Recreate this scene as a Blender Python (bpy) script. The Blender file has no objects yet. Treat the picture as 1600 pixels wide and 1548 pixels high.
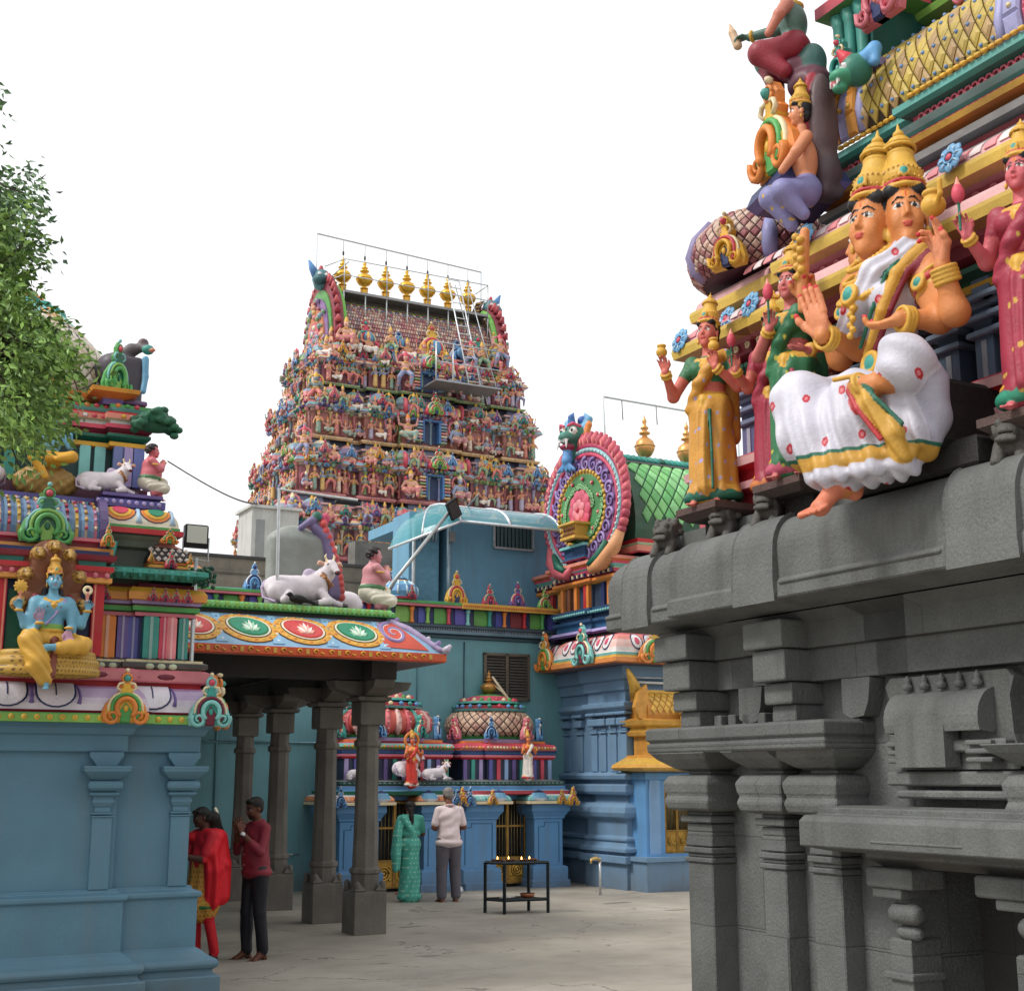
import bpy, math, random
import numpy as np
from math import sin, cos, pi, radians, sqrt, atan2

# ---------------------------------------------------------------- camera, sky, sun, exposure
SC = bpy.context.scene
COL = SC.collection
cd = bpy.data.cameras.new('camera')
cam = bpy.data.objects.new('camera', cd)
COL.objects.link(cam)
cam.location = (0, 0, 1.9)
cam.rotation_euler = (radians(90 + 11.8), 0, 0)
cd.sensor_fit = 'HORIZONTAL'
cd.sensor_width = 36.0
cd.lens = 2110 / 1600 * 36.0
cd.clip_start = 0.1
cd.clip_end = 3000
SC.camera = cam

w = bpy.data.worlds.new('World')
SC.world = w
w.use_nodes = True
nt = w.node_tree
nt.nodes.clear()
sky = nt.nodes.new('ShaderNodeTexSky')
sky.sky_type = 'NISHITA'
sky.sun_disc = False
sky.sun_elevation = radians(48)
sky.sun_rotation = radians(-110)
sky.dust_density = 4
hs = nt.nodes.new('ShaderNodeHueSaturation')
hs.inputs['Saturation'].default_value = 0.12
hs.inputs['Value'].default_value = 0.10
mx = nt.nodes.new('ShaderNodeMix')
mx.data_type = 'RGBA'
mx.inputs['Factor'].default_value = 0.84
mx.inputs['B'].default_value = (0.97, 0.985, 1.0, 1)      # the white overcast layer
bg = nt.nodes.new('ShaderNodeBackground')
bg.inputs['Strength'].default_value = 1.0
ow = nt.nodes.new('ShaderNodeOutputWorld')
nt.links.new(sky.outputs[0], hs.inputs['Color'])
nt.links.new(hs.outputs[0], mx.inputs['A'])
nt.links.new(mx.outputs['Result'], bg.inputs[0])
nt.links.new(bg.outputs[0], ow.inputs[0])
sd = bpy.data.lights.new('sun', 'SUN')
sd.energy = 1.9
sd.angle = radians(14)
sd.color = (1.0, 0.965, 0.91)
sun = bpy.data.objects.new('sun', sd)
COL.objects.link(sun)
sun.rotation_euler = (radians(42), 0, radians(-70))
SC.view_settings.view_transform = 'Standard'
SC.view_settings.look = 'None'
SC.view_settings.gamma = 1
SC.view_settings.exposure = 0.40
SC.cycles.max_bounces = 5
SC.cycles.diffuse_bounces = 3
SC.cycles.use_adaptive_sampling = True

# ---------------------------------------------------------------- helpers: colours and materials
RNG = random.Random(7)
def lin(h):
    if not isinstance(h, str): return tuple(h)
    h = h.lstrip('#')
    o = []
    for i in (0, 2, 4):
        x = int(h[i:i + 2], 16) / 255
        o.append(x / 12.92 if x <= .04045 else ((x + .055) / 1.055) ** 2.4)
    return tuple(o)
K = dict(pink='c9707c', rose='c8485c', salmon='d98a78', red='b8252e', dred='7d2030', maroon='6b2436', orange='d9823a', yellow='d8a83c',
         cream='e0cfa8', gold='d0a54a', green='4f9a52', dgreen='1f6450', lime='7fb054', teal='3d9488', aqua='7fc0bb', sky='6aa2c4', blue='3c66a0',
         navy='26305c', purple='6c5a94', lilac='a596c4', white='e2e0e0', grey='8c8c8c', dgrey='4a4848', black='16161a', brown='7a4a2e',
         bluewall='567c90', teawall='63949c', corner='6a88a4', porch='5a8cba', skin='d98c6c', pskin='5c3a2a', bskin='6ea6bd')
K = {k: lin(v) for k, v in K.items()}
def kc(c):
    if callable(c): return c
    if isinstance(c, str): return K[c] if c in K else lin(c)
    return tuple(c)
def shade(c, f):
    c = kc(c); return tuple(min(1, x * f) for x in c)
def mixc(a, b, t):
    a = kc(a); b = kc(b); return tuple(x + (y - x) * t for x, y in zip(a, b))

MATS = {}
def mat(name, rough=.5, metal=0.0, var=.16, nscale=5.0, bump=.15, bscale=40.0, stain=0.0, stain_col='5a544c', grain=0.0, alpha=1.0, trans=0.0, spec=.4, streak=False, bdist=.01):
    if name in MATS: return MATS[name]
    m = bpy.data.materials.new(name); m.use_nodes = True
    t = m.node_tree; N = t.nodes; L = t.links
    b = N['Principled BSDF']
    b.inputs['Roughness'].default_value = rough
    b.inputs['Metallic'].default_value = metal
    b.inputs['Specular IOR Level'].default_value = spec
    at = N.new('ShaderNodeAttribute'); at.attribute_name = 'Col'
    tc = N.new('ShaderNodeTexCoord')
    n1 = N.new('ShaderNodeTexNoise'); n1.inputs['Scale'].default_value = nscale; n1.inputs['Detail'].default_value = 6
    L.new(tc.outputs['Object'], n1.inputs['Vector'])
    r1 = N.new('ShaderNodeMapRange')
    r1.inputs['From Min'].default_value = .3; r1.inputs['From Max'].default_value = .7
    r1.inputs['To Min'].default_value = 1 - var; r1.inputs['To Max'].default_value = 1 + var * .6
    L.new(n1.outputs[0], r1.inputs[0])
    vm = N.new('ShaderNodeVectorMath'); vm.operation = 'SCALE'
    L.new(at.outputs['Color'], vm.inputs[0]); L.new(r1.outputs[0], vm.inputs['Scale'])
    col = vm.outputs[0]
    if grain:
        n3 = N.new('ShaderNodeTexNoise'); n3.inputs['Scale'].default_value = 160; n3.inputs['Detail'].default_value = 3
        L.new(tc.outputs['Object'], n3.inputs['Vector'])
        r3 = N.new('ShaderNodeMapRange'); r3.inputs['From Min'].default_value = .3; r3.inputs['From Max'].default_value = .7
        r3.inputs['To Min'].default_value = 1 - grain; r3.inputs['To Max'].default_value = 1 + grain
        L.new(n3.outputs[0], r3.inputs[0])
        v3 = N.new('ShaderNodeVectorMath'); v3.operation = 'SCALE'
        L.new(col, v3.inputs[0]); L.new(r3.outputs[0], v3.inputs['Scale']); col = v3.outputs[0]
    if name == 'granite':        # faint joints between the blocks
        sx = N.new('ShaderNodeSeparateXYZ'); L.new(tc.outputs['Object'], sx.inputs[0]); ad = N.new('ShaderNodeMath'); L.new(sx.outputs[0], ad.inputs[0]); L.new(sx.outputs[1], ad.inputs[1])
        cx = N.new('ShaderNodeCombineXYZ'); L.new(ad.outputs[0], cx.inputs[0]); L.new(sx.outputs[2], cx.inputs[1])
        bk = N.new('ShaderNodeTexBrick'); bk.inputs['Scale'].default_value = 1; bk.inputs['Brick Width'].default_value = 1.15; bk.inputs['Row Height'].default_value = .52; bk.inputs['Mortar Size'].default_value = .004; bk.inputs['Mortar Smooth'].default_value = .4
        bk.inputs['Color1'].default_value = (1, 1, 1, 1); bk.inputs['Color2'].default_value = (.84, .84, .85, 1); bk.inputs['Mortar'].default_value = (.50, .49, .48, 1); L.new(cx.outputs[0], bk.inputs['Vector'])
        v4 = N.new('ShaderNodeVectorMath'); v4.operation = 'MULTIPLY'; L.new(col, v4.inputs[0]); L.new(bk.outputs[0], v4.inputs[1]); col = v4.outputs[0]
    if stain:
        n2 = N.new('ShaderNodeTexNoise'); n2.inputs['Scale'].default_value = 1.3; n2.inputs['Detail'].default_value = 8
        n2.inputs['Roughness'].default_value = .65
        if streak:
            mp = N.new('ShaderNodeMapping'); mp.inputs['Scale'].default_value = (3.5, 3.5, .5)
            L.new(tc.outputs['Object'], mp.inputs[0]); L.new(mp.outputs[0], n2.inputs['Vector'])
        else: L.new(tc.outputs['Object'], n2.inputs['Vector'])
        r2 = N.new('ShaderNodeMapRange'); r2.inputs['From Min'].default_value = .48; r2.inputs['From Max'].default_value = .72
        r2.inputs['To Min'].default_value = 0; r2.inputs['To Max'].default_value = stain
        L.new(n2.outputs[0], r2.inputs[0])
        mm = N.new('ShaderNodeMix'); mm.data_type = 'RGBA'
        L.new(r2.outputs[0], mm.inputs['Factor']); L.new(col, mm.inputs['A'])
        mm.inputs['B'].default_value = (*lin(stain_col), 1); col = mm.outputs['Result']
    if name == 'painted_wall':      # dirt splashed up from the floor
        sz = N.new('ShaderNodeSeparateXYZ'); L.new(tc.outputs['Object'], sz.inputs[0]); rz = N.new('ShaderNodeMapRange'); rz.inputs['From Min'].default_value = .5; rz.inputs['From Max'].default_value = .0; L.new(sz.outputs[2], rz.inputs[0])
        n5 = N.new('ShaderNodeTexNoise'); n5.inputs['Scale'].default_value = 3; n5.inputs['Detail'].default_value = 8; L.new(tc.outputs['Object'], n5.inputs['Vector'])
        mu = N.new('ShaderNodeMath'); mu.operation = 'MULTIPLY'; L.new(rz.outputs[0], mu.inputs[0]); L.new(n5.outputs[0], mu.inputs[1])
        m5 = N.new('ShaderNodeMix'); m5.data_type = 'RGBA'; L.new(mu.outputs[0], m5.inputs['Factor']); L.new(col, m5.inputs['A']); m5.inputs['B'].default_value = (.09, .085, .075, 1); col = m5.outputs['Result']
    L.new(col, b.inputs['Base Color'])
    if bump:
        nb = N.new('ShaderNodeTexNoise'); nb.inputs['Scale'].default_value = bscale; nb.inputs['Detail'].default_value = 5
        L.new(tc.outputs['Object'], nb.inputs['Vector'])
        bp = N.new('ShaderNodeBump'); bp.inputs['Strength'].default_value = bump; bp.inputs['Distance'].default_value = bdist
        L.new(nb.outputs[0], bp.inputs['Height']); L.new(bp.outputs[0], b.inputs['Normal'])
    if alpha < 1: b.inputs['Alpha'].default_value = alpha
    if trans: b.inputs['Transmission Weight'].default_value = trans
    MATS[name] = m
    return m
def PAINT(): return mat('painted_plaster', .5, var=.2, nscale=4, bump=.25, bscale=35, stain=.28, stain_col='6a5f58', grain=.1)
def FIGP(): return mat('painted_figure', .5, var=.14, nscale=7, bump=.3, bscale=60, stain=.16, stain_col='7a6a60', grain=.05)
def WALLP(): return mat('painted_wall', .6, var=.09, nscale=2.5, bump=.3, bscale=24, stain=.42, stain_col='66757a', grain=.09, streak=True)
def STONE(): return mat('granite', .72, var=.22, nscale=3.0, bump=.55, bscale=55, stain=.55, stain_col='3a3936', grain=.30, bdist=.012)
def STONEP(): return mat('granite_plain', .74, var=.26, nscale=2.2, bump=.55, bscale=50, stain=.55, stain_col='3c3a37', grain=.28, bdist=.012, streak=True)
def GOLD(): return mat('gilt_paint', .33, metal=.55, var=.18, nscale=8, bump=.2, bscale=40, stain=.1)
def METAL(): return mat('galvanised_metal', .42, metal=.6, var=.15, nscale=12, bump=.05, stain=.15)
def CLOTH(): return mat('cloth', .85, var=.14, nscale=16, bump=.5, bscale=120, grain=.12, spec=.15, bdist=.004)
def SKIN(): return mat('skin_and_cloth', .6, var=.10, nscale=14, bump=.2, bscale=90, grain=.08, spec=.3, bdist=.004)
def LEAF(): return mat('leaves', .5, var=.3, nscale=6, bump=0, spec=.35)

# ---------------------------------------------------------------- mesh builder
I4 = np.eye(4)
def T(x, y, z): m = np.eye(4); m[:3, 3] = (x, y, z); return m
def R(ax, deg):
    a = radians(deg); c, s = cos(a), sin(a); m = np.eye(4)
    i, j = {'x': (1, 2), 'y': (2, 0), 'z': (0, 1)}[ax]
    m[i, i] = c; m[j, j] = c; m[i, j] = -s; m[j, i] = s; return m
def S(x, y=None, z=None):
    y = x if y is None else y; z = x if z is None else z
    m = np.eye(4); m[0, 0] = x; m[1, 1] = y; m[2, 2] = z; return m
class MB:
    def __init__(s): s.V = []; s.L = []; s.N = []; s.C = []; s.S = []; s.n = 0; s.M = None
    def add(s, V, F, col, smooth=False, M=None):
        V = np.asarray(V, float)
        if M is not None: V = V @ M[:3, :3].T + M[:3, 3]
        if s.M is not None: V = V @ s.M[:3, :3].T + s.M[:3, 3]
        tot = np.array([len(f) for f in F], int)
        lp = np.array([i for f in F for i in f], int) + s.n
        if isinstance(col, list): cc = np.array([kc(c) for c in col])
        elif isinstance(col, np.ndarray): cc = col
        else: cc = np.tile(np.array(kc(col)), (len(F), 1))
        s.V.append(V); s.L.append(lp); s.N.append(tot); s.C.append(cc); s.S.append(np.full(len(F), smooth)); s.n += len(V)
        return s
    def pack(s):
        if len(s.V) != 1:
            s.V = [np.concatenate(s.V)]; s.L = [np.concatenate(s.L)]; s.N = [np.concatenate(s.N)]; s.C = [np.concatenate(s.C)]; s.S = [np.concatenate(s.S)]
        return s
    def merge(s, o, M=None, tint=None):
        if o.n == 0: return s
        o.pack(); V = o.V[0]
        if M is not None: V = V @ M[:3, :3].T + M[:3, 3]
        if s.M is not None: V = V @ s.M[:3, :3].T + s.M[:3, 3]
        L = o.L[0]
        C = o.C[0]
        if tint is not None: C = np.clip(C * np.array(tint), 0, 1)
        s.V.append(V); s.L.append(L + s.n); s.N.append(o.N[0]); s.C.append(C); s.S.append(o.S[0]); s.n += len(V)
        return s
    def box(s, x0, y0, z0, x1, y1, z1, col, M=None):
        V = [(x0, y0, z0), (x1, y0, z0), (x1, y1, z0), (x0, y1, z0), (x0, y0, z1), (x1, y0, z1), (x1, y1, z1), (x0, y1, z1)]
        return s.add(V, [(3, 2, 1, 0), (4, 5, 6, 7), (0, 1, 5, 4), (1, 2, 6, 5), (2, 3, 7, 6), (3, 0, 4, 7)], col, M=M)
    def cbox(s, c, h, col, M=None): return s.box(c[0] - h[0], c[1] - h[1], c[2] - h[2], c[0] + h[0], c[1] + h[1], c[2] + h[2], col, M)
    def rbox(s, x0, y0, z0, x1, y1, z1, b, col, M=None):      # box with chamfered vertical and horizontal edges
        return s.sweep([(x0 + b, y0 + b), (x1 - b, y0 + b), (x1 - b, y1 - b), (x0 + b, y1 - b)], [(0, z0, col), (b, z0 + b, col), (b, z1 - b, col), (0, z1, col)], capb=True, M=M)
    def sweep(s, plan, prof, capt=True, capb=False, smooth=False, M=None, closed=True, capcol=None):
        P = np.array(plan, float); n = len(P); offs = []
        for i in range(n):
            a = P[(i - 1) % n]; b = P[i]; c = P[(i + 1) % n]
            d1 = b - a; d2 = c - b
            d1 = d1 / (np.linalg.norm(d1) + 1e-12); d2 = d2 / (np.linalg.norm(d2) + 1e-12)
            n1 = np.array([d1[1], -d1[0]]); n2 = np.array([d2[1], -d2[0]])
            if not closed and i == 0: n1 = n2
            if not closed and i == n - 1: n2 = n1
            k = n1 + n2; offs.append(k / max(.25, 1 + n1 @ n2))
        offs = np.array(offs); V = []; F = []; C = []
        for o, z, c in prof:
            Q = P + offs * o; V += [(q[0], q[1], z) for q in Q]
        for r in range(len(prof) - 1):
            for i in range(n if closed else n - 1):
                j = (i + 1) % n; F.append((r * n + i, r * n + j, (r + 1) * n + j, (r + 1) * n + i)); C.append(prof[r + 1][2])
        if capt and closed: b = (len(prof) - 1) * n; F.append(tuple(b + i for i in range(n))); C.append(capcol or prof[-1][2])
        if capb and closed: F.append(tuple(reversed(range(n)))); C.append(prof[0][2])
        return s.add(V, F, C, smooth, M)
    def lathe(s, prof, n=16, M=None, smooth=True, cols=None, squash=1.0):     # prof: (r, z, col); cols: colours round the rim
        V = []; F = []; C = []
        for r, z, c in prof: V += [(r * cos(2 * pi * i / n), r * sin(2 * pi * i / n) * squash, z) for i in range(n)]
        for k in range(len(prof) - 1):
            for i in range(n):
                j = (i + 1) % n; F.append((k * n + i, k * n + j, (k + 1) * n + j, (k + 1) * n + i))
                c = prof[k + 1][2]; C.append(cols[i % len(cols)] if (cols and c is None) else c)
        F.append(tuple((len(prof) - 1) * n + i for i in range(n))); C.append(prof[-1][2] or 'red')
        F.append(tuple(reversed(range(n)))); C.append(prof[0][2] or 'red')
        return s.add(V, F, C, smooth, M)
    def ball(s, c, r, col, n=10, M=None, smooth=True):
        r = (r, r, r) if not hasattr(r, '__len__') else r
        V = []; F = []; m = max(3, n // 2)
        for k in range(m + 1):
            a = pi * k / m
            V += [(c[0] + r[0] * sin(a) * cos(2 * pi * i / n), c[1] + r[1] * sin(a) * sin(2 * pi * i / n), c[2] - r[2] * cos(a)) for i in range(n)]
        for k in range(m):
            for i in range(n): j = (i + 1) % n; F.append((k * n + i, k * n + j, (k + 1) * n + j, (k + 1) * n + i))
        return s.add(V, F, col, smooth, M)
    def tube(s, pts, r, col, n=6, M=None, smooth=True, flat=1.0, cap=True):
        P = np.array(pts, float); m = len(P); rr = [r] * m if not hasattr(r, '__len__') else list(r)
        V = []; F = []; up = np.array((0, 0, 1.)); prev = None
        for i in range(m):
            t = P[min(i + 1, m - 1)] - P[max(i - 1, 0)]; t = t / (np.linalg.norm(t) + 1e-12)
            if prev is None:
                a = np.cross(t, up)
                if np.linalg.norm(a) < 1e-3: a = np.cross(t, (0, 1., 0))
            else: a = prev - t * (prev @ t)
            a = a / (np.linalg.norm(a) + 1e-12); prev = a; b = np.cross(t, a)
            for k in range(n):
                th = 2 * pi * k / n; V.append(P[i] + rr[i] * (a * cos(th) + b * flat * sin(th)))
        for i in range(m - 1):
            for k in range(n): l = (k + 1) % n; F.append((i * n + k, i * n + l, (i + 1) * n + l, (i + 1) * n + k))
        if cap: F.append(tuple(reversed(range(n)))); F.append(tuple((m - 1) * n + k for k in range(n)))
        return s.add(V, F, col, smooth, M)
    def ext(s, out, h, col, M=None, side=None, bev=0.0, scale2=1.0):      # outline in local XZ, thickness h towards -Y
        O = np.array(out, float); n = len(O); c = O.mean(0)
        if np.sum(O[:, 0] * np.roll(O[:, 1], -1) - np.roll(O[:, 0], -1) * O[:, 1]) < 0: O = O[::-1]
        V = []
        rings = [(1, 0), (1, -h * (1 - bev)), (1 - .6 * bev if bev else scale2, -h)]
        for k, y in rings: V += [((p[0] - c[0]) * k + c[0], y, (p[1] - c[1]) * k + c[1]) for p in O]
        F = []; C = []
        for r in range(2):
            for i in range(n): j = (i + 1) % n; F.append((r * n + i, r * n + j, (r + 1) * n + j, (r + 1) * n + i)); C.append(side or col)
        F.append(tuple(2 * n + i for i in range(n))); C.append(col)
        return s.add(V, F, C, False, M)
    def relief(s, f, out, h, col, rings=((1, 0), (1, .75), (.8, 1)), M=None, smooth=False):    # outline in (s,t), laid on surface map f(s,t)->(p,n)
        O = np.array(out, float); c = (O.min(0) + O.max(0)) / 2
        if (O.max(0) - O.min(0))[1] > .2:
            Q = []
            for i in range(len(O)):
                a = O[i]; b = O[(i + 1) % len(O)]; q = max(1, int(math.ceil(max(abs(b[1] - a[1]) / .12, abs(b[0] - a[0]) / .5)))); Q += [a + (b - a) * j / q for j in range(q)]
            O = np.array(Q); rings = tuple(rings) + ((rings[-1][0] * .72, rings[-1][1]), (rings[-1][0] * .36, rings[-1][1]))
        n = len(O); V = []; F = []
        for k, hh in rings:
            for p in O:
                q = c + (p - c) * k; P, nn = f(q[0], q[1]); V.append(np.array(P) + np.array(nn) * h * hh)
        P, nn = f(c[0], c[1]); V.append(np.array(P) + np.array(nn) * h * rings[-1][1]); m = len(rings)
        for r in range(m - 1):
            for i in range(n): j = (i + 1) % n; F.append((r * n + i, r * n + j, (r + 1) * n + j, (r + 1) * n + i))
        for i in range(n): F.append(((m - 1) * n + i, (m - 1) * n + (i + 1) % n, m * n))
        return s.add(V, F, col, smooth, M)
    def mesh(s, name, material, vcol=None):
        s.pack(); V = s.V[0]; me = bpy.data.meshes.new(name)
        me.vertices.add(len(V)); me.vertices.foreach_set('co', V.astype('f').ravel())
        L = s.L[0]; N = s.N[0]
        me.loops.add(len(L)); me.loops.foreach_set('vertex_index', L.astype('i'))
        me.polygons.add(len(N)); st = np.concatenate([[0], np.cumsum(N)[:-1]])
        me.polygons.foreach_set('loop_start', st.astype('i')); me.polygons.foreach_set('loop_total', N.astype('i'))
        me.polygons.foreach_set('use_smooth', s.S[0])
        me.update(calc_edges=True)
        ca = me.color_attributes.new('Col', 'FLOAT_COLOR', 'CORNER')
        cc = np.repeat(s.C[0], N, axis=0) if vcol is None else vcol[L]
        cc = np.concatenate([cc, np.ones((len(cc), 1))], 1)
        ca.data.foreach_set('color', cc.astype('f').ravel())
        me.materials.append(material)
        return me

def regular(n, r, ph=0, sq=1.0): return [(r * cos(ph + 2 * pi * i / n), r * sin(ph + 2 * pi * i / n) * sq) for i in range(n)]
def rect(x0, y0, x1, y1): return [(x0, y0), (x1, y0), (x1, y1), (x0, y1)]
def arc(cx, cz, r, a0, a1, n, rz=None): return [(cx + r * cos(radians(a0 + (a1 - a0) * i / n)), cz + (rz or r) * sin(radians(a0 + (a1 - a0) * i / n))) for i in range(n + 1)]
def kap(o0, z0, o1, z1, col, n=5, p=1.0):      # bulging eave profile from (o0,z0) out/down... quarter-ellipse
    return [(o1 + (o0 - o1) * cos(pi / 2 * (1 - i / n)) ** p if False else o0 + (o1 - o0) * (1 - cos(pi / 2 * i / n)), z0 + (z1 - z0) * sin(pi / 2 * i / n), col) for i in range(1, n + 1)]

# ---------------------------------------------------------------- objects
TH = radians(28)
def W(u, v, z=0.0): return (u * cos(TH) - v * sin(TH), u * sin(TH) + v * cos(TH), z)
def thing(name, label, cat, u, v, z=0.0, rot=0.0, group=None, kind=None):
    o = bpy.data.objects.new(name, None); COL.objects.link(o); o.location = W(u, v, z); o.rotation_euler = (0, 0, TH + radians(rot))
    o.empty_display_size = .2
    tag(o, label, cat, group, kind); o['_org'] = (u, v, z); return o
def tag(o, label, cat, group=None, kind=None):
    o['label'] = label; o['category'] = cat
    if group: o['group'] = group
    if kind: o['kind'] = kind
    return o
def part(name, mb, material, parent, absolute=True, label=None, kind=None, vcol=None, bevel=0):
    # absolute: mesh written in the temple's own grid coordinates, shifted to the parent's origin
    me = mb if isinstance(mb, bpy.types.Mesh) else mb.mesh(name, material, vcol)
    if absolute and parent is not None:
        p = parent
        while '_org' not in p: p = p.parent
        o0 = p['_org']; a = np.empty(len(me.vertices) * 3, 'f'); me.vertices.foreach_get('co', a); a = a.reshape(-1, 3) - np.array(o0, 'f')
        me.vertices.foreach_set('co', a.ravel()); me.update()
    o = bpy.data.objects.new(name, me); COL.objects.link(o)
    if parent is not None: o.parent = parent
    if label: o['label'] = label
    if kind: o['kind'] = kind
    if bevel:
        bm = o.modifiers.new('bevel', 'BEVEL'); bm.width = bevel; bm.segments = 1; bm.limit_method = 'ANGLE'; bm.angle_limit = radians(35)
    return o
def solo(name, mb, material, label, cat, u, v, z=0, rot=0, group=None, kind=None, vcol=None):
    me = mb if isinstance(mb, bpy.types.Mesh) else mb.mesh(name, material, vcol)
    o = bpy.data.objects.new(name, me); COL.objects.link(o); o.location = W(u, v, z); o.rotation_euler = (0, 0, TH + radians(rot))
    if label: tag(o, label, cat, group, kind)
    elif kind: o['kind'] = kind
    return o
def copytree(o, parent=None):
    c = o.copy(); COL.objects.link(c)
    if parent is not None: c.parent = parent
    for ch in list(o.children): copytree(ch, c)
    return c

# ---------------------------------------------------------------- sculpting: signed distance fields turned into one skin
class Sc:
    def __init__(s): s.P = []; s.X = None; s.ez = 1.0
    def _g(s): return 1.0 if s.X is None else float(np.linalg.norm(s.X[:3, 0]))
    def _p(s, v): v = np.array(v, float); return v if s.X is None else s.X[:3, :3] @ v + s.X[:3, 3]
    def _m(s, Rm): 
        Rm = np.eye(3) if Rm is None else np.array(Rm)[:3, :3]
        if s.X is None: return Rm
        Q = s.X[:3, :3].copy(); Q /= np.linalg.norm(Q, axis=0); return Q @ Rm
    def cap(s, a, b, ra, rb, col, k=.02, op='u', disp=None):
        g = s._g(); ra *= g; rb *= g; k *= g; a = s._p(a); b = s._p(b); r = max(ra, rb)
        s.P.append(('c', (a, b, ra, rb), np.minimum(a, b) - r, np.maximum(a, b) + r, kc(col), k, op, disp)); return s
    def chain(s, pts, rs, col, k=.02, op='u', disp=None):
        rs = rs if hasattr(rs, '__len__') else [rs] * len(pts)
        for i in range(len(pts) - 1): s.cap(pts[i], pts[i + 1], rs[i], rs[i + 1], col, k, op, disp)
        return s
    def ell(s, c, r, col, k=.02, Rm=None, op='u', disp=None):
        g = s._g(); k *= g; c = s._p(c); r = np.array(r if hasattr(r, '__len__') else (r, r, r), float) * g; r[2] *= (s.ez if Rm is None else 1); m = s._m(Rm); e = np.sqrt(((m * r) ** 2).sum(1)) + .001
        s.P.append(('e', (c, r, m), c - e, c + e, kc(col), k, op, disp)); return s
    def box(s, c, h, rd, col, k=.01, Rm=None, op='u', disp=None):
        g = s._g(); k *= g; rd *= g; c = s._p(c); h = np.array(h, float) * g; m = s._m(Rm); e = np.abs(m) @ h + rd
        s.P.append(('b', (c, h - rd, rd, m), c - e, c + e, kc(col), k, op, disp)); return s
    def tor(s, c, R0, r, col, k=.005, Rm=None, op='u', sq=1.0, disp=None):       # ring in local XY plane, x radius R0, y radius R0*sq
        g = s._g(); R0 *= g; r *= g; k *= g; c = s._p(c); m = s._m(Rm); e = np.abs(m) @ np.array((R0 + r, R0 * max(sq, 1) + r, r))
        s.P.append(('t', (c, R0, r, m, sq), c - e, c + e, kc(col), k, op, disp)); return s
    @staticmethod
    def dist(p, X, Y, Z):
        kd, a = p[0], p[1]
        if kd == 'c':
            A, B, ra, rb = a; ab = B - A; L2 = ab @ ab + 1e-12
            x = X - A[0]; y = Y - A[1]; z = Z - A[2]
            t = np.clip((x * ab[0] + y * ab[1] + z * ab[2]) / L2, 0, 1)
            d = np.sqrt((x - t * ab[0]) ** 2 + (y - t * ab[1]) ** 2 + (z - t * ab[2]) ** 2) - (ra + (rb - ra) * t)
        else:
            c = a[0]; m = a[2] if kd == 'e' else a[3]
            x0 = X - c[0]; y0 = Y - c[1]; z0 = Z - c[2]
            x = m[0, 0] * x0 + m[1, 0] * y0 + m[2, 0] * z0; y = m[0, 1] * x0 + m[1, 1] * y0 + m[2, 1] * z0; z = m[0, 2] * x0 + m[1, 2] * y0 + m[2, 2] * z0
            if kd == 'e':
                r = a[1]; k0 = np.sqrt((x / r[0]) ** 2 + (y / r[1]) ** 2 + (z / r[2]) ** 2); k1 = np.sqrt((x / r[0] ** 2) ** 2 + (y / r[1] ** 2) ** 2 + (z / r[2] ** 2) ** 2) + 1e-9
                d = k0 * (k0 - 1) / k1
            elif kd == 'b':
                h, rd = a[1], a[2]; qx = np.abs(x) - h[0]; qy = np.abs(y) - h[1]; qz = np.abs(z) - h[2]
                d = np.sqrt(np.maximum(qx, 0) ** 2 + np.maximum(qy, 0) ** 2 + np.maximum(qz, 0) ** 2) + np.minimum(np.maximum(qx, np.maximum(qy, qz)), 0) - rd
            else: d = np.sqrt((np.sqrt(x * x + (y / a[4]) ** 2) - a[1]) ** 2 + z * z) - a[2]
        if p[7] is not None: d = d + p[7](X, Y, Z)
        return d
    def build(s, res):
        lo = np.min([p[2] for p in s.P if p[6] == 'u'], 0) - 3 * res; hi = np.max([p[3] for p in s.P if p[6] == 'u'], 0) + 3 * res
        n = np.ceil((hi - lo) / res).astype(int) + 2
        F = np.full(n, 1e3, 'f'); ax = [(lo[i] + res * np.arange(n[i])).astype('f') for i in range(3)]
        for p in s.P:
            if p[6] == 'p': continue
            m = p[5] + 2.5 * res + (.03 if p[7] is not None else 0)
            i0 = np.maximum(((p[2] - m - lo) / res).astype(int), 0); i1 = np.minimum(((p[3] + m - lo) / res).astype(int) + 2, n)
            if (i1 <= i0).any(): continue
            sl = tuple(slice(i0[i], i1[i]) for i in range(3))
            d = Sc.dist(p, ax[0][sl[0]][:, None, None], ax[1][sl[1]][None, :, None], ax[2][sl[2]][None, None, :]); g = F[sl]; k = max(p[5], 1e-5)
            if p[6] == 'u': h = np.maximum(k - np.abs(g - d), 0) / k; F[sl] = np.minimum(g, d) - h * h * k * .25
            else: h = np.maximum(k - np.abs(g + d), 0) / k; F[sl] = np.maximum(g, -d) + h * h * k * .25
        V, Q = nets(F, lo, res)
        best = np.full(len(V), 1e3); C = np.zeros((len(V), 3))
        for p in s.P:
            if p[6] == 's': continue
            m = 2 * res + p[5] * .5 + (.03 if p[7] is not None else 0)
            idx = np.nonzero(((V > p[2] - m) & (V < p[3] + m)).all(1))[0]
            if len(idx) == 0: continue
            q = V[idx]; d = Sc.dist(p, q[:, 0], q[:, 1], q[:, 2])
            if p[6] == 'u': ok = d < best[idx]
            else: ok = d < 0
            w_ = idx[ok]
            if p[6] == 'u': best[w_] = d[ok]
            cc = p[4](V[w_]) if callable(p[4]) else p[4]
            C[w_] = cc
        mb = MB(); mb.V = [V]; mb.L = [Q.ravel()]; mb.N = [np.full(len(Q), 4)]; mb.C = [C[Q].mean(1)]; mb.S = [np.full(len(Q), True)]; mb.n = len(V)
        mb.vc = C
        return mb
    def mesh(s, name, res, material): b = s.build(res); return b.mesh(name, material, b.vc)

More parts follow.
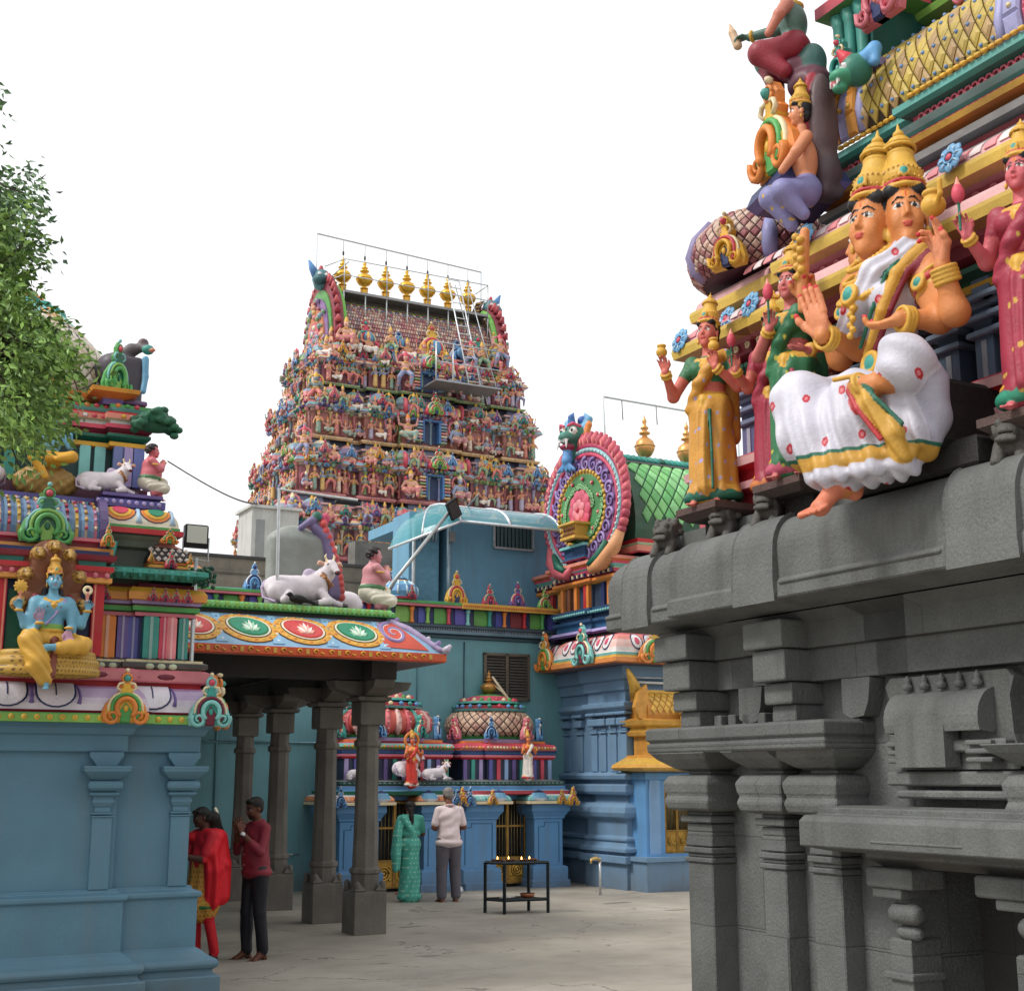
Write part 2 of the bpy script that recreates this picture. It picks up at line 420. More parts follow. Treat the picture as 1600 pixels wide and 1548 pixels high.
def nets(F, lo, res):
    Sg = F < 0
    a = Sg[:-1] | Sg[1:]; a = a[:, :-1] | a[:, 1:]; a = a[:, :, :-1] | a[:, :, 1:]
    b = Sg[:-1] & Sg[1:]; b = b[:, :-1] & b[:, 1:]; b = b[:, :, :-1] & b[:, :, 1:]
    act = a & ~b; idx = np.argwhere(act); id3 = np.full(act.shape, -1, np.int32); id3[act] = np.arange(len(idx))
    co = np.array([(i, j, k) for i in (0, 1) for j in (0, 1) for k in (0, 1)])
    G = np.stack([F[idx[:, 0] + c[0], idx[:, 1] + c[1], idx[:, 2] + c[2]] for c in co], 1)
    G = np.clip(G, -5 * res, 5 * res)
    acc = np.zeros((len(idx), 3)); cnt = np.zeros(len(idx))
    for i in range(8):
        for ax in range(3):
            if co[i][ax] == 0:
                j = i + (4, 2, 1)[ax]; g0 = G[:, i]; g1 = G[:, j]; m = (g0 < 0) != (g1 < 0)
                t = np.where(m, g0 / (g0 - g1 + 1e-12), 0)
                P = co[i] + t[:, None] * (co[j] - co[i]); acc[m] += P[m]; cnt[m] += 1
    V = (idx + acc / cnt[:, None]) * res + lo
    Q = []
    for ax in range(3):
        sl0 = [slice(1, -1)] * 3; sl1 = [slice(1, -1)] * 3
        sl0[ax] = slice(0, -1); sl1[ax] = slice(1, None)
        A = Sg[tuple(sl0)]; B = Sg[tuple(sl1)]; e = np.argwhere(A != B)
        if len(e) == 0: continue
        fl = A[e[:, 0], e[:, 1], e[:, 2]]
        base = e.copy(); o1, o2 = [x for x in range(3) if x != ax]
        base[:, o1] += 1; base[:, o2] += 1
        def cell(d1, d2): c = base.copy(); c[:, o1] -= d1; c[:, o2] -= d2; return id3[c[:, 0], c[:, 1], c[:, 2]]
        q = np.stack([cell(1, 1), cell(0, 1), cell(0, 0), cell(1, 0)], 1)
        if ax == 1: fl = ~fl
        q[~fl] = q[~fl][:, ::-1]; Q.append(q)
    return V, np.concatenate(Q)
# ---------------------------------------------------------------- sculpted bodies
def dots(base, dot, sp=.09, r=.016, c2=None):
    base = np.array(kc(base)); dot = np.array(kc(dot))
    def f(P):
        C = np.tile(base, (len(P), 1)); Z = P[:, 2] / sp; row = np.floor(Z)
        a = (P[:, 0] + P[:, 1] * .9) / sp + .5 * (row % 2)
        d = np.sqrt(((a - np.floor(a)) - .5) ** 2 + ((Z - row) - .5) ** 2) * sp; C[d < r] = dot
        if c2 is not None: C[(d < r * .45)] = np.array(kc(c2))
        return C
    return f
def folds(amp, fr, ax=(1, .3, 0), ph=0):
    return lambda X, Y, Z: amp * np.sin((X * ax[0] + Y * ax[1] + Z * ax[2]) * fr + ph + 1.3 * np.sin(Z * 5 + X * 4))
def head(s, c, h, skin, yaw=0, pitch=0, roll=0, hair='black', style='short', tilak=True, beard=None, lips=None, open_=False, crown=None, sex='f', brow='black', el=1.0):
    B = s.X; L = T(*c) @ R('z', yaw) @ R('x', -pitch) @ R('y', roll) @ S(1, 1, el)
    s.X = L if B is None else B @ L; s.ez = el
    sk = kc(skin); k = .05 * h
    s.ell((0, .05 * h, .12 * h), (.33 * h, .40 * h, .36 * h), sk, .03 * h)
    s.ell((0, -.10 * h, -.10 * h), (.275 * h, .28 * h, .36 * h), sk, .08 * h)
    s.ell((0, -.25 * h, -.37 * h), (.10 * h, .09 * h, .09 * h), sk, .10 * h)
    for m in (-1, 1):
        s.ell((m * .15 * h, -.25 * h, -.12 * h), (.10 * h, .09 * h, .12 * h), sk, .08 * h)
        s.ell((m * .125 * h, -.385 * h, .035 * h), (.085 * h, .045 * h, .045 * h), sk, .04 * h, op='s')
        s.ell((m * .34 * h, .02 * h, -.03 * h), (.035 * h, .07 * h, .115 * h), sk, .02 * h)
    s.cap((0, -.36 * h, .06 * h), (0, -.425 * h, -.10 * h), .028 * h, .045 * h, sk, .05 * h)
    for m in (-1, 1): s.ell((m * .04 * h, -.385 * h, -.115 * h), (.032 * h,) * 3, sk, .02 * h)
    lc = kc(lips) if lips else mixc(sk, 'b8353c', .75)
    s.ell((0, -.365 * h, -.215 * h), (.085 * h, .035 * h, .022 * h), lc, .008 * h); s.ell((0, -.355 * h, -.248 * h), (.065 * h, .035 * h, .022 * h), lc, .008 * h)
    for m in (-1, 1):
        s.ell((m * .128 * h, -.315 * h, .03 * h), (.078 * h, .05 * h, .028 * h) if crown else (.062 * h, .05 * h, .018 * h), 'e8e4dc' if crown else '8a7a70', .004 * h)
        s.ell((m * .128 * h, -.355 * h, .032 * h), (.036 * h, .05 * h, .034 * h), 'black', op='p')
        s.chain([(m * .05 * h, -.352 * h, .042 * h), (m * .12 * h, -.368 * h, .073 * h), (m * .225 * h, -.315 * h, .045 * h)], [.006 * h, .010 * h, .007 * h], 'black', .004 * h)
        s.chain([(m * .05 * h, -.365 * h, .135 * h), (m * .13 * h, -.345 * h, .158 * h), (m * .225 * h, -.275 * h, .105 * h)], [.012 * h, .014 * h, .010 * h], brow, .006 * h)
    if tilak:
        s.box((0, -.36 * h, .20 * h), (.012 * h, .08 * h, .055 * h), .002, 'c02020', op='p')
        for m in (-1, 1): s.box((m * .035 * h, -.36 * h, .20 * h), (.009 * h, .08 * h, .06 * h), .002, 'd88a20', op='p')
    if style == 'short':
        s.ell((0, .10 * h, .20 * h), (.365 * h, .41 * h, .36 * h), hair, .02 * h); s.ell((0, -.21 * h, .38 * h), (.24 * h, .14 * h, .13 * h), hair, .06 * h)
        s.ell((0, .25 * h, -.02 * h), (.28 * h, .20 * h, .24 * h), hair, .04 * h)
    if style in ('bun', 'long', 'plait', 'crown'):
        s.ell((0, .11 * h, .17 * h), (.37 * h, .40 * h, .37 * h), hair, .02 * h); s.ell((0, .24 * h, -.08 * h), (.30 * h, .22 * h, .25 * h), hair, .05 * h)
        for m in (-1, 1): s.ell((m * .19 * h, -.19 * h, .30 * h), (.15 * h, .14 * h, .10 * h), hair, .05 * h)
    if style == 'bun': s.ell((0, .50 * h, .0 * h), (.19 * h,) * 3, hair, .03 * h)
    if style == 'curly':
        rr = random.Random(3)
        for i in range(70):
            a = rr.uniform(0, 2 * pi); b = rr.uniform(-.5, 1.2); x = cos(a) * cos(b); y = sin(a) * cos(b); z = sin(b)
            if y < -.15 and z < .62: continue
            s.ell((x * .42 * h, .10 * h + y * .44 * h, .10 * h + z * .42 * h), (.12 * h,) * 3, hair, .025 * h)
    if beard: s.ell((0, -.24 * h, -.32 * h), (.22 * h, .17 * h, .17 * h), beard, op='p'); s.ell((0, -.40 * h, -.175 * h), (.12 * h, .07 * h, .025 * h), beard, op='p')
    if beard == 'm': pass
    if crown:
        g = kc(crown) if isinstance(crown, str) else crown
        zz = lambda z: (.34 + (z - .27) * .80) * h
        s.tor((0, .04 * h, zz(.27)), .36 * h, .045 * h, 'cf9f3e', .01, sq=1.08); s.tor((0, .04 * h, zz(.36)), .35 * h, .03 * h, 'b8353c', .01, sq=1.08)
        s.ell((0, .06 * h, zz(.55)), (.345 * h, .37 * h, .26 * h), g, .04 * h); s.cap((0, .07 * h, zz(.62)), (0, .08 * h, zz(.98)), .31 * h, .22 * h, g, .03 * h)
        for z, r in ((1.02, .25), (1.12, .31), (1.20, .26), (1.28, .18)): s.tor((0, .08 * h, zz(z)), r * h * .8, .036 * h, g, .012 * h)
        s.ell((0, .08 * h, zz(1.18)), (.2 * h, .2 * h, .12 * h), g, .02 * h); s.ell((0, .08 * h, zz(1.40)), (.10 * h, .10 * h, .06 * h), g, .02 * h); s.cap((0, .08 * h, zz(1.44)), (0, .08 * h, zz(1.62)), .05 * h, .012 * h, g, .03 * h)
        s.tor((0, -.34 * h, zz(.50)), .085 * h, .026 * h, 'cf9f3e', .01, R('x', 78)); s.ell((0, -.36 * h, zz(.50)), (.06 * h, .04 * h, .06 * h), 'teal', .005)
        for i in range(-6, 7):
            a = i * 14; s.ell((.37 * h * sin(radians(a)), .04 * h - .39 * h * cos(radians(a)), zz(.43)), (.026 * h,) * 3, 'cf9f3e', .005)
            s.ell((.35 * h * sin(radians(a)), .05 * h - .37 * h * cos(radians(a)), zz(.62)), (.02 * h,) * 3, 'b88a34', .005)
        for m in (-1, 1): s.tor((m * .33 * h, .0, .20 * h), .06 * h, .03 * h, 'cf9f3e', .01, R('y', 90)); s.ell((m * .345 * h, -.02 * h, -.22 * h), (.05 * h, .05 * h, .08 * h), 'cf9f3e', .01)
    s.X = B; s.ez = 1.0
def nrm(v): v = np.array(v, float); return v / (np.linalg.norm(v) + 1e-12)
def hand(s, w_, d, palm, L, skin, side=1, curl=(0, 0, 0, 0), spread=.12, tip=None, thumb=.7, hold=None):
    """w_ wrist, d finger direction, palm normal, L hand length, side: +1 thumb on cross(d,palm) side"""
    w_ = np.array(w_, float); d = nrm(d); p = nrm(np.array(palm) - d * np.dot(palm, d)); x = np.cross(d, p) * side
    r = L * .055; ctr = w_ + d * L * .27
    Rm = np.stack([x, d, p], 1)
    s.ell(ctr, (L * .22, L * .30, L * .095), skin, L * .08, Rm)
    for i in range(4):
        o = (1.5 - i) * L * .125; b = w_ + d * L * (.50 - .02 * abs(i - 1.3)) + x * o
        ln = L * (.40, .46, .43, .34)[i]; f = nrm(d + x * (1.5 - i) * spread)
        c = curl[i] if hasattr(curl, '__len__') else curl
        f1 = nrm(f * cos(c * .6) + p * sin(c * .6)); f2 = nrm(f * cos(c * 1.5) + p * sin(c * 1.5)); f3 = nrm(f * cos(c * 2.2) + p * sin(c * 2.2))
        q0 = b - d * L * .12; q1 = b + f1 * ln * .42; q2 = q1 + f2 * ln * .33; q3 = q2 + f3 * ln * .22
        s.chain([q0, q1, q2, q3], [r * 1.1, r * 1.0, r * .92, r * .75], skin, L * .022)
        if tip: s.ell(q3 + f3 * r * .2, (r * 1.05,) * 3, tip, op='p')
    t0 = w_ + d * L * .10 + x * L * .14; t1 = w_ + d * L * .30 + x * L * .31; f = nrm(d * .8 + x * (1 - thumb) + p * thumb * .6)
    t2 = t1 + f * L * .15; t3 = t2 + nrm(d + p * .3) * L * .12
    s.chain([t0, t1, t2, t3], [r * 1.5, r * 1.25, r * 1.05, r * .85], skin, L * .05)
    if tip: s.ell(t3, (r * 1.1,) * 3, tip, op='p')
def foot(s, ank, d, L, skin, up=(0, 0, 1), tip=None):
    ank = np.array(ank, float); d = nrm(d); u = nrm(up); x = np.cross(d, u)
    heel = ank - d * L * .18 - u * L * .22; ball = ank + d * L * .50 - u * L * .28
    s.cap(ank, heel, L * .14, L * .13, skin, L * .08); s.cap(ank + d * L * .02, ball, L * .16, L * .13, skin, L * .1)
    s.cap(ball - x * L * .07, ball + x * L * .07, L * .11, L * .11, skin, L * .06)
    for i in range(5):
        o = (2 - i) * L * .085; a = ball + x * o; ln = L * (.26, .24, .21, .18, .14)[i] if True else 0
        r = L * (.062, .046, .042, .040, .038)[i]
        e = a + d * ln - u * L * .03; s.cap(a, e, r, r * .95, skin, L * .02)
        if tip: s.ell(e + d * r * .5 + u * r * .3, (r,) * 3, tip, op='p')
def bangles(s, a, b, r, n=2, col='cf9f3e', w_=.012):
    a = np.array(a, float); b = np.array(b, float); z = nrm(b - a); x = nrm(np.cross(z, (0.3, .2, 1))); y = np.cross(z, x)
    for i in range(n): s.tor(a + (b - a) * (i + .5) / n, r, w_, col, .004, np.stack([x, y, z], 1))

def attendant(skin, sari, border, blouse, pose, H=1.28, res=.0075, crown=True, dotc=None):
    """standing four-spoked crown lady; local: faces -y, feet at z=0, total height H incl. crown"""
    s = Sc(); g = H / 1.28; s.X = S(g)
    c = dots(sari, dotc, .10 * g, .012 * g) if dotc else sari
    fd = folds(.006, 60, (1, .5, 0))
    s.cap((0, 0, .58), (0, .01, .10), .125, .150, c, .03, disp=fd); s.ell((0, .0, .07), (.175, .14, .07), c, .03, disp=fd)
    s.tor((0, .0, .055), .155, .030, border, .01, sq=.8); s.tor((0, 0, .10), .15, .012, 'cf9f3e', .01, sq=.8)
    s.ell((0, 0, .60), (.130, .105, .11), c, .05); s.ell((0, 0, .72), (.085, .072, .10), skin, .04)
    s.ell((0, 0, .83), (.115, .085, .11), blouse, .04)
    for m in (-1, 1): s.ell((m * .055, -.065, .84), (.055, .05, .052), blouse, .025)
    s.chain([(-.10, -.07, .60), (-.02, -.115, .74), (.08, -.09, .88), (.10, .0, .93)], [.035, .035, .045, .035], c, .02, disp=folds(.003, 90, (0, 0, 1)))
    s.chain([(.10, .05, .93), (.08, .11, .75), (.07, .12, .45)], [.04, .05, .06], c, .02, disp=folds(.003, 90, (1, 0, 0)))
    s.tor((0, 0, .655), .108, .016, 'cf9f3e', .01, sq=.85); s.ell((0, -.11, .64), (.03, .02, .035), 'cf9f3e', .01); s.cap((0, -.12, .63), (0, -.13, .54), .016, .008, 'cf9f3e', .01)
    s.cap((0, -.125, .55), (.02, -.14, .10), .035, .05, c, .03, disp=folds(.006, 130, (1, 0, 0))); s.chain([(.05, -.125, .56), (.075, -.165, .30), (.08, -.175, .08)], .009, border if border != sari else 'gold', .006)
    s.cap((0, .0, .90), (0, -.005, .98), .042, .038, skin, .03); s.tor((0, -.01, .915), .065, .013, 'cf9f3e', .01, R('x', 15)); s.ell((0, -.09, .86), (.02, .02, .03), 'cf9f3e', .01)
    for m in (-1, 1):
        E, Wr, hd, pn, thing_ = pose[0 if m < 0 else 1]
        sh = (m * .115, 0, .90); s.cap(sh, E, .040, .034, skin, .03); s.ell(sh, (.05, .045, .055), blouse, .02); s.cap(sh, tuple(np.array(sh) * .6 + np.array(E) * .4), .043, .04, blouse, .008)
        s.cap(E, Wr, .034, .022, skin, .02); bangles(s, np.array(E) * .25 + np.array(Wr) * .75, Wr, .028, 2, w_=.009)
        hand(s, Wr, hd, pn, .12, skin, side=-m, curl=.5 if thing_ else .15)
        if thing_ == 'lotus':
            q = np.array(Wr) + nrm(hd) * .07 + nrm(pn) * .03; s.cap(q - (0, 0, .05), q + (0, 0, .09), .007, .007, 'dgreen', .003); s.ell(q + (0, 0, .12), (.028, .028, .045), 'rose', .01); s.cap(q + (0, 0, .15), q + (0, 0, .20), .016, .004, 'salmon', .01)
        if thing_ == 'pot':
            q = np.array(Wr) + nrm(hd) * .105; s.ell(q + (0, 0, .02), (.034, .034, .032), 'cf9f3e', .004); s.tor(q + (0, 0, .06), .02, .009, 'cf9f3e', .01); s.cap(q, q + (0, 0, .06), .015, .012, 'cf9f3e', .01)
    for m in (-1, 1): foot(s, (m * .06, -.06, .045), (m * .25, -1, 0), .13, skin)
    head(s, (0, -.01, 1.075), .18, skin, pitch=8, style='crown', crown='cf9f3e', el=1.15)
    return s

def goddess():
    sk = 'cc8048'; cl = 'c4c2ce'; s = Sc()
    paisley = dots('c6c4d0', 'b82838', .245, .024, 'd88088')
    wf = folds(.010, 38, (.3, .5, 1)); vf = folds(.010, 55, (1, .6, .1))
    # trunk
    s.ell((.03, .05, .46), (.24, .20, .15), paisley, .06); s.ell((.05, .02, .64), (.140, .11, .16), cl, .08); s.ell((.04, .0, .90), (.200, .140, .20), paisley, .08)
    for m, x in ((-1, -.06), (1, .14)): s.ell((x, -.115, .89), (.095, .09, .095), paisley, .04)
    s.cap((-.20, .03, 1.08), (.27, .06, 1.03), .085, .095, sk, .06)
    s.ell((.04, .02, 1.04), (.17, .11, .10), sk, .05)
    s.ell((.0, -.02, .98), (.17, .125, .13), paisley, .05)
    # sari drape over the left shoulder: white, gold band, green line
    s.chain([(-.13, -.155, .74), (.0, -.175, .88), (.12, -.15, 1.02), (.22, -.02, 1.13), (.22, .13, 1.05)], [.05, .065, .07, .06, .05], paisley, .03, disp=folds(.006, 70, (1, 0, -1)))
    s.chain([(.02, -.14, .62), (.17, -.17, .80), (.245, -.13, .98), (.29, .0, 1.12), (.28, .13, 1.0)], [.022, .03, .032, .032, .03], 'c8973c', .012)
    s.chain([(.0, -.165, .66), (.13, -.195, .82), (.205, -.165, .98), (.25, -.03, 1.14)], .010, 'dgreen', .006)
    s.chain([(.05, -.13, .60), (.205, -.15, .80), (.285, -.10, .98), (.325, .02, 1.09)], .016, 'dred', .006)
    # arms
    def arm(sh, el, wr, r0, r1, r2): s.cap(sh, el, r0, r1, sk, .05); s.ell(el, (r1 * 1.03,) * 3, sk, .03); s.cap(el, wr, r1, r2, sk, .03)
    arm((-.22, .03, 1.07), (-.13, -.05, .71), (-.09, -.33, .72), .072, .058, .040)
    arm((-.24, .10, 1.05), (-.42, .08, .76), (-.43, -.12, 1.05), .075, .06, .04)
    arm((.29, .05, 1.03), (.55, -.08, .69), (.56, -.15, .90), .078, .062, .042)
    arm((.27, .02, .98), (.43, -.06, .69), (.37, -.25, .685), .072, .058, .040)
    bangles(s, (-.10, -.26, .717), (-.09, -.33, .72), .058, 3, w_=.011); bangles(s, (.56, -.12, .82), (.56, -.15, .90), .056, 4, w_=.011); bangles(s, (.38, -.19, .685), (.37, -.25, .685), .056, 3, w_=.012)
    for c, rm in (((.36, .0, .90), R('y', -35)), ((-.19, .0, .92), R('y', 15))):      # armlets
        s.tor(c, .088, .018, 'b8353c', .01, rm); s.tor((c[0], c[1], c[2] + .035), .088, .012, 'cf9f3e', .005, rm); s.tor((c[0], c[1], c[2] - .035), .088, .012, 'cf9f3e', .005, rm)
        s.tor((c[0] - .01, c[1] - .10, c[2]), .034, .013, 'cf9f3e', .004, R('x', 80)); s.ell((c[0] - .01, c[1] - .10, c[2]), (.026, .02, .026), 'teal', .003)
    # hands
    hand(s, (-.09, -.33, .73), (-.22, -.10, 1), (0, -1, -.1), .30, 'd98a62', side=-1, spread=.05, tip='c83038', curl=(.05, .02, .05, .1))
    hand(s, (.56, -.15, .91), (-.06, -.12, 1), (-.35, -1, 0), .26, 'd98a62', side=1, curl=(.35, .15, .9, 1.0), spread=.14, tip='c83038')
    hand(s, (.37, -.25, .685), (-1, -.25, -.08), (0, -.2, 1), .24, sk, side=1, curl=(.5, .5, .7, .8), tip='c83038')
    hand(s, (-.43, -.12, 1.05), (.05, -.1, 1), (.6, -1, 0), .22, sk, side=-1, curl=1.1, tip='c83038')
    # rosary club and pot
    s.chain([(-.43, -.16, 1.0), (-.40, -.17, 1.22), (-.38, -.16, 1.42)], [.022, .034, .026], 'd58a52', .01)
    for i in range(9): s.ell((-.41 + .035 * (i % 2), -.20, 1.17 + i * .028), (.022,) * 3, 'cf9f3e', .004)
    s.ell((.575, -.20, 1.19), (.058, .058, .054), 'cf9f3e', .004); s.tor((.575, -.20, 1.25), .036, .014, 'cf9f3e', .01); s.cap((.575, -.2, 1.19), (.575, -.2, 1.25), .03, .022, 'cf9f3e', .01); s.chain([(.615, -.22, 1.18), (.66, -.24, 1.21), (.67, -.25, 1.27)], .012, 'cf9f3e', .01)
    # legs wrapped in white cloth
    s.chain([(-.10, .02, .40), (-.22, -.36, .41)], [.15, .135], paisley, .07, disp=wf)
    s.chain([(.14, .05, .42), (.42, -.28, .45)], [.155, .130], paisley, .07, disp=wf)
    s.ell((.42, -.29, .46), (.125, .13, .135), paisley, .04, disp=wf)
    hf_ = lambda a, fr, ph=0: (lambda X, Y, Z: a * np.clip((.46 - Z) * 3.0, .15, 1) * (np.sin((X * 1.0 + Y * .35 + (Z - .3) * .28) * fr + ph) + .5 * np.sin((X - .4 * Z) * fr * .53 + 1)))
    s.chain([(-.21, -.39, .40), (-.12, -.40, .20), (.03, -.39, .02)], [.150, .155, .135], paisley, .06, disp=hf_(.012, 64))
    s.chain([(.10, -.30, .36), (.15, -.32, .20), (.19, -.32, .02)], [.14, .145, .125], paisley, .07, disp=hf_(.013, 66, 1))
    s.chain([(.30, -.22, .30), (.36, -.24, .12), (.34, -.27, -.02)], [.11, .09, .08], paisley, .05, disp=hf_(.012, 70, 2))
    s.chain([(.44, -.16, .36), (.42, -.12, .20), (.40, -.16, .04)], [.09, .07, .05], 'a8a6b6', .05)
    # hem: gold band painted on the pleated edge, green line over it
    s.box((.16, -.35, -.035), (.40, .22, .030), .004, 'c4c2ce', op='p'); s.box((.16, -.35, .022), (.42, .24, .034), .004, 'c0913a', op='p'); s.box((.16, -.35, .064), (.42, .24, .009), .003, 'dgreen', op='p')
    s.chain([(-.08, -.46, -.03), (.03, -.50, -.045), (.16, -.46, -.05), (.30, -.40, -.04), (.40, -.30, -.03)], .032, 'c4c2ce', .03, disp=hf_(.010, 64))
    s.chain([(-.10, -.45, .02), (.02, -.50, .01), (.16, -.455, .01), (.31, -.39, .015), (.41, -.29, .02)], .030, 'c0913a', .03, disp=hf_(.010, 64))
    s.chain([(.24, -.43, .36), (.31, -.42, .26), (.40, -.37, .10), (.41, -.33, .0)], [.028, .042, .048, .04], 'c99a3c', .012, disp=folds(.006, 110, (1, 0, .4)))
    s.chain([(.275, -.44, .38), (.36, -.42, .27), (.45, -.36, .14)], .011, 'dgreen', .004); s.chain([(.21, -.455, .34), (.27, -.46, .24), (.36, -.41, .08)], .012, 'b8353c', .004)
    # feet
    s.cap((.36, -.36, .36), (.25, -.42, .36), .05, .045, sk, .03); foot(s, (.26, -.42, .36), (-1, -.15, .28), .24, sk, up=(.1, -1, .15), tip='c83038'); s.tor((.27, -.42, .36), .055, .013, 'cf9f3e', .004, R('y', 75)); s.chain([(.25, -.47, .40), (.17, -.50, .40)], .012, 'cf9f3e', .004)
    s.cap((.05, -.36, .02), (.05, -.37, -.08), .07, .055, sk, .03); foot(s, (.05, -.38, -.06), (-.15, -1, -.35), .31, 'd0785a', up=(0, -.3, 1))
    # belt, necklaces
    s.tor((.05, .0, .565), .165, .022, 'cf9f3e', .01, sq=.85); s.ell((.07, -.16, .56), (.045, .03, .05), 'teal', .01); s.tor((.07, -.17, .56), .05, .016, 'cf9f3e', .004, R('x', 85))
    for i in range(12): a = radians(-100 + i * 14); s.ell((.05 + .17 * sin(a), -.145 * cos(a), .54), (.02,) * 3, 'cf9f3e', .004)
    for r, z, n in ((.10, 1.10, 18), (.14, 1.03, 22), (.19, .93, 26)):
        for i in range(n):
            a = radians(-95 + 190 * i / (n - 1)); y = -.085 - .115 * cos(a); s.ell((.02 + r * sin(a), y - .10 * (1.1 - z), z + .05 - .09 * cos(a)), (.016,) * 3, 'cf9f3e', .003)
    s.ell((.02, -.235, .92), (.04, .03, .045), 'teal', .003); s.tor((.02, -.24, .92), .045, .014, 'cf9f3e', .003, R('x', 80))
    for i in range(7): s.ell((.02 + .02 * (i % 2), -.235 - .002 * i, .87 - i * .028), (.018,) * 3, 'cf9f3e', .004)
    # heads
    s.cap((.02, .02, 1.08), (.0, -.03, 1.22), .085, .075, sk, .05); s.cap((.10, .03, 1.08), (.17, .03, 1.26), .085, .075, sk, .05); s.cap((-.06, .05, 1.08), (-.12, .0, 1.2), .08, .07, sk, .05)
    head(s, (.02, -.06, 1.315), .31, sk, yaw=14, pitch=8, style='crown', crown='cfa23c', el=1.34)
    head(s, (.165, .03, 1.33), .305, sk, yaw=50, pitch=8, style='crown', crown='cfa23c', el=1.34)
    head(s, (-.10, .04, 1.29), .29, sk, yaw=-62, pitch=6, style='crown', crown='cfa23c', el=1.34)
    return s

def serpent_lord():
    """blue four-armed lord on a coiled serpent under a many-hooded snake; root at (1.93, 12.0, 2.65); local = grid offsets"""
    sk = '6aa3bb'; y_ = 'd0a040'; s = Sc(); g = folds(.006, 60, (1, .3, .5))
    s.ell((0, 0, .42), (.13, .12, .09), y_, .04); s.ell((0, .0, .53), (.10, .085, .09), '7fb054', .03); s.ell((0, 0, .56), (.098, .08, .10), sk, .03); s.ell((0, 0, .69), (.135, .09, .115), sk, .05)
    s.cap((-.12, 0, .75), (.12, 0, .75), .05, .05, sk, .04)
    for m in (-1, 1): s.ell((m * .055, -.06, .705), (.065, .045, .05), sk, .03); s.ell((m * .055, -.105, .70), (.008,) * 3, 'pskin', op='p')
    s.cap((0, 0, .78), (0, -.01, .85), .042, .04, sk, .03)
    s.chain([(.10, -.06, .78), (0, -.105, .62), (-.06, -.09, .55)], .009, 'lilac', .003)
    for i in range(14): a = radians(-90 + 180 * i / 13); s.ell((.07 * sin(a), -.03 - .06 * cos(a), .775 - .03 * cos(a)), (.012,) * 3, 'cf9f3e', .003)
    s.ell((0, -.10, .72), (.022, .015, .022), 'cf9f3e', .003)
    for m in (-1, 1): s.ell((m * .14, .03, .70), (.05, .05, .13), '7d2436', .03)
    def arm(a, b, c): s.cap(a, b, .042, .035, sk, .03); s.cap(b, c, .035, .025, sk, .02)
    arm((-.15, .0, .74), (-.22, -.05, .54), (-.28, -.08, .66)); arm((.15, 0, .74), (.24, -.05, .56), (.28, -.08, .68))
    arm((-.14, -.02, .72), (-.17, -.08, .50), (-.12, -.17, .55)); arm((.14, -.02, .72), (.16, -.08, .52), (.12, -.17, .52))
    for w_ in ((-.28, -.08, .66), (.28, -.08, .68), (-.12, -.17, .55), (.12, -.17, .52)): s.tor(w_, .029, .010, 'cf9f3e', .004)
    hand(s, (-.28, -.08, .67), (0, 0, 1), (0, -1, 0), .12, sk, -1, curl=1.0); hand(s, (.28, -.08, .69), (0, 0, 1), (0, -1, 0), .12, sk, 1, curl=1.0)
    hand(s, (-.12, -.17, .56), (0, 0, 1), (0, -1, 0), .14, 'a0849c', -1); hand(s, (.12, -.17, .50), (0, -.2, -1), (0, -1, 0), .14, 'b88aa0', 1)
    s.ell((-.28, -.09, .86), (.045, .02, .045), 'cf9f3e', .01)
    for i in range(10): a = i * pi / 5; s.ell((-.28 + .048 * cos(a), -.09, .86 + .048 * sin(a)), (.013,) * 3, 'cf9f3e', .004)
    s.cap((-.28, -.09, .76), (-.28, -.09, .82), .010, .012, 'salmon', .003)
    s.tor((.27, -.09, .86), .030, .014, 'cream', .01, R('x', 80)); s.cap((.27, -.09, .76), (.27, -.09, .83), .010, .02, 'salmon', .003)
    # legs in yellow cloth: one folded, one hanging
    s.chain([(-.06, 0, .40), (-.19, -.16, .41)], [.09, .085], y_, .04, disp=g); s.chain([(-.19, -.17, .40), (-.12, -.20, .22), (-.05, -.19, .10)], [.085, .09, .07], y_, .04, disp=folds(.007, 65, (1, .3, .9)))
    s.chain([(.06, 0, .40), (.25, -.13, .39)], [.09, .075], y_, .04, disp=g); s.chain([(.24, -.15, .37), (.05, -.20, .345)], [.07, .05], y_, .04, disp=g)
    s.cap((.02, -.12, .42), (.0, -.22, .12), .03, .03, '7a3a28', .02)
    s.cap((-.04, -.20, .10), (-.04, -.2, .05), .035, .03, sk, .02); foot(s, (-.04, -.20, .06), (-.1, -1, -.3), .12, sk)
    s.cap((.0, -.21, .35), (-.06, -.22, .345), .03, .028, sk, .02); foot(s, (-.05, -.22, .35), (-1, -.2, .1), .13, sk, up=(0, -1, .2))
    s.tor((0, 0, .50), .105, .015, 'cf9f3e', .005, sq=.85)
    head(s, (0, -.03, .93), .18, sk, pitch=4, style='crown', crown='c8973c', el=1.0)
    s.cap((-.06, .04, .85), (-.09, .02, .74), .03, .02, 'black', .01); s.cap((.06, .04, .85), (.09, .02, .74), .03, .02, 'black', .01)
    return s
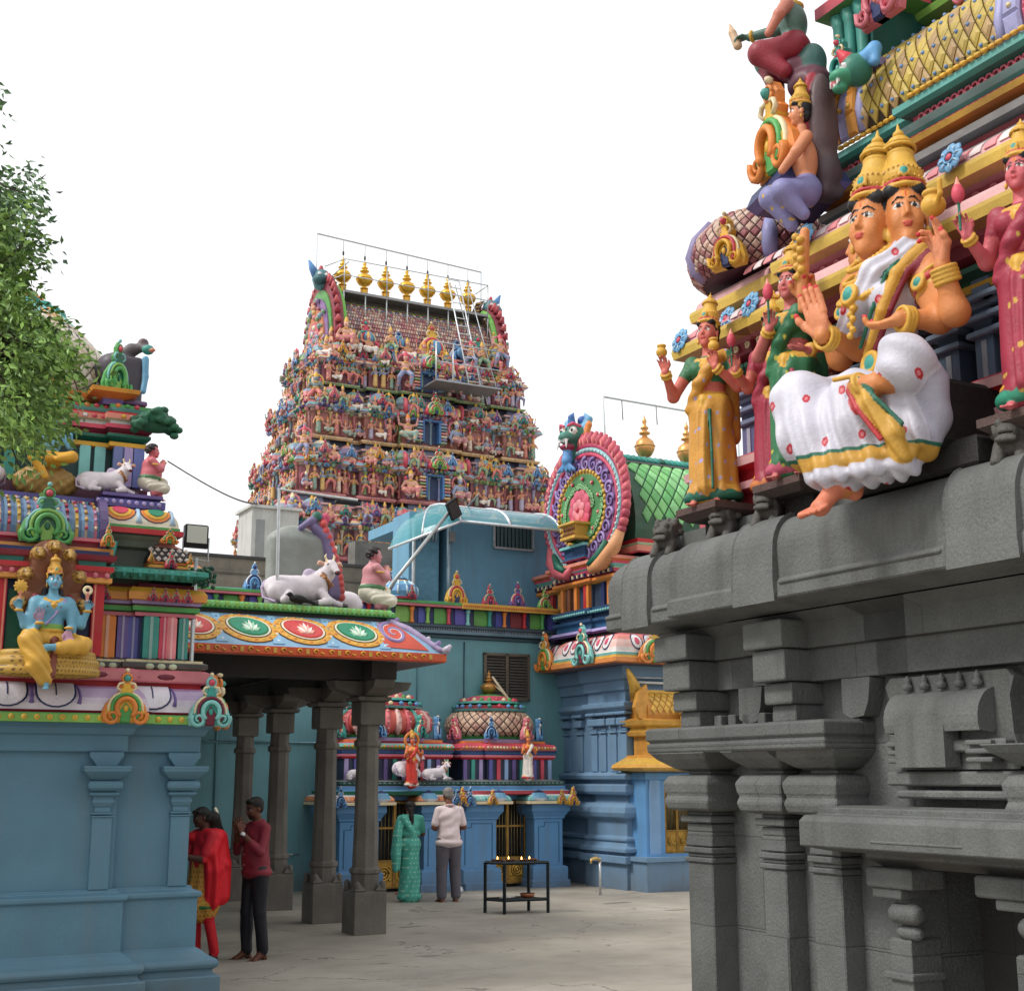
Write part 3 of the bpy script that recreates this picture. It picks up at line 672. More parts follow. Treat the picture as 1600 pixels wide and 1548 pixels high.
def serpent():
    s = Sc(); sc = dots('b08a44', '6a4a20', .035, .009)
    for z, r, rr in ((.165, .40, .043), (.235, .39, .043), (.30, .36, .040)): s.tor((0, .05, z), r, rr, dots('b8923f', '5e441e', .036, .008), .005, sq=.55)
    s.ell((0, .05, .24), (.34, .2, .09), 'b08a44', .02)
    s.chain([(-.05, .17, .3), (-.1, .2, .6), (0, .17, .85)], [.07, .10, .12], '7a5236', .05)
    for i in range(7):
        a = radians(180 * i / 6); x = -.25 * cos(a); z = .83 + .50 * sin(a) - .09; 
        s.chain([(x * .35, .17, .80), (x * .8, .15, .80 + (z - .8) * .75), (x, .10, z)], [.085, .085, .055], '7a4a30', .03)
        s.chain([(x, .10, z), (x * 1.02, .02, z + .01), (x * 1.0, -.03, z - .02)], [.055, .04, .022], sc, .02)
        for m in (-1, 1): s.ell((x + m * .028, .0, z + .02), (.010,) * 3, 'black', .002)
        s.ell((x * 1.08, .13, z + .02 * (z - .8)), (.06, .05, .06), sc, .03)
    s.ell((0, .20, .95), (.27, .06, .38), '6e4028', .05)
    return s

def bull(col='d6cdd2', spot='b0909a', head_dir=1, res=.014, lying=True):
    """lying bull, length along x, head at +x; faces -y side; feet on z=0; 1.5 long, .95 high"""
    s = Sc(); k = .06
    s.ell((-.36, .0, .30), (.30, .24, .25), col, k); s.ell((.0, .0, .33), (.40, .23, .24), col, .12); s.ell((.30, .0, .38), (.24, .20, .26), col, k)
    s.ell((.20, .0, .60), (.12, .09, .11), 'b9a8c0', .05)
    s.chain([(.38, -.02, .46), (.52, -.05, .64), (.56, -.08, .74)], [.19, .14, .11], col, .07); s.cap((.44, -.04, .34), (.54, -.07, .56), .05, .04, col, .07)
    s.ell((.56, -.10, .78), (.105, .11, .10), col, .04); s.cap((.58, -.16, .76), (.62, -.30, .64), .085, .055, col, .05); s.ell((.625, -.325, .62), (.055, .04, .045), '30282c', .02)
    for m in (-1, 1):
        s.chain([(.56 + m * .09, -.08, .80), (.56 + m * .19, -.07, .82), (.56 + m * .24, -.08, .78)], [.03, .04, .015], 'd8a890', .02)
        s.chain([(.56 + m * .06, -.08, .87), (.56 + m * .09, -.07, .94), (.56 + m * .06, -.06, 1.0)], [.025, .02, .008], 'cream', .01)
        s.ell((.575 + m * .075, -.175, .785), (.02, .02, .018), 'black', .003)
        s.ell((.62 + m * .03, -.36, .625), (.012,) * 3, 'rose', .002)
    for i in range(16): a = i * 2 * pi / 16; s.ell((.47 + .15 * cos(a), -.06 + .17 * sin(a), .55 - .12 * cos(a) * .8 - .05), (.022,) * 3, 'c0823a', .006)
    s.tor((.565, -.12, .84), .085, .012, 'cf9f3e', .005, R('x', 30))
    s.tor((.47, -.055, .50), .165, .024, '8a5a34', .005, R('y', 58) )
    # legs folded
    s.chain([(.38, -.15, .26), (.50, -.26, .10), (.28, -.30, .06)], [.10, .07, .05], col, .03); s.cap((.28, -.30, .06), (.19, -.30, .05), .05, .045, '4a4446', .01)
    s.chain([(.46, .05, .26), (.64, -.04, .12), (.80, -.12, .06)], [.09, .06, .045], col, .03); s.cap((.80, -.12, .06), (.87, -.14, .05), .045, .04, '4a4446', .01)
    s.ell((-.40, -.17, .22), (.22, .12, .19), col, .05); s.chain([(-.26, -.26, .18), (-.36, -.30, .07), (-.12, -.32, .06)], [.08, .06, .05], col, .03); s.cap((-.12, -.32, .06), (-.04, -.32, .05), .05, .04, '4a4446', .01)
    s.chain([(-.62, .0, .42), (-.69, -.05, .30), (-.68, -.12, .12), (-.52, -.28, .04)], [.03, .022, .02, .028], 'b9a8c0', .02)
    return s
def boy(skin='c98a90', cloth='e0dcc8', hair='241e20', shawl='4f7a52'):
    """plump seated boy, hands raised to the mouth, squatting; faces +x; feet z=0; about 1.05 tall"""
    s = Sc(); X = R('z', 90); s.X = X
    s.ell((0, .02, .30), (.20, .19, .17), cloth, .05); s.ell((0, -.04, .47), (.20, .20, .20), skin, .07); s.ell((0, 0, .64), (.19, .14, .13), skin, .06)
    s.cap((0, 0, .70), (0, -.01, .78), .06, .06, skin, .04)
    for m in (-1, 1):
        s.chain([(m * .20, .0, .68), (m * .24, -.16, .52), (m * .07, -.25, .68)], [.075, .062, .042], skin, .03)
        hand(s, (m * .07, -.25, .68), (-m * .3, -.1, 1), (-m, 0, 0), .13, skin, -m, curl=.9)
        s.tor((m * .22, -.06, .62), .072, .014, 'cf9f3e', .005, R('y', 20 * m)); s.tor((m * .07, -.25, .69), .05, .012, 'cf9f3e', .005)
    s.chain([(.12, -.02, .26), (.17, -.30, .34)], [.12, .10], cloth, .04, disp=folds(.006, 60, (0, 1, 1))); s.chain([(.17, -.30, .32), (.16, -.24, .05)], [.085, .055], skin, .04); foot(s, (.16, -.24, .06), (.2, -1, 0), .18, skin)
    s.chain([(-.12, -.02, .22), (-.20, -.26, .16)], [.12, .10], cloth, .04, disp=folds(.006, 60, (0, 1, 1))); s.chain([(-.20, -.26, .15), (-.14, -.06, .06)], [.08, .055], skin, .04); foot(s, (-.15, -.10, .06), (.2, -1, 0), .18, skin)
    s.tor((0, -.01, .37), .185, .03, shawl, .01)
    for i in range(14): a = radians(-100 + 200 * i / 13); s.ell((.12 * sin(a), -.03 - .14 * cos(a), .66 - .06 * cos(a)), (.02,) * 3, 'cf9f3e', .003)
    for i in range(9): s.ell((.05 - .01 * i, -.19 - .006 * i, .60 - i * .03), (.016,) * 3, 'cf9f3e', .003)
    head(s, (0, -.06, .90), .26, skin, pitch=4, hair=hair, style='curly', tilak=False)
    return s

def mini(pose, skin, cloth, cr, n=0):
    """small tower figure about 1.25 m high, coarse"""
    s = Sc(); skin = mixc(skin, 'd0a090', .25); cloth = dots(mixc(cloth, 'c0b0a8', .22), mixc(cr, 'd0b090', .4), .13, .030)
    if pose == 'sit':
        s.ell((0, -.03, .22), (.22, .17, .12), cloth, .05); s.chain([(-.1, -.05, .22), (-.24, -.20, .20), (-.08, -.24, .08)], [.1, .09, .06], cloth, .04); s.chain([(.1, -.05, .22), (.24, -.2, .26), (.20, -.24, .0)], [.1, .09, .06], cloth, .04); z = -.35
    elif pose == 'stride':
        s.chain([(-.06, 0, .60), (-.22, -.12, .36), (-.26, -.02, .04)], [.10, .08, .05], cloth, .03); s.chain([(.06, 0, .60), (.20, -.22, .42), (.18, -.20, .06)], [.10, .08, .05], cloth, .03); z = 0
    else:
        s.cap((0, 0, .60), (0, 0, .06), .13, .15, cloth, .03); z = 0
    s.ell((0, 0, .62 + z), (.15, .11, .10), cloth, .03); s.ell((0, 0, .80 + z), (.15, .10, .14), skin, .05); s.tor((0, 0, .66 + z), .13, .025, 'cf9f3e', .01)
    s.cap((0, 0, .90 + z), (0, 0, 1.0 + z), .05, .05, skin, .02); s.ell((0, -.01, 1.06 + z), (.085, .09, .11), skin, .02); s.ell((0, .03, 1.10 + z), (.09, .09, .10), 'black', .01)
    s.tor((0, -.02, .90 + z), .09, .025, 'cf9f3e', .01)
    s.cap((0, 0, 1.15 + z), (0, .01, 1.32 + z), .09, .03, cr, .02); s.ell((0, -.10, 1.04 + z), (.02, .02, .012), 'b8353c', .003)
    for m in (-1, 1): s.ell((m * .035, -.085, 1.075 + z), (.018, .014, .01), 'white', .001)
    A = {0: ((-.30, -.05, .66), (-.20, -.16, .85)), 1: ((-.28, 0, .62), (-.30, -.15, .45)), 2: ((-.30, .0, .90), (-.34, -.02, 1.15)), 3: ((-.26, -.1, .62), (-.06, -.2, .72))}
    for m, a in ((-1, n % 4), (1, (n // 4) % 4)):
        e, h = A[a]; s.chain([(m * .15, 0, .88 + z), (-m * e[0] * 1 * 1, e[1], e[2] + z), (-m * h[0], h[1], h[2] + z)], [.05, .042, .035], skin, .02)
        if a in (0, 2): s.ell((-m * h[0], h[1] - .02, h[2] + .10 + z), (.05, .04, .07), RNG.choice(['gold', 'rose', 'teal']), .01)
    if n % 3 == 0: s.tor((0, .06, .95 + z), .28, .04, RNG.choice(['pink', 'gold', 'green']), .01, R('x', 90))
    return s

# ---------------------------------------------------------------- moulded ornaments
def spiral(cx, cz, r0, r1, a0, a1, y=0, n=16): return [(cx + (r0 + (r1 - r0) * i / n) * cos(radians(a0 + (a1 - a0) * i / n)), y, cz + (r0 + (r1 - r0) * i / n) * sin(radians(a0 + (a1 - a0) * i / n))) for i in range(n + 1)]
def kudu(c1='gold', c2='green', c3='rose', ck='cream', fine=True, eye=None):
    """horseshoe arch ornament: unit high (z 0..1), half width .42, facing -y"""
    m = MB(); n = 6 if fine else 4
    out = [(-.40, .0), (-.44, .14), (-.36, .36), (-.22, .52), (-.12, .60), (-.16, .70), (-.08, .76), (-.09, .88), (0, 1.0)]
    out = out + [(-x, z) for x, z in reversed(out[:-1])]
    m.ext(out, .10, c1, bev=.3)
    m.ext([(x * .86, z * .86 + .02) for x, z in out], .13, c3 if fine else c1, bev=.2)
    hs = [(.17 * cos(radians(a)), -.16, .27 + .19 * sin(radians(a))) for a in range(-50, 231, 20)]
    m.tube(hs, .045, c1, n); m.tube([(x * 1.5, -.13, (z - .27) * 1.45 + .27) for x, _, z in hs], .035, c2, n); m.tube([(x * 1.85, -.10, (z - .27) * 1.65 + .27) for x, _, z in hs], .03, ck, n)
    for q in (-1, 1):
        sp = spiral(q * .25, .12, .15, .03, 90 - q * 60, 90 - q * 60 - q * 480, y=-.15, n=18 if fine else 9); m.tube(sp, [.045 - .025 * i / (len(sp) - 1) for i in range(len(sp))], c1, n)
        m.tube([(q * .10, -.12, .60), (q * .18, -.13, .66), (q * .14, -.13, .74), (q * .05, -.12, .76)], .025, ck, n)
    m.ball((0, -.13, .84), .065, eye or c2, 8); m.tube([(.085 * cos(radians(a)), -.12, .84 + .085 * sin(radians(a))) for a in range(0, 361, 30)], .02, c1, n)
    m.ext([(-.09, .0), (-.13, .22), (-.05, .34), (0, .40), (.05, .34), (.13, .22), (.09, .0)], .135, c2 if fine else 'navy', bev=.2)
    m.ball((0, -.14, .27), (.05, .03, .07), c3, 8)
    m.ball((0, -.11, 1.0), .045, ck, 6)
    return m
def rosette(c1='6aa2cc', c2='c8485c', n=8):
    m = MB()
    m.ball((0, -.02, 0), (.40, .05, .40), mixc(c1, 'navy', .4), 16)
    for i in range(n):
        a = 2 * pi * i / n; m.ball((.33 * cos(a), -.06, .33 * sin(a)), (.17, .06, .17), c1, 8)
        m.tube([(.18 * cos(a), -.10, .18 * sin(a)), (.30 * cos(a + .2), -.13, .30 * sin(a + .2)), (.44 * cos(a + .1), -.08, .44 * sin(a + .1))], [.02, .04, .02], 'a8cbe2', 5)
    m.tube([(.2 * cos(t * pi / 6), -.11, .2 * sin(t * pi / 6)) for t in range(13)], .045, c1, 6); m.ball((0, -.12, 0), (.12, .06, .12), c2, 10)
    return m
def lotus_leaf(mapf, mb, s0, t0, ws, wt, cols, flip=1, h=.02):
    """teardrop lotus cartouche in relief on an eave: nested petals"""
    def drop(k, sh=0): 
        o = []
        for i in range(20):
            a = 2 * pi * i / 20; x = cos(a); z = sin(a); o.append((s0 + flip * ws * k * (x * (.78 + .22 * -z) + .28 * z * flip * 0 + .22 * z), t0 + wt * k * z))
        return o
    for i, (k, c) in enumerate(cols): mb.relief(mapf, drop(k), h * (1 + .35 * i), c, rings=((1, 0), (.99, .8), (.93, 1)))
    for j in range(-3, 4):
        a = radians(90 + j * 24); L = .42 if abs(j) < 2 else .34; cx, cz = s0, t0 - wt * .22
        q = [(cx + ws * L * cos(a) * u + ws * .07 * math.sin(u * pi) * cos(a + pi / 2) * sg, cz + wt * L * 1.5 * sin(a) * u + wt * .07 * math.sin(u * pi) * sin(a + pi / 2) * sg) for sg, us in ((1, (0, .3, .6, .85)), (-1, (1, .8, .5, .2))) for u in us]
        mb.relief(mapf, q, h * 3.0, cols[-1][1] if j % 2 else 'white', rings=((1, .75), (.6, 1)))
def pot(mb, M, c='gold', hs=1.0, n=18, w_=1.0):      # kalasam finial, about 1 high
    P = [(.10, 0), (.16, .02), (.16, .05), (.08, .08), (.07, .12), (.20, .16), (.30, .27), (.32, .36), (.27, .47), (.14, .54), (.08, .57), (.08, .60), (.17, .62), (.18, .65), (.10, .68), (.07, .70), (.12, .73), (.13, .76), (.06, .80), (.05, .84), (.075, .88), (.06, .93), (.03, .96), (.005, 1.03)]
    mb.lathe([(r * w_, z * hs, c) for r, z in P], n, M)
    for a in (.36,): mb.lathe([(.325 * w_, (a - .02) * hs, c), (.34 * w_, a * hs, c), (.325 * w_, (a + .02) * hs, c)], n, M)
# ================================================================ SETTING
def ground_mat():
    m = bpy.data.materials.new('courtyard_floor'); m.use_nodes = True; t = m.node_tree; N = t.nodes; L = t.links; b = N['Principled BSDF']
    tc = N.new('ShaderNodeTexCoord'); b.inputs['Roughness'].default_value = .55; b.inputs['Specular IOR Level'].default_value = .35
    def noise(sc, det, rough=.6, scale=None):
        n = N.new('ShaderNodeTexNoise'); n.inputs['Scale'].default_value = sc; n.inputs['Detail'].default_value = det; n.inputs['Roughness'].default_value = rough
        if scale: mp = N.new('ShaderNodeMapping'); mp.inputs['Scale'].default_value = scale; L.new(tc.outputs['Object'], mp.inputs[0]); L.new(mp.outputs[0], n.inputs['Vector'])
        else: L.new(tc.outputs['Object'], n.inputs['Vector'])
        return n
    def ramp(src, a, c, col0, col1):
        r = N.new('ShaderNodeValToRGB'); r.color_ramp.elements[0].position = a; r.color_ramp.elements[1].position = c
        r.color_ramp.elements[0].color = (*col0, 1); r.color_ramp.elements[1].color = (*col1, 1); L.new(src, r.inputs[0]); return r
    def mixn(a, bb, f, mode='MIX'):
        mm = N.new('ShaderNodeMix'); mm.data_type = 'RGBA'; mm.blend_type = mode
        if isinstance(f, float): mm.inputs['Factor'].default_value = f
        else: L.new(f, mm.inputs['Factor'])
        L.new(a, mm.inputs['A']); L.new(bb, mm.inputs['B']); return mm.outputs['Result']
    base = ramp(noise(.55, 7).outputs[0], .32, .68, (.26, .232, .195), (.42, .382, .318))
    blot = ramp(noise(1.6, 9, .7, (1, 2.2, 1)).outputs[0], .50, .66, (1, 1, 1), (.80, .78, .76))
    c = mixn(base.outputs[0], blot.outputs[0], .8, 'MULTIPLY')
    gr = ramp(noise(70, 4).outputs[0], .3, .7, (.80, .80, .80), (1.12, 1.12, 1.12)); c = mixn(c, gr.outputs[0], .8, 'MULTIPLY')
    dark = ramp(noise(.9, 5, .5, (1, 3.2, 1)).outputs[0], .66, .70, (0, 0, 0), (.7, .7, .7))
    dk = N.new('ShaderNodeRGB'); dk.outputs[0].default_value = (.085, .075, .065, 1); c = mixn(c, dk.outputs[0], dark.outputs[0])
    br = N.new('ShaderNodeTexBrick'); br.inputs['Scale'].default_value = .42; br.inputs['Mortar Size'].default_value = .006; br.inputs['Mortar Smooth'].default_value = .3; br.inputs['Brick Width'].default_value = .9; br.inputs['Row Height'].default_value = .6
    br.inputs['Color1'].default_value = (1, 1, 1, 1); br.inputs['Color2'].default_value = (.93, .93, .92, 1); br.inputs['Mortar'].default_value = (.86, .85, .84, 1)
    L.new(tc.outputs['Object'], br.inputs['Vector']); c = mixn(c, br.outputs[0], .8, 'MULTIPLY')
    vo = N.new('ShaderNodeTexVoronoi'); vo.feature = 'DISTANCE_TO_EDGE'; vo.inputs['Scale'].default_value = .55; wn_ = noise(1.4, 5); ad = N.new('ShaderNodeVectorMath'); ad.operation = 'ADD'; L.new(tc.outputs['Object'], ad.inputs[0]); L.new(wn_.outputs['Color'], ad.inputs[1]); L.new(ad.outputs[0], vo.inputs['Vector'])
    ck = ramp(vo.outputs['Distance'], .004, .011, (1, 1, 1), (0, 0, 0)); mk = ramp(noise(1.1, 3).outputs[0], .50, .56, (0, 0, 0), (.8, .8, .8)); mu = N.new('ShaderNodeMath'); mu.operation = 'MULTIPLY'; L.new(ck.outputs[0], mu.inputs[0]); L.new(mk.outputs[0], mu.inputs[1]); c = mixn(c, dk.outputs[0], mu.outputs[0])
    L.new(c, b.inputs['Base Color'])
    bp = N.new('ShaderNodeBump'); bp.inputs['Strength'].default_value = .35; bp.inputs['Distance'].default_value = .01; L.new(noise(25, 8).outputs[0], bp.inputs['Height']); L.new(bp.outputs[0], b.inputs['Normal'])
    return m
g = MB(); g.add([(-300, -300, 0), (300, -300, 0), (300, 300, 0), (-300, 300, 0)], [(0, 1, 2, 3)], 'grey')
gm = g.mesh('ground', ground_mat()); go = bpy.data.objects.new('ground', gm); COL.objects.link(go); go.rotation_euler = (0, 0, TH); go['kind'] = 'structure'

KG = kudu('gold', 'green', 'orange', 'yellow'); KO = kudu('orange', 'green', 'yellow', 'cream', eye='teal'); KT = kudu('aqua', 'maroon', 'teal', 'cream', eye='rose')
KGR = kudu('green', 'lime', 'dgreen', 'aqua', eye='rose'); KB = kudu('6a9fd0', 'navy', 'sky', 'white', fine=False); KP = kudu('pink', 'rose', 'salmon', 'cream', fine=False); KPU = kudu('purple', 'rose', 'lilac', 'cream', fine=False)
KY = kudu('yellow', 'rose', 'gold', 'cream', fine=False); KTs = kudu('teal', 'rose', 'aqua', 'cream', fine=False); KRs = kudu('rose', 'teal', 'pink', 'cream', fine=False); KGs = kudu('lime', 'rose', 'green', 'cream', fine=False)
KSM = [KB, KP, KPU, KY, KTs, KRs, KGs]
FRONT = I4; LEFT = R('z', -90)        # ornaments facing -v (front) or -u (left)

def kapmap_v(v0, o0, z0, o1, z1, li=0.0):     # eave surface facing -v: s = u, t 0..1 up the curve
    def f(s, t):
        a = pi / 2 * t; o = o0 + (o1 - o0) * ((1 - cos(a)) * (1 - li) + li * t); z = z0 + (z1 - z0) * (sin(a) * (1 - li) + li * t)
        n = np.array((0, -(z1 - z0) * (cos(a) * (1 - li) + li * .64), -(o1 - o0) * (sin(a) * (1 - li) + li * .64))); n = n / (np.linalg.norm(n) + 1e-9)
        return (s, v0 - o, z), n
    return f
def kapmap_u(u0, o0, z0, o1, z1):     # eave facing -u: s = -v
    g_ = kapmap_v(0, o0, z0, o1, z1)
    def f(s, t):
        p, n = g_(s, t); return (u0 + p[1], -s, p[2]), np.array((n[1], 0, n[2]))
    return f
def kapprof(o0, z0, o1, z1, cols, n=6, li=0.0):
    return [(o0 + (o1 - o0) * ((1 - cos(pi / 2 * i / n)) * (1 - li) + li * i / n), z0 + (z1 - z0) * (sin(pi / 2 * i / n) * (1 - li) + li * i / n), cols[min(len(cols) - 1, int(i * len(cols) / (n + 1)))]) for i in range(n + 1)]
def rnd(*a): return RNG.choice(a)

# ================================================================ BLUE SHRINE ON THE LEFT
sh = thing('painted_shrine', 'blue walled shrine with a brightly painted sculpted upper storey beside the courtyard', 'shrine', 1.0, 12.5)
plan = [(-4, 12.42), (2.66, 12.42), (2.66, 12.5), (3.33, 12.5), (3.33, 16.5), (-4, 16.5)]
b = 'bluewall'
m = MB(); m.sweep(plan, [(.27, -.02, b), (.27, .2, b), (.22, .215, b), (.21, .25, b), (.245, .27, b), (.26, .30, b), (.245, .335, b), (.19, .36, b), (.11, .42, b), (.085, .425, b), (.085, .85, b), (.115, .865, b), (.115, .905, b), (.04, .93, b), (.04, .955, b), (-.02, .955, b)])
part('plinth', m, WALLP(), sh, bevel=.008)
m = MB(); m.sweep(plan, [(0, .95, b), (0, 2.12, b), (.055, 2.125, b), (.055, 2.265, b), (.085, 2.275, b), (.11, 2.33, b), (.17, 2.368, b)])
part('wall', m, WALLP(), sh, bevel=.006)
def pilaster(u, v, z0, z1, w_=.085):
    q = MB(); c = (u, v)
    def ring(hw, za, zb, d, hw2=None): q.sweep([(u - hw, v - d), (u + hw, v - d), (u + hw, v + .02), (u - hw, v + .02)], [(0, za, b), ((hw2 or hw) - hw, zb, b)], capb=True)
    ring(w_, z0, z1 - .56, .045); ring(w_ + .01, z1 - .56, z1 - .545, .055); ring(w_ + .01, z1 - .535, z1 - .52, .055); ring(w_ - .015, z1 - .52, z1 - .47, .035); q.sweep([(u - w_, v - .05), (u + w_, v - .05), (u + w_, v + .02), (u - w_, v + .02)], [(-.01, z1 - .47, b), (.012, z1 - .43, b), (.0, z1 - .39, b), (.04, z1 - .37, b), (.045, z1 - .355, b), (.02, z1 - .34, b)], capb=True)
    q.sweep([(u - w_, v - .06), (u + w_, v - .06), (u + w_, v + .02), (u - w_, v + .02)], [(.03, z1 - .335, b), (.06, z1 - .31, b), (.065, z1 - .28, b), (.05, z1 - .25, b), (.0, z1 - .245, b)], capb=True)
    q.sweep([(u - w_, v - .06), (u + w_, v - .06), (u + w_, v + .02), (u - w_, v + .02)], [(.02, z1 - .245, b), (.09, z1 - .19, b), (.115, z1 - .165, b), (.115, z1 - .145, b), (.12, z1 - .14, b), (.12, z1 - .12, b)], capb=True)
    q.add([(u - w_ - .06, v - .10, z1 - .04), (u + w_ + .06, v - .10, z1 - .04), (u + w_ + .06, v - .10, z1), (u - w_ - .06, v - .10, z1), (u - w_ + .0, v - .10, z1 - .12), (u + w_ - .0, v - .10, z1 - .12), (u - w_ - .06, v + .02, z1 - .04), (u + w_ + .06, v + .02, z1 - .04), (u + w_ + .06, v + .02, z1), (u - w_ - .06, v + .02, z1), (u - w_, v + .02, z1 - .12), (u + w_, v + .02, z1 - .12)],
          [(4, 5, 1, 0), (0, 1, 2, 3), (10, 4, 0, 6), (5, 11, 7, 1), (6, 0, 3, 9), (1, 7, 8, 2), (3, 2, 8, 9), (11, 5, 4, 10)], b)
    return q
for u, v in ((-.6, 12.42), (.6, 12.42), (2.53, 12.42), (3.235, 12.5)): part('pilaster', pilaster(u, v, .955, 2.122), WALLP(), sh, bevel=.005)
# cornice: green flowered fillet, white-tongued lilac eave, pink ledge
m = MB(); m.sweep(plan, [(.17, 2.366, 'green'), (.235, 2.37, 'green'), (.235, 2.38, 'lime'), (.235, 2.44, 'lime'), (.235, 2.45, 'green'), (.19, 2.452, 'dred'), (.205, 2.475, 'dred')] + kapprof(.19, 2.476, .035, 2.70, ['d5cfd6', 'c9bfd0', 'b49fc0', 'a783a8', 'c0607e']) + [(.035, 2.74, 'red'), (.095, 2.745, 'pink'), (.10, 2.76, 'pink'), (.10, 2.84, 'c87a80'), (.06, 2.86, 'pink'), (-.3, 2.87, 'pink')])
for i in range(60):
    u = -2.2 + i * .105
    vv = 12.42 if u < 2.66 else 12.5
    if u < 3.3: m.ball((u, vv - .237, 2.41), (.026, .012, .026), 'yellow', 8); 
    if u < 3.3: m.ball((u, vv - .243, 2.41), (.010, .010, .010), 'lime', 6)
for i in range(9):
    uc = .05 + i * .40 + (.05 if i > 6 else 0)
    if i in (6,): continue
    vv = 12.42 if uc < 2.66 else 12.5
    if uc > 3.2: continue
    f = kapmap_v(vv, .19, 2.476, .035, 2.70)
    tongue = lambda k: [(uc + k * .165 * cos(radians(a)), .42 + k * (.36 * sin(radians(a)) if a >= 180 else 0)) for a in range(180, 361, 20)] + [(uc + k * .165, .93), (uc - k * .165, .93)]
    m.relief(f, tongue(1.04), .007, 'navy', rings=((1, 0), (1, 1))); m.relief(f, tongue(.94), .016, 'd9d4dc', rings=((1, 0), (.99, .9), (.93, 1)))
    m.relief(f, [(uc - .006, .35), (uc + .006, .35), (uc + .006, .82), (uc - .006, .82)], .02, 'navy', rings=((1, 0), (1, 1)))
    p, n = f(uc, .26); m.ball(p, .017, 'navy', 8)
    for q in (-1, 1): m.tube([f(uc + q * .195 + q * .012 * sin(t * 6), .15 + t * .8)[0] for t in (0, .25, .5, .75, 1)], [.02, .012, .012, .01, .006], 'purple', 5)
for i in range(14):
    u = -1 + i * .31
    if u < 3.2: m.ball((u, (12.42 if u < 2.66 else 12.5) - .10, 2.795), (.085, .006, .028), 'maroon' if i % 2 else 'b86a78', 8)
part('cornice', m, PAINT(), sh)
part('arch_ornament', MB().merge(KO, T(2.63, 12.22, 2.37) @ S(.47, .5, .46)), PAINT(), sh, label='orange and gold horseshoe arch ornament')
part('arch_ornament', MB().merge(KT, T(3.40, 12.27, 2.36) @ S(.45, .5, .46)), PAINT(), sh, label='pale green horseshoe arch ornament with maroon scrolls at the corner')
part('arch_ornament', MB().merge(KO, T(3.55, 12.8, 2.36) @ R('z', 90) @ S(.5, .8, .5)), PAINT(), sh, label='orange arch ornament on the hidden side')
# storey with the god's niche: lotus base, coloured pilasters
plan2 = [(-4, 12.6), (2.28, 12.6), (2.28, 12.68), (2.80, 12.68), (2.80, 12.6), (3.26, 12.6), (3.26, 16), (-4, 16)]
m = MB(); m.sweep(plan2, [(.10, 2.86, '5a6e62'), (.10, 2.875, '7e8a72'), (.16, 2.885, 'aab09a'), (.16, 2.925, 'dgrey'), (.12, 2.935, '6f7f6c'), (.12, 2.955, 'cream'), (.0, 2.96, 'navy'), (0, 3.36, 'navy'), (.05, 3.362, 'rose'), (.05, 3.395, 'pink'), (.03, 3.40, 'dgreen'), (.08, 3.41, 'green'), (.08, 3.45, 'green'), (.05, 3.46, 'gold'), (.09, 3.47, 'purple'), (.09, 3.50, 'lilac'), (.13, 3.505, 'orange'), (.135, 3.57, 'd8944a'), (.10, 3.62, 'yellow'), (.03, 3.63, 'maroon'), (.03, 3.665, 'dred'), (-.3, 3.67, 'dred')])
for i in range(70):
    u = -1.5 + i * .07
    if u < 3.2: m.box(u, 12.47 if 2.28 > u or u > 2.8 else 12.55, 2.957, u + .035, 12.5 if 2.28 > u or u > 2.8 else 12.58, 2.967, 'dgrey')
for i in range(40):
    u = -1 + i * .105
    if u < 3.2: m.ball((u, (12.6 if 2.28 > u or u > 2.8 else 12.68) - .155, 2.893), (.045, .02, .03), 'b9c2a4', 8)
part('storey', m, PAINT(), sh)
for u, w_, c in ((2.52, .075, 'orange'), (2.66, .05, 'purple'), (2.755, .05, '5a5aa0'), (2.90, .07, 'teal'), (3.02, .045, 'c8405a'), (3.09, .045, 'e0888c'), (3.20, .045, '3f8a80'), (2.34, .06, '30487a'), (1.45, .06, 'red'), (1.3, .07, 'teal'), (1.05, .07, 'orange')):
    v = 12.68 if 2.28 < u < 2.8 else 12.6
    q = MB(); q.rbox(u - w_, v - .075, 2.96, u + w_, v + .02, 3.36, .015, c); q.box(u - w_ * .2, v - .082, 2.965, u + w_ * .2, v - .07, 3.355, mixc(c, 'white', .3)); part('storey_pilaster', q, PAINT(), sh)
for u in (2.35, 2.47, 2.88, 2.99, 3.09, 3.20): part('small_arch_ornament', MB().merge(KRs, T(u, 12.46 if u > 2.8 or u < 2.28 else 12.54, 3.49) @ S(.11, .3, .12)), PAINT(), sh)
# niche with red frame behind the blue god
m = MB(); m.box(1.50, 12.30, 2.95, 2.38, 12.62, 3.60, 'navy'); m.box(2.30, 12.22, 2.95, 2.40, 12.32, 3.58, 'red'); m.box(2.31, 12.215, 2.95, 2.325, 12.23, 3.58, 'salmon'); m.box(1.48, 12.22, 2.95, 1.58, 12.32, 3.58, 'red'); m.box(1.555, 12.215, 2.95, 1.57, 12.23, 3.58, 'salmon')
m.box(1.60, 12.28, 2.95, 1.75, 12.31, 3.5, 'dgreen')
m.sweep(rect(1.46, 12.2, 2.42, 12.7), [(0, 3.58, 'red'), (.03, 3.59, 'gold'), (.03, 3.63, 'd8944a'), (0, 3.64, 'pink'), (0, 3.68, 'c8405a'), (.04, 3.69, 'salmon'), (.04, 3.73, 'red'), (-.02, 3.74, 'dgreen'), (-.02, 3.78, 'teal'), (.05, 3.79, 'rose'), (.06, 3.83, 'dred'), (.0, 3.84, 'navy'), (0, 3.87, 'navy')])
for i in range(10): m.ball((1.5 + i * .1, 12.16, 3.65), (.028, .02, .028), 'pink', 6)
part('niche', m, PAINT(), sh)
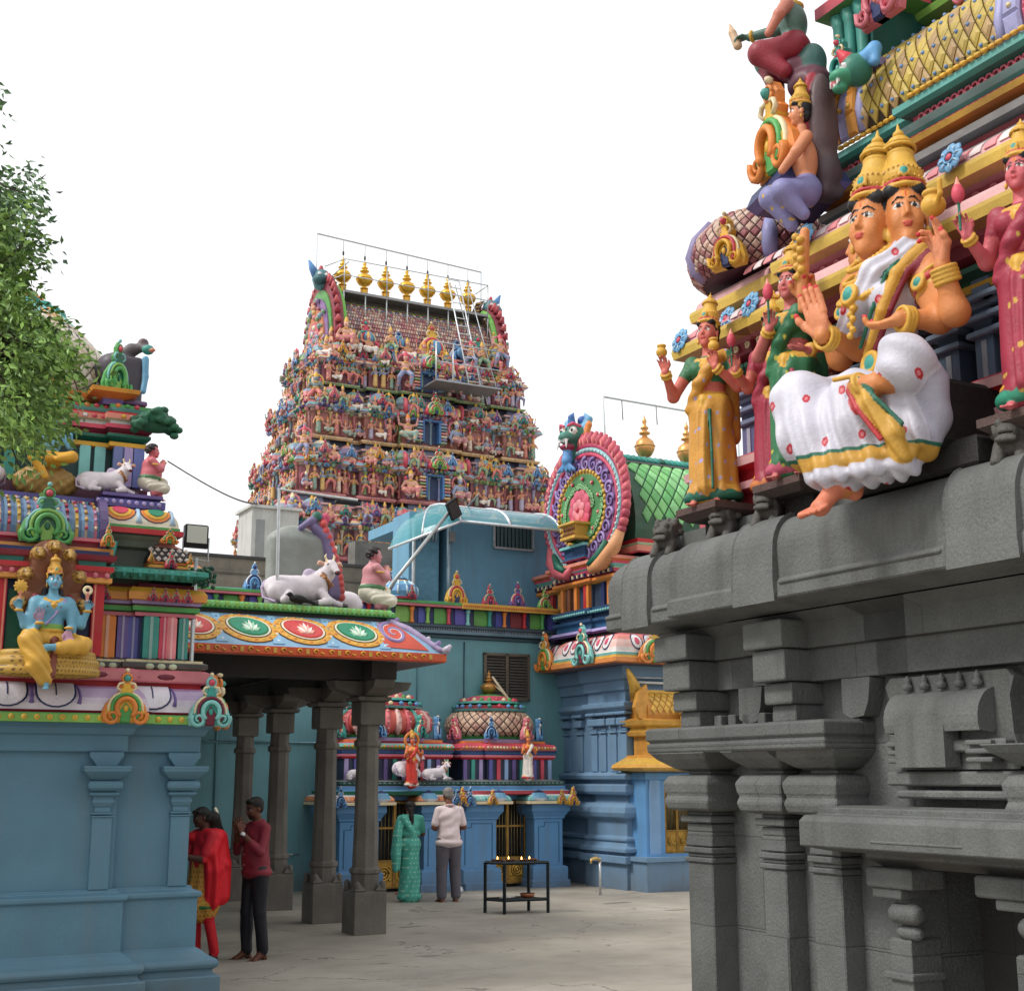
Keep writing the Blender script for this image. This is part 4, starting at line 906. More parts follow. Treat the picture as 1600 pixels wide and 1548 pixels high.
# long barrel roof over the niche
def barrel(mb, u0, u1, vc, z0, W_, H, cols, rib=.012, seg=11, th0=-18, th1=198, axis='u', wfun=None):
    n = len(cols); L = u1 - u0
    for i in range(n):
        a0 = u0 + L * i / n; a1 = u0 + L * (i + 1) / n; k = 1 + rib * (i % 2) * 3
        V = []; F = []
        for j in range(seg + 1):
            th = radians(th0 + (th1 - th0) * j / seg); y = vc - W_ * k * cos(th); z = z0 + H * k * max(-.3, sin(th))
            V += [(a0, y, z), (a1, y, z)]
        for j in range(seg): F.append((2 * j + 1, 2 * j + 3, 2 * j + 2, 2 * j))
        V2 = np.array(V); 
        if axis == 'v': V2 = V2[:, [1, 0, 2]]; F = [f[::-1] for f in F]
        mb.add(V2, [tuple(reversed(f)) for f in F], cols[i], False)
        # ends of the raised ribs
        for a, s_ in ((a0, 1), (a1, -1)):
            P = [(a, vc - W_ * k * cos(radians(th0 + (th1 - th0) * j / seg)), z0 + H * k * max(-.3, sin(radians(th0 + (th1 - th0) * j / seg)))) for j in range(seg + 1)]
            P = np.array(P); P = P[:, [1, 0, 2]] if axis == 'v' else P
            mb.add(P, [tuple(range(len(P)))], cols[i])
m = MB(); cs = []
for i in range(11): cs += ['6f8fae', 'c9b0a0' if i % 3 == 0 else ('b06a80' if i % 3 == 1 else 'c8a44a'), '5c7aa0']
barrel(m, 1.45, 2.36, 12.75, 4.08, .36, .30, cs, .010, seg=12)
for i in range(11):
    for j in range(6):
        th = radians(5 + j * 15); u = 1.45 + .91 * (i + .5) / 11; m.ball((u, 12.75 - .375 * cos(th), 4.08 + .315 * sin(th)), .018, rnd('gold', 'cream', 'rose', 'c0a0c8'), 5)
m.sweep(rect(1.4, 12.40, 2.42, 13.1), [(.0, 3.86, 'dred'), (.06, 3.87, 'orange'), (.06, 3.92, 'd8944a'), (.0, 3.93, 'rose'), (.0, 3.97, 'dred'), (.04, 3.98, 'rose'), (.04, 4.01, 'pink'), (-.02, 4.02, 'maroon'), (-.02, 4.06, 'c8405a'), (-.3, 4.07, 'red')])
for u in (1.43, 2.39):
    P = [(.40 * cos(radians(a)), .36 * sin(radians(a))) for a in range(-30, 211, 15)]
    m.add([(u - .035, 12.75 + p[0], 4.10 + p[1]) for p in P] + [(u + .035, 12.75 + p[0], 4.10 + p[1]) for p in P], [tuple(range(len(P)))[::-1], tuple(range(len(P), 2 * len(P)))] + [(i, i + 1, i + 1 + len(P), i + len(P)) for i in range(len(P) - 1)], '5a4a78')
m.merge(KO, T(2.41, 12.3, 3.93) @ S(.14, .4, .2))
for i in range(24): m.ball((1.45 + i * .04, 12.75, 4.40), (.02, .03, .02), rnd('cream', 'aqua', 'salmon'), 5)
part('barrel_roof', m, PAINT(), sh)
part('arch_ornament', MB().merge(KGR, T(1.88, 12.34, 3.93) @ S(.54, .6, .52)), PAINT(), sh, label='large bright green arch ornament above the snake hood')
# flat slab eave and the little diamond dome on the right
m = MB(); m.sweep(rect(2.36, 12.55, 3.0, 13.4), [(-.1, 3.66, '4c5648'), (-.1, 3.98, '505a50'), (-.04, 4.0, '6a7468'), (.0, 4.05, '7e8a80'), (.08, 4.09, '8a9488'), (.12, 4.10, 'dgrey'), (.125, 4.105, 'c83a44'), (.125, 4.15, 'red'), (.10, 4.155, 'dgreen'), (.10, 4.18, 'green')] + kapprof(.09, 4.18, -.05, 4.35, ['e0d6c0', 'cdd2d8']) + [(-.05, 4.36, 'purple'), (-.02, 4.37, 'purple'), (-.02, 4.44, '5a5494'), (-.10, 4.45, 'navy'), (-.04, 4.47, 'purple'), (-.04, 4.50, 'purple')])
f = kapmap_v(12.55, .09, 4.18, -.05, 4.35)
for uc, c in ((2.55, 'c8405a'), (2.88, '2f8a6a')):
    for k, cc in ((1, 'navy'), (.94, 'orange'), (.72, 'yellow'), (.5, c)): m.relief(f, [(uc + k * .15 * cos(radians(a)), .62 + k * .5 * sin(radians(a)) * (1 if a > 180 else .6)) for a in range(0, 360, 24)], .006 + .012 * (1 - k) * 3, cc, rings=((1, 0), (1, .8), (.93, 1)))
for uc in (2.38, 2.72, 3.03): m.tube([f(uc, t)[0] for t in (.1, .4, .7, 1)], [.03, .018, .02, .024], 'a8c4dc', 6)
for i in range(9): m.ball((2.36 + i * .07, 12.565, 4.41), (.024, .014, .024), 'lilac', 6)
m.box(2.44, 12.52, 3.66, 2.52, 12.6, 3.99, 'dgreen'); m.tube([(2.50, 12.50, z) for z in (3.68, 3.75, 3.9, 4.02)], [.035, .02, .028, .05], 'teal', 6)
part('slab_eave', m, PAINT(), sh)
m = MB(); m.sweep(rect(2.34, 12.40, 3.25, 12.9), [(.02, 3.67, 'dgreen'), (.03, 3.68, '2f7a68'), (.10, 3.72, '3a8a76'), (.10, 3.76, 'teal'), (.04, 3.78, 'dgreen'), (-.1, 3.79, 'dgreen')])
for i in range(13): u = 2.36 + i * .073; m.tube([(u, 12.31, 3.755), (u, 12.32, 3.70), (u, 12.36, 3.685)], .018, 'teal' if i % 2 else 'dgreen', 5)
m.sweep(rect(2.83, 12.45, 3.19, 12.8), [(.02, 3.78, 'gold'), (.02, 3.80, 'dgrey'), (.0, 3.805, 'orange'), (.0, 3.83, 'gold'), (-.02, 3.835, 'dgrey'), (.0, 3.84, 'orange'), (.0, 3.86, 'orange'), (.01, 3.862, '26242a'), (.0, 3.92, '26242a'), (-.05, 4.0, '26242a'), (-.10, 4.03, 'salmon'), (-.11, 4.05, 'pink'), (-.13, 4.06, 'orange'), (-.15, 4.09, 'gold')])
for k in range(6):
    for j in range(3):
        u = 2.845 + k * .066 + (.033 if j % 2 else 0)
        if u > 3.19: continue
        vv = 12.438 + j * .022; z = 3.885 + j * .045; o = .02
        m.add([(u - .027, vv, z), (u, vv - .006, z - .027), (u + .027, vv, z), (u, vv + .012, z + .027), (u, vv - .012, z)], [(0, 1, 4), (1, 2, 4), (2, 3, 4), (3, 0, 4)], 'cfc6bc')
m.merge(KRs, T(3.01, 12.40, 3.79) @ S(.13, .4, .16)); m.merge(KO, T(2.83, 12.40, 3.84) @ S(.07, .3, .1)); m.merge(KO, T(3.19, 12.40, 3.84) @ S(.07, .3, .1)); m.merge(KGs, T(2.40, 12.36, 3.60) @ S(.13, .3, .13)); m.merge(KO, T(3.0, 12.47, 4.03) @ S(.2, .4, .14))
rr = random.Random(5)
for i in range(60): a = rr.uniform(0, 6.3); r = rr.uniform(0, .11); m.ball((3.33 + r * cos(a), 12.4 + r * sin(a) * .6, 3.74 + rr.uniform(-.10, .09)), (.022, .016, .022), rnd('1d4a36', '245a40', '183c30'), 5)
part('corner_dome', m, PAINT(), sh)
# second storey, set back
m = MB(); m.sweep([(-3, 12.7), (2.42, 12.7), (2.42, 12.66), (3.0, 12.66), (3.0, 16), (-3, 16)], [(-.03, 4.40, 'purple'), (-.03, 4.45, '5a5494'), (-.12, 4.46, 'navy')])
pl3 = [(-3, 13.1), (2.55, 13.1), (2.55, 13.0), (2.82, 13.0), (2.82, 16), (-3, 16)]
m.sweep(pl3, [(.05, 4.45, '5e3a48'), (.05, 4.62, '5e3a48'), (0, 4.63, '2a4a48'), (0, 5.02, '22403e'), (.04, 5.03, 'orange'), (.045, 5.07, 'yellow'), (0, 5.08, 'dgreen'), (.07, 5.12, 'dgreen'), (.07, 5.15, '1f6450'), (.04, 5.16, 'rose'), (.09, 5.2, 'maroon'), (.09, 5.24, 'rose'), (.05, 5.25, 'grey'), (.05, 5.28, 'white'), (.10, 5.29, 'cream'), (.105, 5.34, 'salmon'), (.06, 5.37, 'red'), (.03, 5.38, 'dgreen'), (.06, 5.41, 'aqua'), (.06, 5.44, 'green'), (0, 5.45, 'red'), (-.1, 5.46, 'navy')])
for i in range(30):
    u = .4 + i * .085
    if u < 2.8: m.ball((u, (13.1 if u < 2.55 else 13.0) - .105, 5.315), (.026, .016, .022), rnd('rose', 'cream', 'white', 'yellow'), 6)
for i in range(28):
    u = .4 + i * .09
    if u < 2.8: m.ball((u, (13.1 if u < 2.55 else 13.0) - .06, 5.43), (.03, .016, .024), rnd('rose', 'green', 'orange'), 6)
for u, c in ((1.62, 'teal'), (2.0, 'lime'), (2.30, 'aqua'), (2.44, 'aqua'), (2.60, '6c78a8'), (2.68, 'lilac'), (2.79, '6a78b4')):
    v = 13.1 if u < 2.55 else 13.0; m.rbox(u - .05, v - .05, 4.63, u + .05, v + .01, 5.03, .012, c)
m.box(1.2, 13.04, 4.63, 1.5, 13.12, 5.0, '16161a')
m.box(2.53, 13.0, 4.46, 2.9, 13.3, 4.62, 'dred')
part('upper_storey', m, PAINT(), sh)
# drum, orange bracket ledge, back plates and dome
m = MB(); m.sweep(rect(-.2, 13.3, 2.55, 15.6), [(0, 5.44, 'navy'), (0, 5.5, 'purple'), (.07, 5.52, 'd09038'), (.10, 5.60, 'orange'), (.02, 5.62, 'cream'), (-.1, 5.64, 'grey')])
m.sweep(rect(2.42, 12.98, 2.62, 13.3), [(-.01, 5.44, 'lilac'), (0, 5.5, 'purple'), (.12, 5.54, 'orange'), (.13, 5.58, 'd09038'), (0, 5.60, 'cream')])
part('drum', m, PAINT(), sh)
s = Sc(); s.box((2.70, 13.35, 5.75), (.13, .22, .26), .05, '4c4650', .03); s.ell((2.56, 13.4, 5.9), (.16, .2, .18), '4c4650', .05); s.chain([(2.55, 13.3, 5.95), (2.72, 13.25, 6.10), (2.84, 13.15, 6.12)], [.09, .06, .035], '544c50', .04); s.ell((2.85, 13.1, 6.08), (.06, .07, .05), 'teal', .02); s.ell((2.82, 13.2, 6.17), (.055, .05, .055), '584448', .01)
s.chain([(2.83, 13.1, 5.98), (2.84, 13.1, 5.8), (2.82, 13.08, 5.64)], [.035, .03, .03], 'sky', .02); s.box((2.72, 13.2, 5.50), (.14, .18, .025), .01, '6c5a7c', .01); s.ell((2.87, 13.0, 6.05), (.03, .05, .02), 'salmon', .01)
part('back_plate', s.build(.016), PAINT(), sh)
part('arch_ornament', MB().merge(KGR, T(2.52, 13.0, 5.56) @ R('z', 25) @ S(.36, .5, .52)), PAINT(), sh, label='green scrolled gable ornament beside the dome')
m = MB(); DC = (1.42, 14.4)
prof = [(1.30, 5.60), (1.40, 5.75), (1.36, 5.98), (1.22, 6.18), (1.02, 6.40), (.78, 6.62), (.5, 6.80), (.2, 6.9)]
m.lathe([(r * .97, z, '2c2a34') for r, z in prof], 48, T(*DC, 0))
def dm(th, t):
    x = t * (len(prof) - 1); i = min(int(x), len(prof) - 2); fr = x - i; r = prof[i][0] * (1 - fr) + prof[i + 1][0] * fr; z = prof[i][1] * (1 - fr) + prof[i + 1][1] * fr
    dr = prof[i + 1][0] - prof[i][0]; dz = prof[i + 1][1] - prof[i][1]; n = nrm((dz, 0, -dr)); return (DC[0] + r * cos(th), DC[1] + r * sin(th), z), np.array((n[0] * cos(th), n[0] * sin(th), n[2]))
for j in range(13):
    for i in range(52):
        th = 2 * pi * (i + .5 * (j % 2)) / 52; t = .04 + j * .052
        m.relief(dm, [(th - .052, t), (th, t - .048), (th + .052, t), (th, t + .048)], .025, rnd('cbbfae', 'b8a890', 'd2c8ba') if t < .6 else rnd('c8a06a', 'aqua'), rings=((1, 0), (1, .5), (.55, 1)))
for t_, c, n_ in ((.72, 'teal', 30), (.80, 'orange', 26), (.88, 'rose', 22)):
    for i in range(n_):
        p, n = dm(2 * pi * i / n_, t_); m.ball(p, (.085, .085, .05), c, 6)
for i in range(16): m.tube([dm(2 * pi * i / 16, t)[0] for t in (.05, .2, .35, .5, .62)], .03, '3a3848', 5)
part('dome', m, PAINT(), sh)
m = MB(); pot(m, T(DC[0], DC[1], 6.85) @ S(.7), 'gold'); part('finial', m, GOLD(), sh)
m = MB(); m.merge(KGR, T(1.2, 13.25, 5.62) @ S(.7, .6, .6)); m.merge(KO, T(1.9, 13.2, 5.6) @ S(.4, .6, .4)); part('arch_ornament', m, PAINT(), sh, label='orange and green gable ornaments behind the leaves')

# ================================================================ BACK WALL, PARAPET AND ROOFTOP ROOM
bw = thing('courtyard_wall', 'long teal painted back wall with a coloured pillared parapet and louvred window', 'wall', 4, 22.9)
tw = 'teawall'
m = MB(); m.box(-8, 22.9, -.02, 17.5, 23.3, 4.45, tw); part('wall', m, WALLP(), bw)
m = MB(); m.sweep([(-8, 22.9), (13.2, 22.9), (13.2, 23.4), (-8, 23.4)], [(.01, 4.45, tw), (.05, 4.46, '2a3c48'), (.05, 4.50, '37505c'), (.12, 4.53, '2c4450'), (.12, 4.57, '5a7684'), (.06, 4.60, '8a9aa4'), (.06, 4.63, 'navy'), (.14, 4.65, '5a6c78'), (.14, 4.69, '3c4c58'), (-.1, 4.70, 'navy')])
for i in range(150):
    u = 6.0 + i * .05
    if u < 13.1: m.ball((u, 22.83, 4.615), (.018, .018, .018), 'a8b4bc', 5)
part('moulding', m, PAINT(), bw)
m = MB(); m.box(2, 22.86, 4.70, 13.15, 23.0, 5.02, 'navy')
u = 6.1; cyc = ['4f56a0', '5d9a4a', '5a50a0', '5d9a4a', '454c98', '7a3038', '5d9a4a', '5a5aa8', '4f4f9c', 'lime']
i = 0
while u < 13.05:
    w_ = (.30, .36, .22, .33)[i % 4]; m.box(u, 22.84, 4.71, min(u + w_, 13.12), 22.87, 5.0, cyc[i % len(cyc)]); i += 1; u += w_ + .10
part('parapet_panel', m, PAINT(), bw)
m = MB(); u = 6.0; i = 0
while u < 13.0:
    w_ = (.30, .36, .22, .33)[i % 4]; c = ('green', 'orange', 'lime', 'rose', 'aqua', 'teal', 'orange', 'red')[(i // 1) % 8]
    m.lathe([(.05, 4.70, c), (.045, 4.74, c), (.032, 4.76, c), (.034, 4.92, c), (.05, 4.95, c), (.055, 5.0, c)], 8, T(u + w_ + .05, 22.80, 0)); i += 1; u += w_ + .10
part('parapet_pillar', m, PAINT(), bw, kind='stuff')
m = MB(); m.sweep([(2, 22.74), (11.3, 22.74), (11.3, 22.73), (13.12, 22.73), (13.12, 23.1), (2, 23.1)], [(0, 5.0, 'dgreen'), (.04, 5.01, 'rose'), (.04, 5.05, 'pink'), (.06, 5.055, 'lime'), (.06, 5.10, 'green'), (-.02, 5.12, 'teal'), (-.1, 5.13, 'grey')])
m.box(11.0, 22.66, 5.0, 13.1, 22.72, 5.11, 'gold')
for i in range(45): m.cbox((11.04 + i * .046, 22.655, 5.05), (.012, .012, .018), 'c06a30')
part('coping', m, PAINT(), bw)
for i, (px_, c, sc) in enumerate(((4.6, KP, .5), (5.6, KY, .5), (10.92, KY, .62), (11.62, KRs, .42), (12.22, KPU, .5), (12.83, KGs, .42), (7.0, KB, .5), (8.2, KP, .5))):
    part('parapet_ornament', MB().merge(c, T(px_, 22.80, 5.08) @ S(sc * .85, .5, sc * 1.0)), PAINT(), bw, label=('pink', 'yellow', 'orange yellow', 'red', 'purple', 'lime green', 'blue', 'rose pink')[i] + ' arched ornament on the parapet')
m = MB(); m.lathe([(.30, 5.12, 'gold'), (.32, 5.16, 'rose'), (.30, 5.18, 'sky'), (.34, 5.26, 'sky'), (.30, 5.38, '5a94c4'), (.18, 5.46, 'sky'), (.16, 5.48, 'gold'), (.12, 5.52, 'navy'), (.05, 5.58, 'sky'), (.02, 5.64, 'gold')], 12, T(9.85, 22.95, 0), False); m.merge(KRs, T(9.95, 22.66, 5.14) @ S(.2, .4, .24))
for k in range(12): a = 2 * pi * k / 12; m.tube([(9.85 + .33 * cos(a), 22.95 + .33 * sin(a), 5.2), (9.85 + .33 * cos(a), 22.95 + .33 * sin(a), 5.32), (9.85 + .2 * cos(a), 22.95 + .2 * sin(a), 5.46)], .02, 'c8dce8', 4)
part('small_dome', m, PAINT(), bw)
m = MB(); m.lathe([(.40, 5.12, 'yellow'), (.45, 5.2, 'gold'), (.40, 5.42, 'yellow'), (.2, 5.55, 'orange'), (.05, 5.62, 'gold')], 12, T(5.75, 23.0, 0), False); m.merge(KGs, T(5.8, 22.6, 5.14) @ S(.3, .4, .3)); part('small_dome', m, PAINT(), bw)
# louvred window
m = MB(); X0, X1, Z0, Z1 = 11.55, 12.53, 3.33, 4.22
for a in ((X0, Z0, X0 + .05, Z1), (X1 - .05, Z0, X1, Z1), (X0, Z1 - .05, X1, Z1), (X0, Z0, X1, Z0 + .05), ((X0 + X1) / 2 - .03, Z0, (X0 + X1) / 2 + .03, Z1)): m.box(a[0], 22.83, a[1], a[2], 22.9, a[3], '6a6258')
wn = part('window', m, METAL(), bw); m = MB(); m.box(X0, 22.895, Z0, X1, 22.898, Z1, '2a2a2c')
for k in range(2):
    for j in range(15):
        z = Z0 + .07 + j * .055; x0 = X0 + .06 + k * .49; m.add([(x0, 22.85, z - .02), (x0 + .40, 22.85, z - .02), (x0 + .40, 22.89, z + .022), (x0, 22.89, z + .022), (x0, 22.855, z - .026), (x0 + .4, 22.855, z - .026)], [(0, 1, 2, 3), (4, 5, 1, 0)], '77736c')
part('louvre', m, METAL(), wn)
m = MB(); m.tube([(6.3, 22.87, 2.50), (10, 22.87, 2.5), (13.0, 22.87, 2.52)], .02, '7fa4ae'); m.tube([(6.5, 22.88, 4.4), (6.5, 22.88, 1.0)], .014, '6f98a4'); m.tube([(11.15, 22.88, 4.4), (11.15, 22.88, 2.6)], .012, '3c5a64'); m.tube([(12.75, 22.85, 2.42), (13.05, 22.85, 2.42), (13.1, 22.8, 2.40)], .02, '6f98a4'); m.tube([(7.75, 22.8, .62), (8.0, 22.8, .62)], .018, '8fa0a4'); m.tube([(10.2, 22.88, 4.4), (10.2, 22.88, 3.5), (10.2, 22.88, 0)], .012, '5c8490')
part('pipe', m, METAL(), bw)
rm = thing('rooftop_room', 'pale blue rooftop room with open door and curved translucent canopy above the back wall', 'hut', 11, 23.8, 4.7)
m = MB(); lb = '6a9cb8'
m.box(10.30, 23.6, 4.7, 10.42, 24.4, 6.95, lb); m.box(11.12, 23.6, 4.7, 14.0, 26, 6.95, lb); m.box(10.42, 23.6, 6.75, 11.12, 26, 6.95, lb); m.box(10.42, 24.3, 4.7, 11.12, 24.4, 6.75, '40647a')
part('wall', m, WALLP(), rm)
m = MB(); m.box(10.46, 23.7, 4.75, 10.98, 23.74, 6.7, '5c8aa0')
for i in range(7): m.tube([(10.5 + i * .065, 23.66, 6.4), (10.49 + i * .065 + .03, 23.66, 6.6), (10.5 + i * .065, 23.66, 6.7)], .012, 'c8ccd0', 4)
m.tube([(10.38, 23.55, 4.75), (10.38, 23.55, 6.8)], .04, 'c8d0d4', 6); m.tube([(11.12, 23.55, 4.75), (11.12, 23.55, 6.8)], .05, '9ab0bc', 6); m.cbox((11.16, 23.5, 6.5), (.06, .04, .1), 'grey'); part('door', m, METAL(), rm)
m = MB(); WX0, WX1, WZ0, WZ1 = 12.1, 13.02, 6.4, 6.93
m.box(WX0, 23.585, WZ0, WX1, 23.595, WZ1, '6c8c90')
for a in ((WX0, WZ0 - .04, WX0 + .04, WZ1), (WX1 - .04, WZ0 - .04, WX1, WZ1), (WX0, WZ0 - .04, WX1, WZ0), (WX0, WZ1 - .03, WX1, WZ1)): m.box(a[0], 23.53, a[1], a[2], 23.58, a[3], 'c6ced2')
for i in range(10): m.tube([(WX0 + .08 + i * .085, 23.56, WZ0), (WX0 + .08 + i * .085, 23.56, WZ1)], .011, '2a3438', 4)
part('window', m, METAL(), rm)
m = MB(); fm = MB()
cu = lambda t: (23.62 - 1.45 * sin(t * 1.25), 6.86 + .22 * cos(t * 1.25) - .36 * t * t)
U_ = [10.75, 11.8, 12.9, 13.75]
V = []; F = []
for t in [i / 8 for i in range(9)]:
    y, z = cu(t); V += [(U_[0], y, z), (U_[-1], y, z)]
for i in range(8): F.append((2 * i, 2 * i + 1, 2 * i + 3, 2 * i + 2))
m.add(V, F, '5f98a4'); n0 = len(V)
# quarter hood over the left side
V = []; F = []
for j in range(7):
    a = pi / 2 * j / 6
    for i in range(9):
        y, z = cu(i / 8); d = 23.62 - y; V.append((U_[0] - d * sin(a) * .62, 23.62 - d * cos(a), z - .38 * sin(a) * (i / 8)))
for j in range(6):
    for i in range(8): F.append((j * 9 + i, j * 9 + i + 1, (j + 1) * 9 + i + 1, (j + 1) * 9 + i))
m.add(V, F, '3f8f98')
pm = mat('canopy_sheet', .2, var=.05, bump=0, alpha=.72, spec=.5)
part('canopy', m, pm, rm)
m = MB()
for u in U_: m.tube([(u, cu(i / 8)[0], cu(i / 8)[1] + .01) for i in range(9)], .03, 'd2d8dc', 6)
m.tube([(U_[0], cu(1)[0], cu(1)[1]), (U_[-1], cu(1)[0], cu(1)[1])], .03, 'c8ced2', 6); m.tube([(U_[0], cu(.3)[0], cu(.3)[1]), (U_[-1], cu(.3)[0], cu(.3)[1])], .015, 'e4e8ea', 6)
m.tube([V[j * 9 + 8] for j in range(7)], .03, 'd2d8dc', 6); m.tube([V[3 * 9 + i] for i in range(9)], .02, 'c8ced2', 5); m.tube([(11.3, 23.6, 6.9), (11.3, 22.6, 7.2)], .02, 'grey', 5)
part('canopy_frame', m, METAL(), rm)
# old masonry further back, white shed, floodlights, wire
ow_ = solo('old_compound_wall', MB().box(-6, 0, 0, 4.2, .4, 1.3, '8a7f70').box(-6.05, -.04, 1.3, 4.25, .44, 1.36, '4c4a48').box(3.4, -.02, 1.36, 5.4, .4, 1.9, '75726c').box(-6, -.015, .55, 4.2, 0, .6, '6c6458').box(-6, -.02, .95, 4.2, 0, .99, '6c6458'), STONE(), 'old weathered brick compound wall seen behind the pink parapet arch', 'wall', 7.5, 28, 5.2)
# ================================================================ CORNER VIMANA WITH THE GREAT ROUND GABLE
cv = thing('corner_vimana', 'blue grey corner shrine with orange eave and a round pink lotus gable on top', 'shrine', 13.1, 20.4)
cb = 'corner'
cplan = [(13.1, 20.4), (18, 20.4), (18, 24), (13.24, 24), (13.24, 21.75), (13.1, 21.75)]
m = MB(); m.sweep(cplan, [(.02, -.02, cb), (.02, .44, cb), (.10, .445, cb), (.10, .57, cb), (.02, .575, cb), (.02, .62, cb), (.10, .63, cb), (.10, .70, cb), (.04, .73, cb), (.0, .80, cb), (.04, .82, cb), (.04, .87, cb), (-.02, .90, cb), (-.02, 1.16, cb), (.0, 1.18, cb), (.08, 1.22, cb), (.11, 1.30, cb), (.09, 1.40, cb), (.0, 1.46, cb), (-.12, 1.47, cb), (-.12, 1.60, cb), (.0, 1.61, cb), (.03, 1.66, cb), (.03, 1.78, cb), (-.06, 1.80, cb), (-.06, 1.86, cb), (.04, 1.87, cb), (.06, 1.95, cb), (.0, 1.99, cb), (-.1, 2.0, cb), (-.1, 3.05, cb), (-.03, 3.06, cb), (.05, 3.14, cb), (.05, 3.22, cb), (-.04, 3.23, cb), (-.04, 3.42, cb), (.02, 3.43, cb), (.02, 3.60, cb), (.08, 3.62, cb), (.10, 3.86, cb)])
part('wall', m, WALLP(), cv, bevel=.01)
m = MB()
def cpil(u, v, face):
    m = MB()
    for o, za, zb, w_ in ((.03, 2.0, 2.68, .10), (.06, 2.68, 2.72, .12), (.02, 2.72, 2.80, .08), (.09, 2.82, 2.95, .15), (.03, 2.95, 3.0, .10), (.12, 3.0, 3.06, .18)):
        if face == 'u': m.rbox(u - o, v - w_, za, u + .12, v + w_, zb, .015, cb)
        else: m.rbox(u - w_, v - o, za, u + w_, v + .12, zb, .015, cb)
    part('pilaster', m, WALLP(), cv)
for v in (20.56, 20.9, 21.25, 21.55): cpil(13.2, v, 'u')
for v in (22.3, 22.8): cpil(13.34, v, 'u')
for u in (13.3, 13.6): cpil(u, 20.5, 'v')
for k in range(5): part('panel_joint', MB().tube([(13.5 + k * .42, 20.375, .02), (13.5 + k * .42, 20.375, .42)], .02, '3c5674'), WALLP(), cv)
E0, EZ0, E1, EZ1 = .42, 4.07, .12, 4.42
m = MB(); m.sweep(cplan, [(.10, 3.86, cb), (.40, 3.87, '6a5a60'), (.46, 3.89, 'orange'), (.46, 3.97, 'd8894a'), (.44, 3.98, 'yellow'), (.44, 4.01, 'gold'), (.42, 4.015, 'dgreen'), (.43, 4.06, 'aqua')] + kapprof(E0, EZ0, E1, EZ1, ['e6ddd8', 'e0b8b0', 'd98a80', 'c8606a'], 7) + [(.10, 4.43, 'd06a6a'), (-.02, 4.45, 'grey'), (-.02, 4.50, 'grey')])
def petals(f, s0, s1, n, col1='white', col2='navy', t0=.08, t1=.62):
    for i in range(n):
        a = s0 + (s1 - s0) * (i + .5) / n; w_ = (s1 - s0) / n * .42
        o = lambda k: [(a + k * w_ * cos(radians(q)), t0 + .26 + k * .26 * sin(radians(q)) * (1.5 if q < 180 else 1)) for q in range(0, 360, 30)]
        m.relief(f, o(1.05), .008, col2, rings=((1, 0), (1, 1))); m.relief(f, o(.88), .016, col1, rings=((1, 0), (1, .8), (.9, 1))); m.relief(f, o(.45), .024, 'c8506a', rings=((1, .5), (.9, 1)))
petals(kapmap_u(13.1, E0, EZ0, E1, EZ1), -21.9, -20.2, 6); petals(kapmap_v(20.4, E0, EZ0, E1, EZ1), 13.0, 17.4, 16); petals(kapmap_u(13.24, E0, EZ0, E1, EZ1), -23.2, -22.1, 4)
part('cornice', m, PAINT(), cv)
for v, k, s_ in ((22.55, KO, .62), (20.95, KTs, .62)): part('arch_ornament', MB().merge({0: KO, 1: KT}[0 if k is KO else 1], T(12.62 if v < 22 else 12.74, v, 3.90) @ LEFT @ S(s_ * 1.2, .6, s_ * 1.15)), PAINT(), cv, label='orange' if k is KO else 'teal')
for i, o in enumerate(cv.children):
    if o.get('label') == 'orange': o['label'] = 'orange arch ornament on the eave'
    if o.get('label') == 'teal': o['label'] = 'teal arch ornament on the eave'
part('arch_ornament', MB().merge(KO, T(13.45, 19.93, 3.88) @ S(.82, .6, .72)), PAINT(), cv, label='wide orange arch ornament with blue centre')
upl = [(13.05, 20.55), (13.9, 20.55), (13.9, 20.4), (18, 20.4), (18, 24), (13.2, 24), (13.2, 22.5), (13.0, 22.5), (13.0, 21.3), (13.05, 21.3)]
m = MB(); m.sweep(upl, [(.12, 4.48, 'purple'), (.16, 4.52, '5a5090'), (.10, 4.58, 'lilac'), (.04, 4.60, '26486a'), (.04, 4.70, '2c5880'), (.10, 4.72, '3a6c96'), (.10, 4.77, '26486a'), (.0, 4.78, '1d3048'), (0, 4.86, '2c4468'), (.08, 4.87, '3a6c96'), (.12, 4.92, '4a80a8'), (.12, 4.97, '26486a'), (-.04, 4.98, 'navy'), (-.04, 5.42, '283a50'), (.04, 5.43, 'gold'), (.10, 5.47, 'd8944a'), (.10, 5.52, 'orange'), (.02, 5.54, 'navy'), (.08, 5.56, 'rose'), (.10, 5.62, 'b84a5a'), (.06, 5.64, 'cream'), (.14, 5.70, 'aqua'), (.14, 5.75, 'rose'), (.2, 5.78, 'orange'), (.2, 5.84, 'salmon'), (.0, 5.88, 'pink'), (-.4, 5.9, 'rose')])
for v, c in ((22.35, 'd08040'), (22.1, 'brown'), (21.85, 'orange'), (21.5, 'red'), (21.42, 'orange'), (20.95, 'navy'), (20.75, 'd08040'), (22.8, 'd09040'), (23.1, 'red')): m.rbox(12.97 if 21.3 < v < 22.5 else 13.02 if v < 22 else 13.17, v - .05, 4.98, 13.3, v + .05, 5.43, .01, c)
for u, c in ((13.15, 'red'), (13.3, 'orange'), (13.85, 'red'), (14.0, 'teal')): m.rbox(u - .05, 20.5 if u < 13.9 else 20.36, 4.98, u + .05, 20.7, 5.43, .01, c)
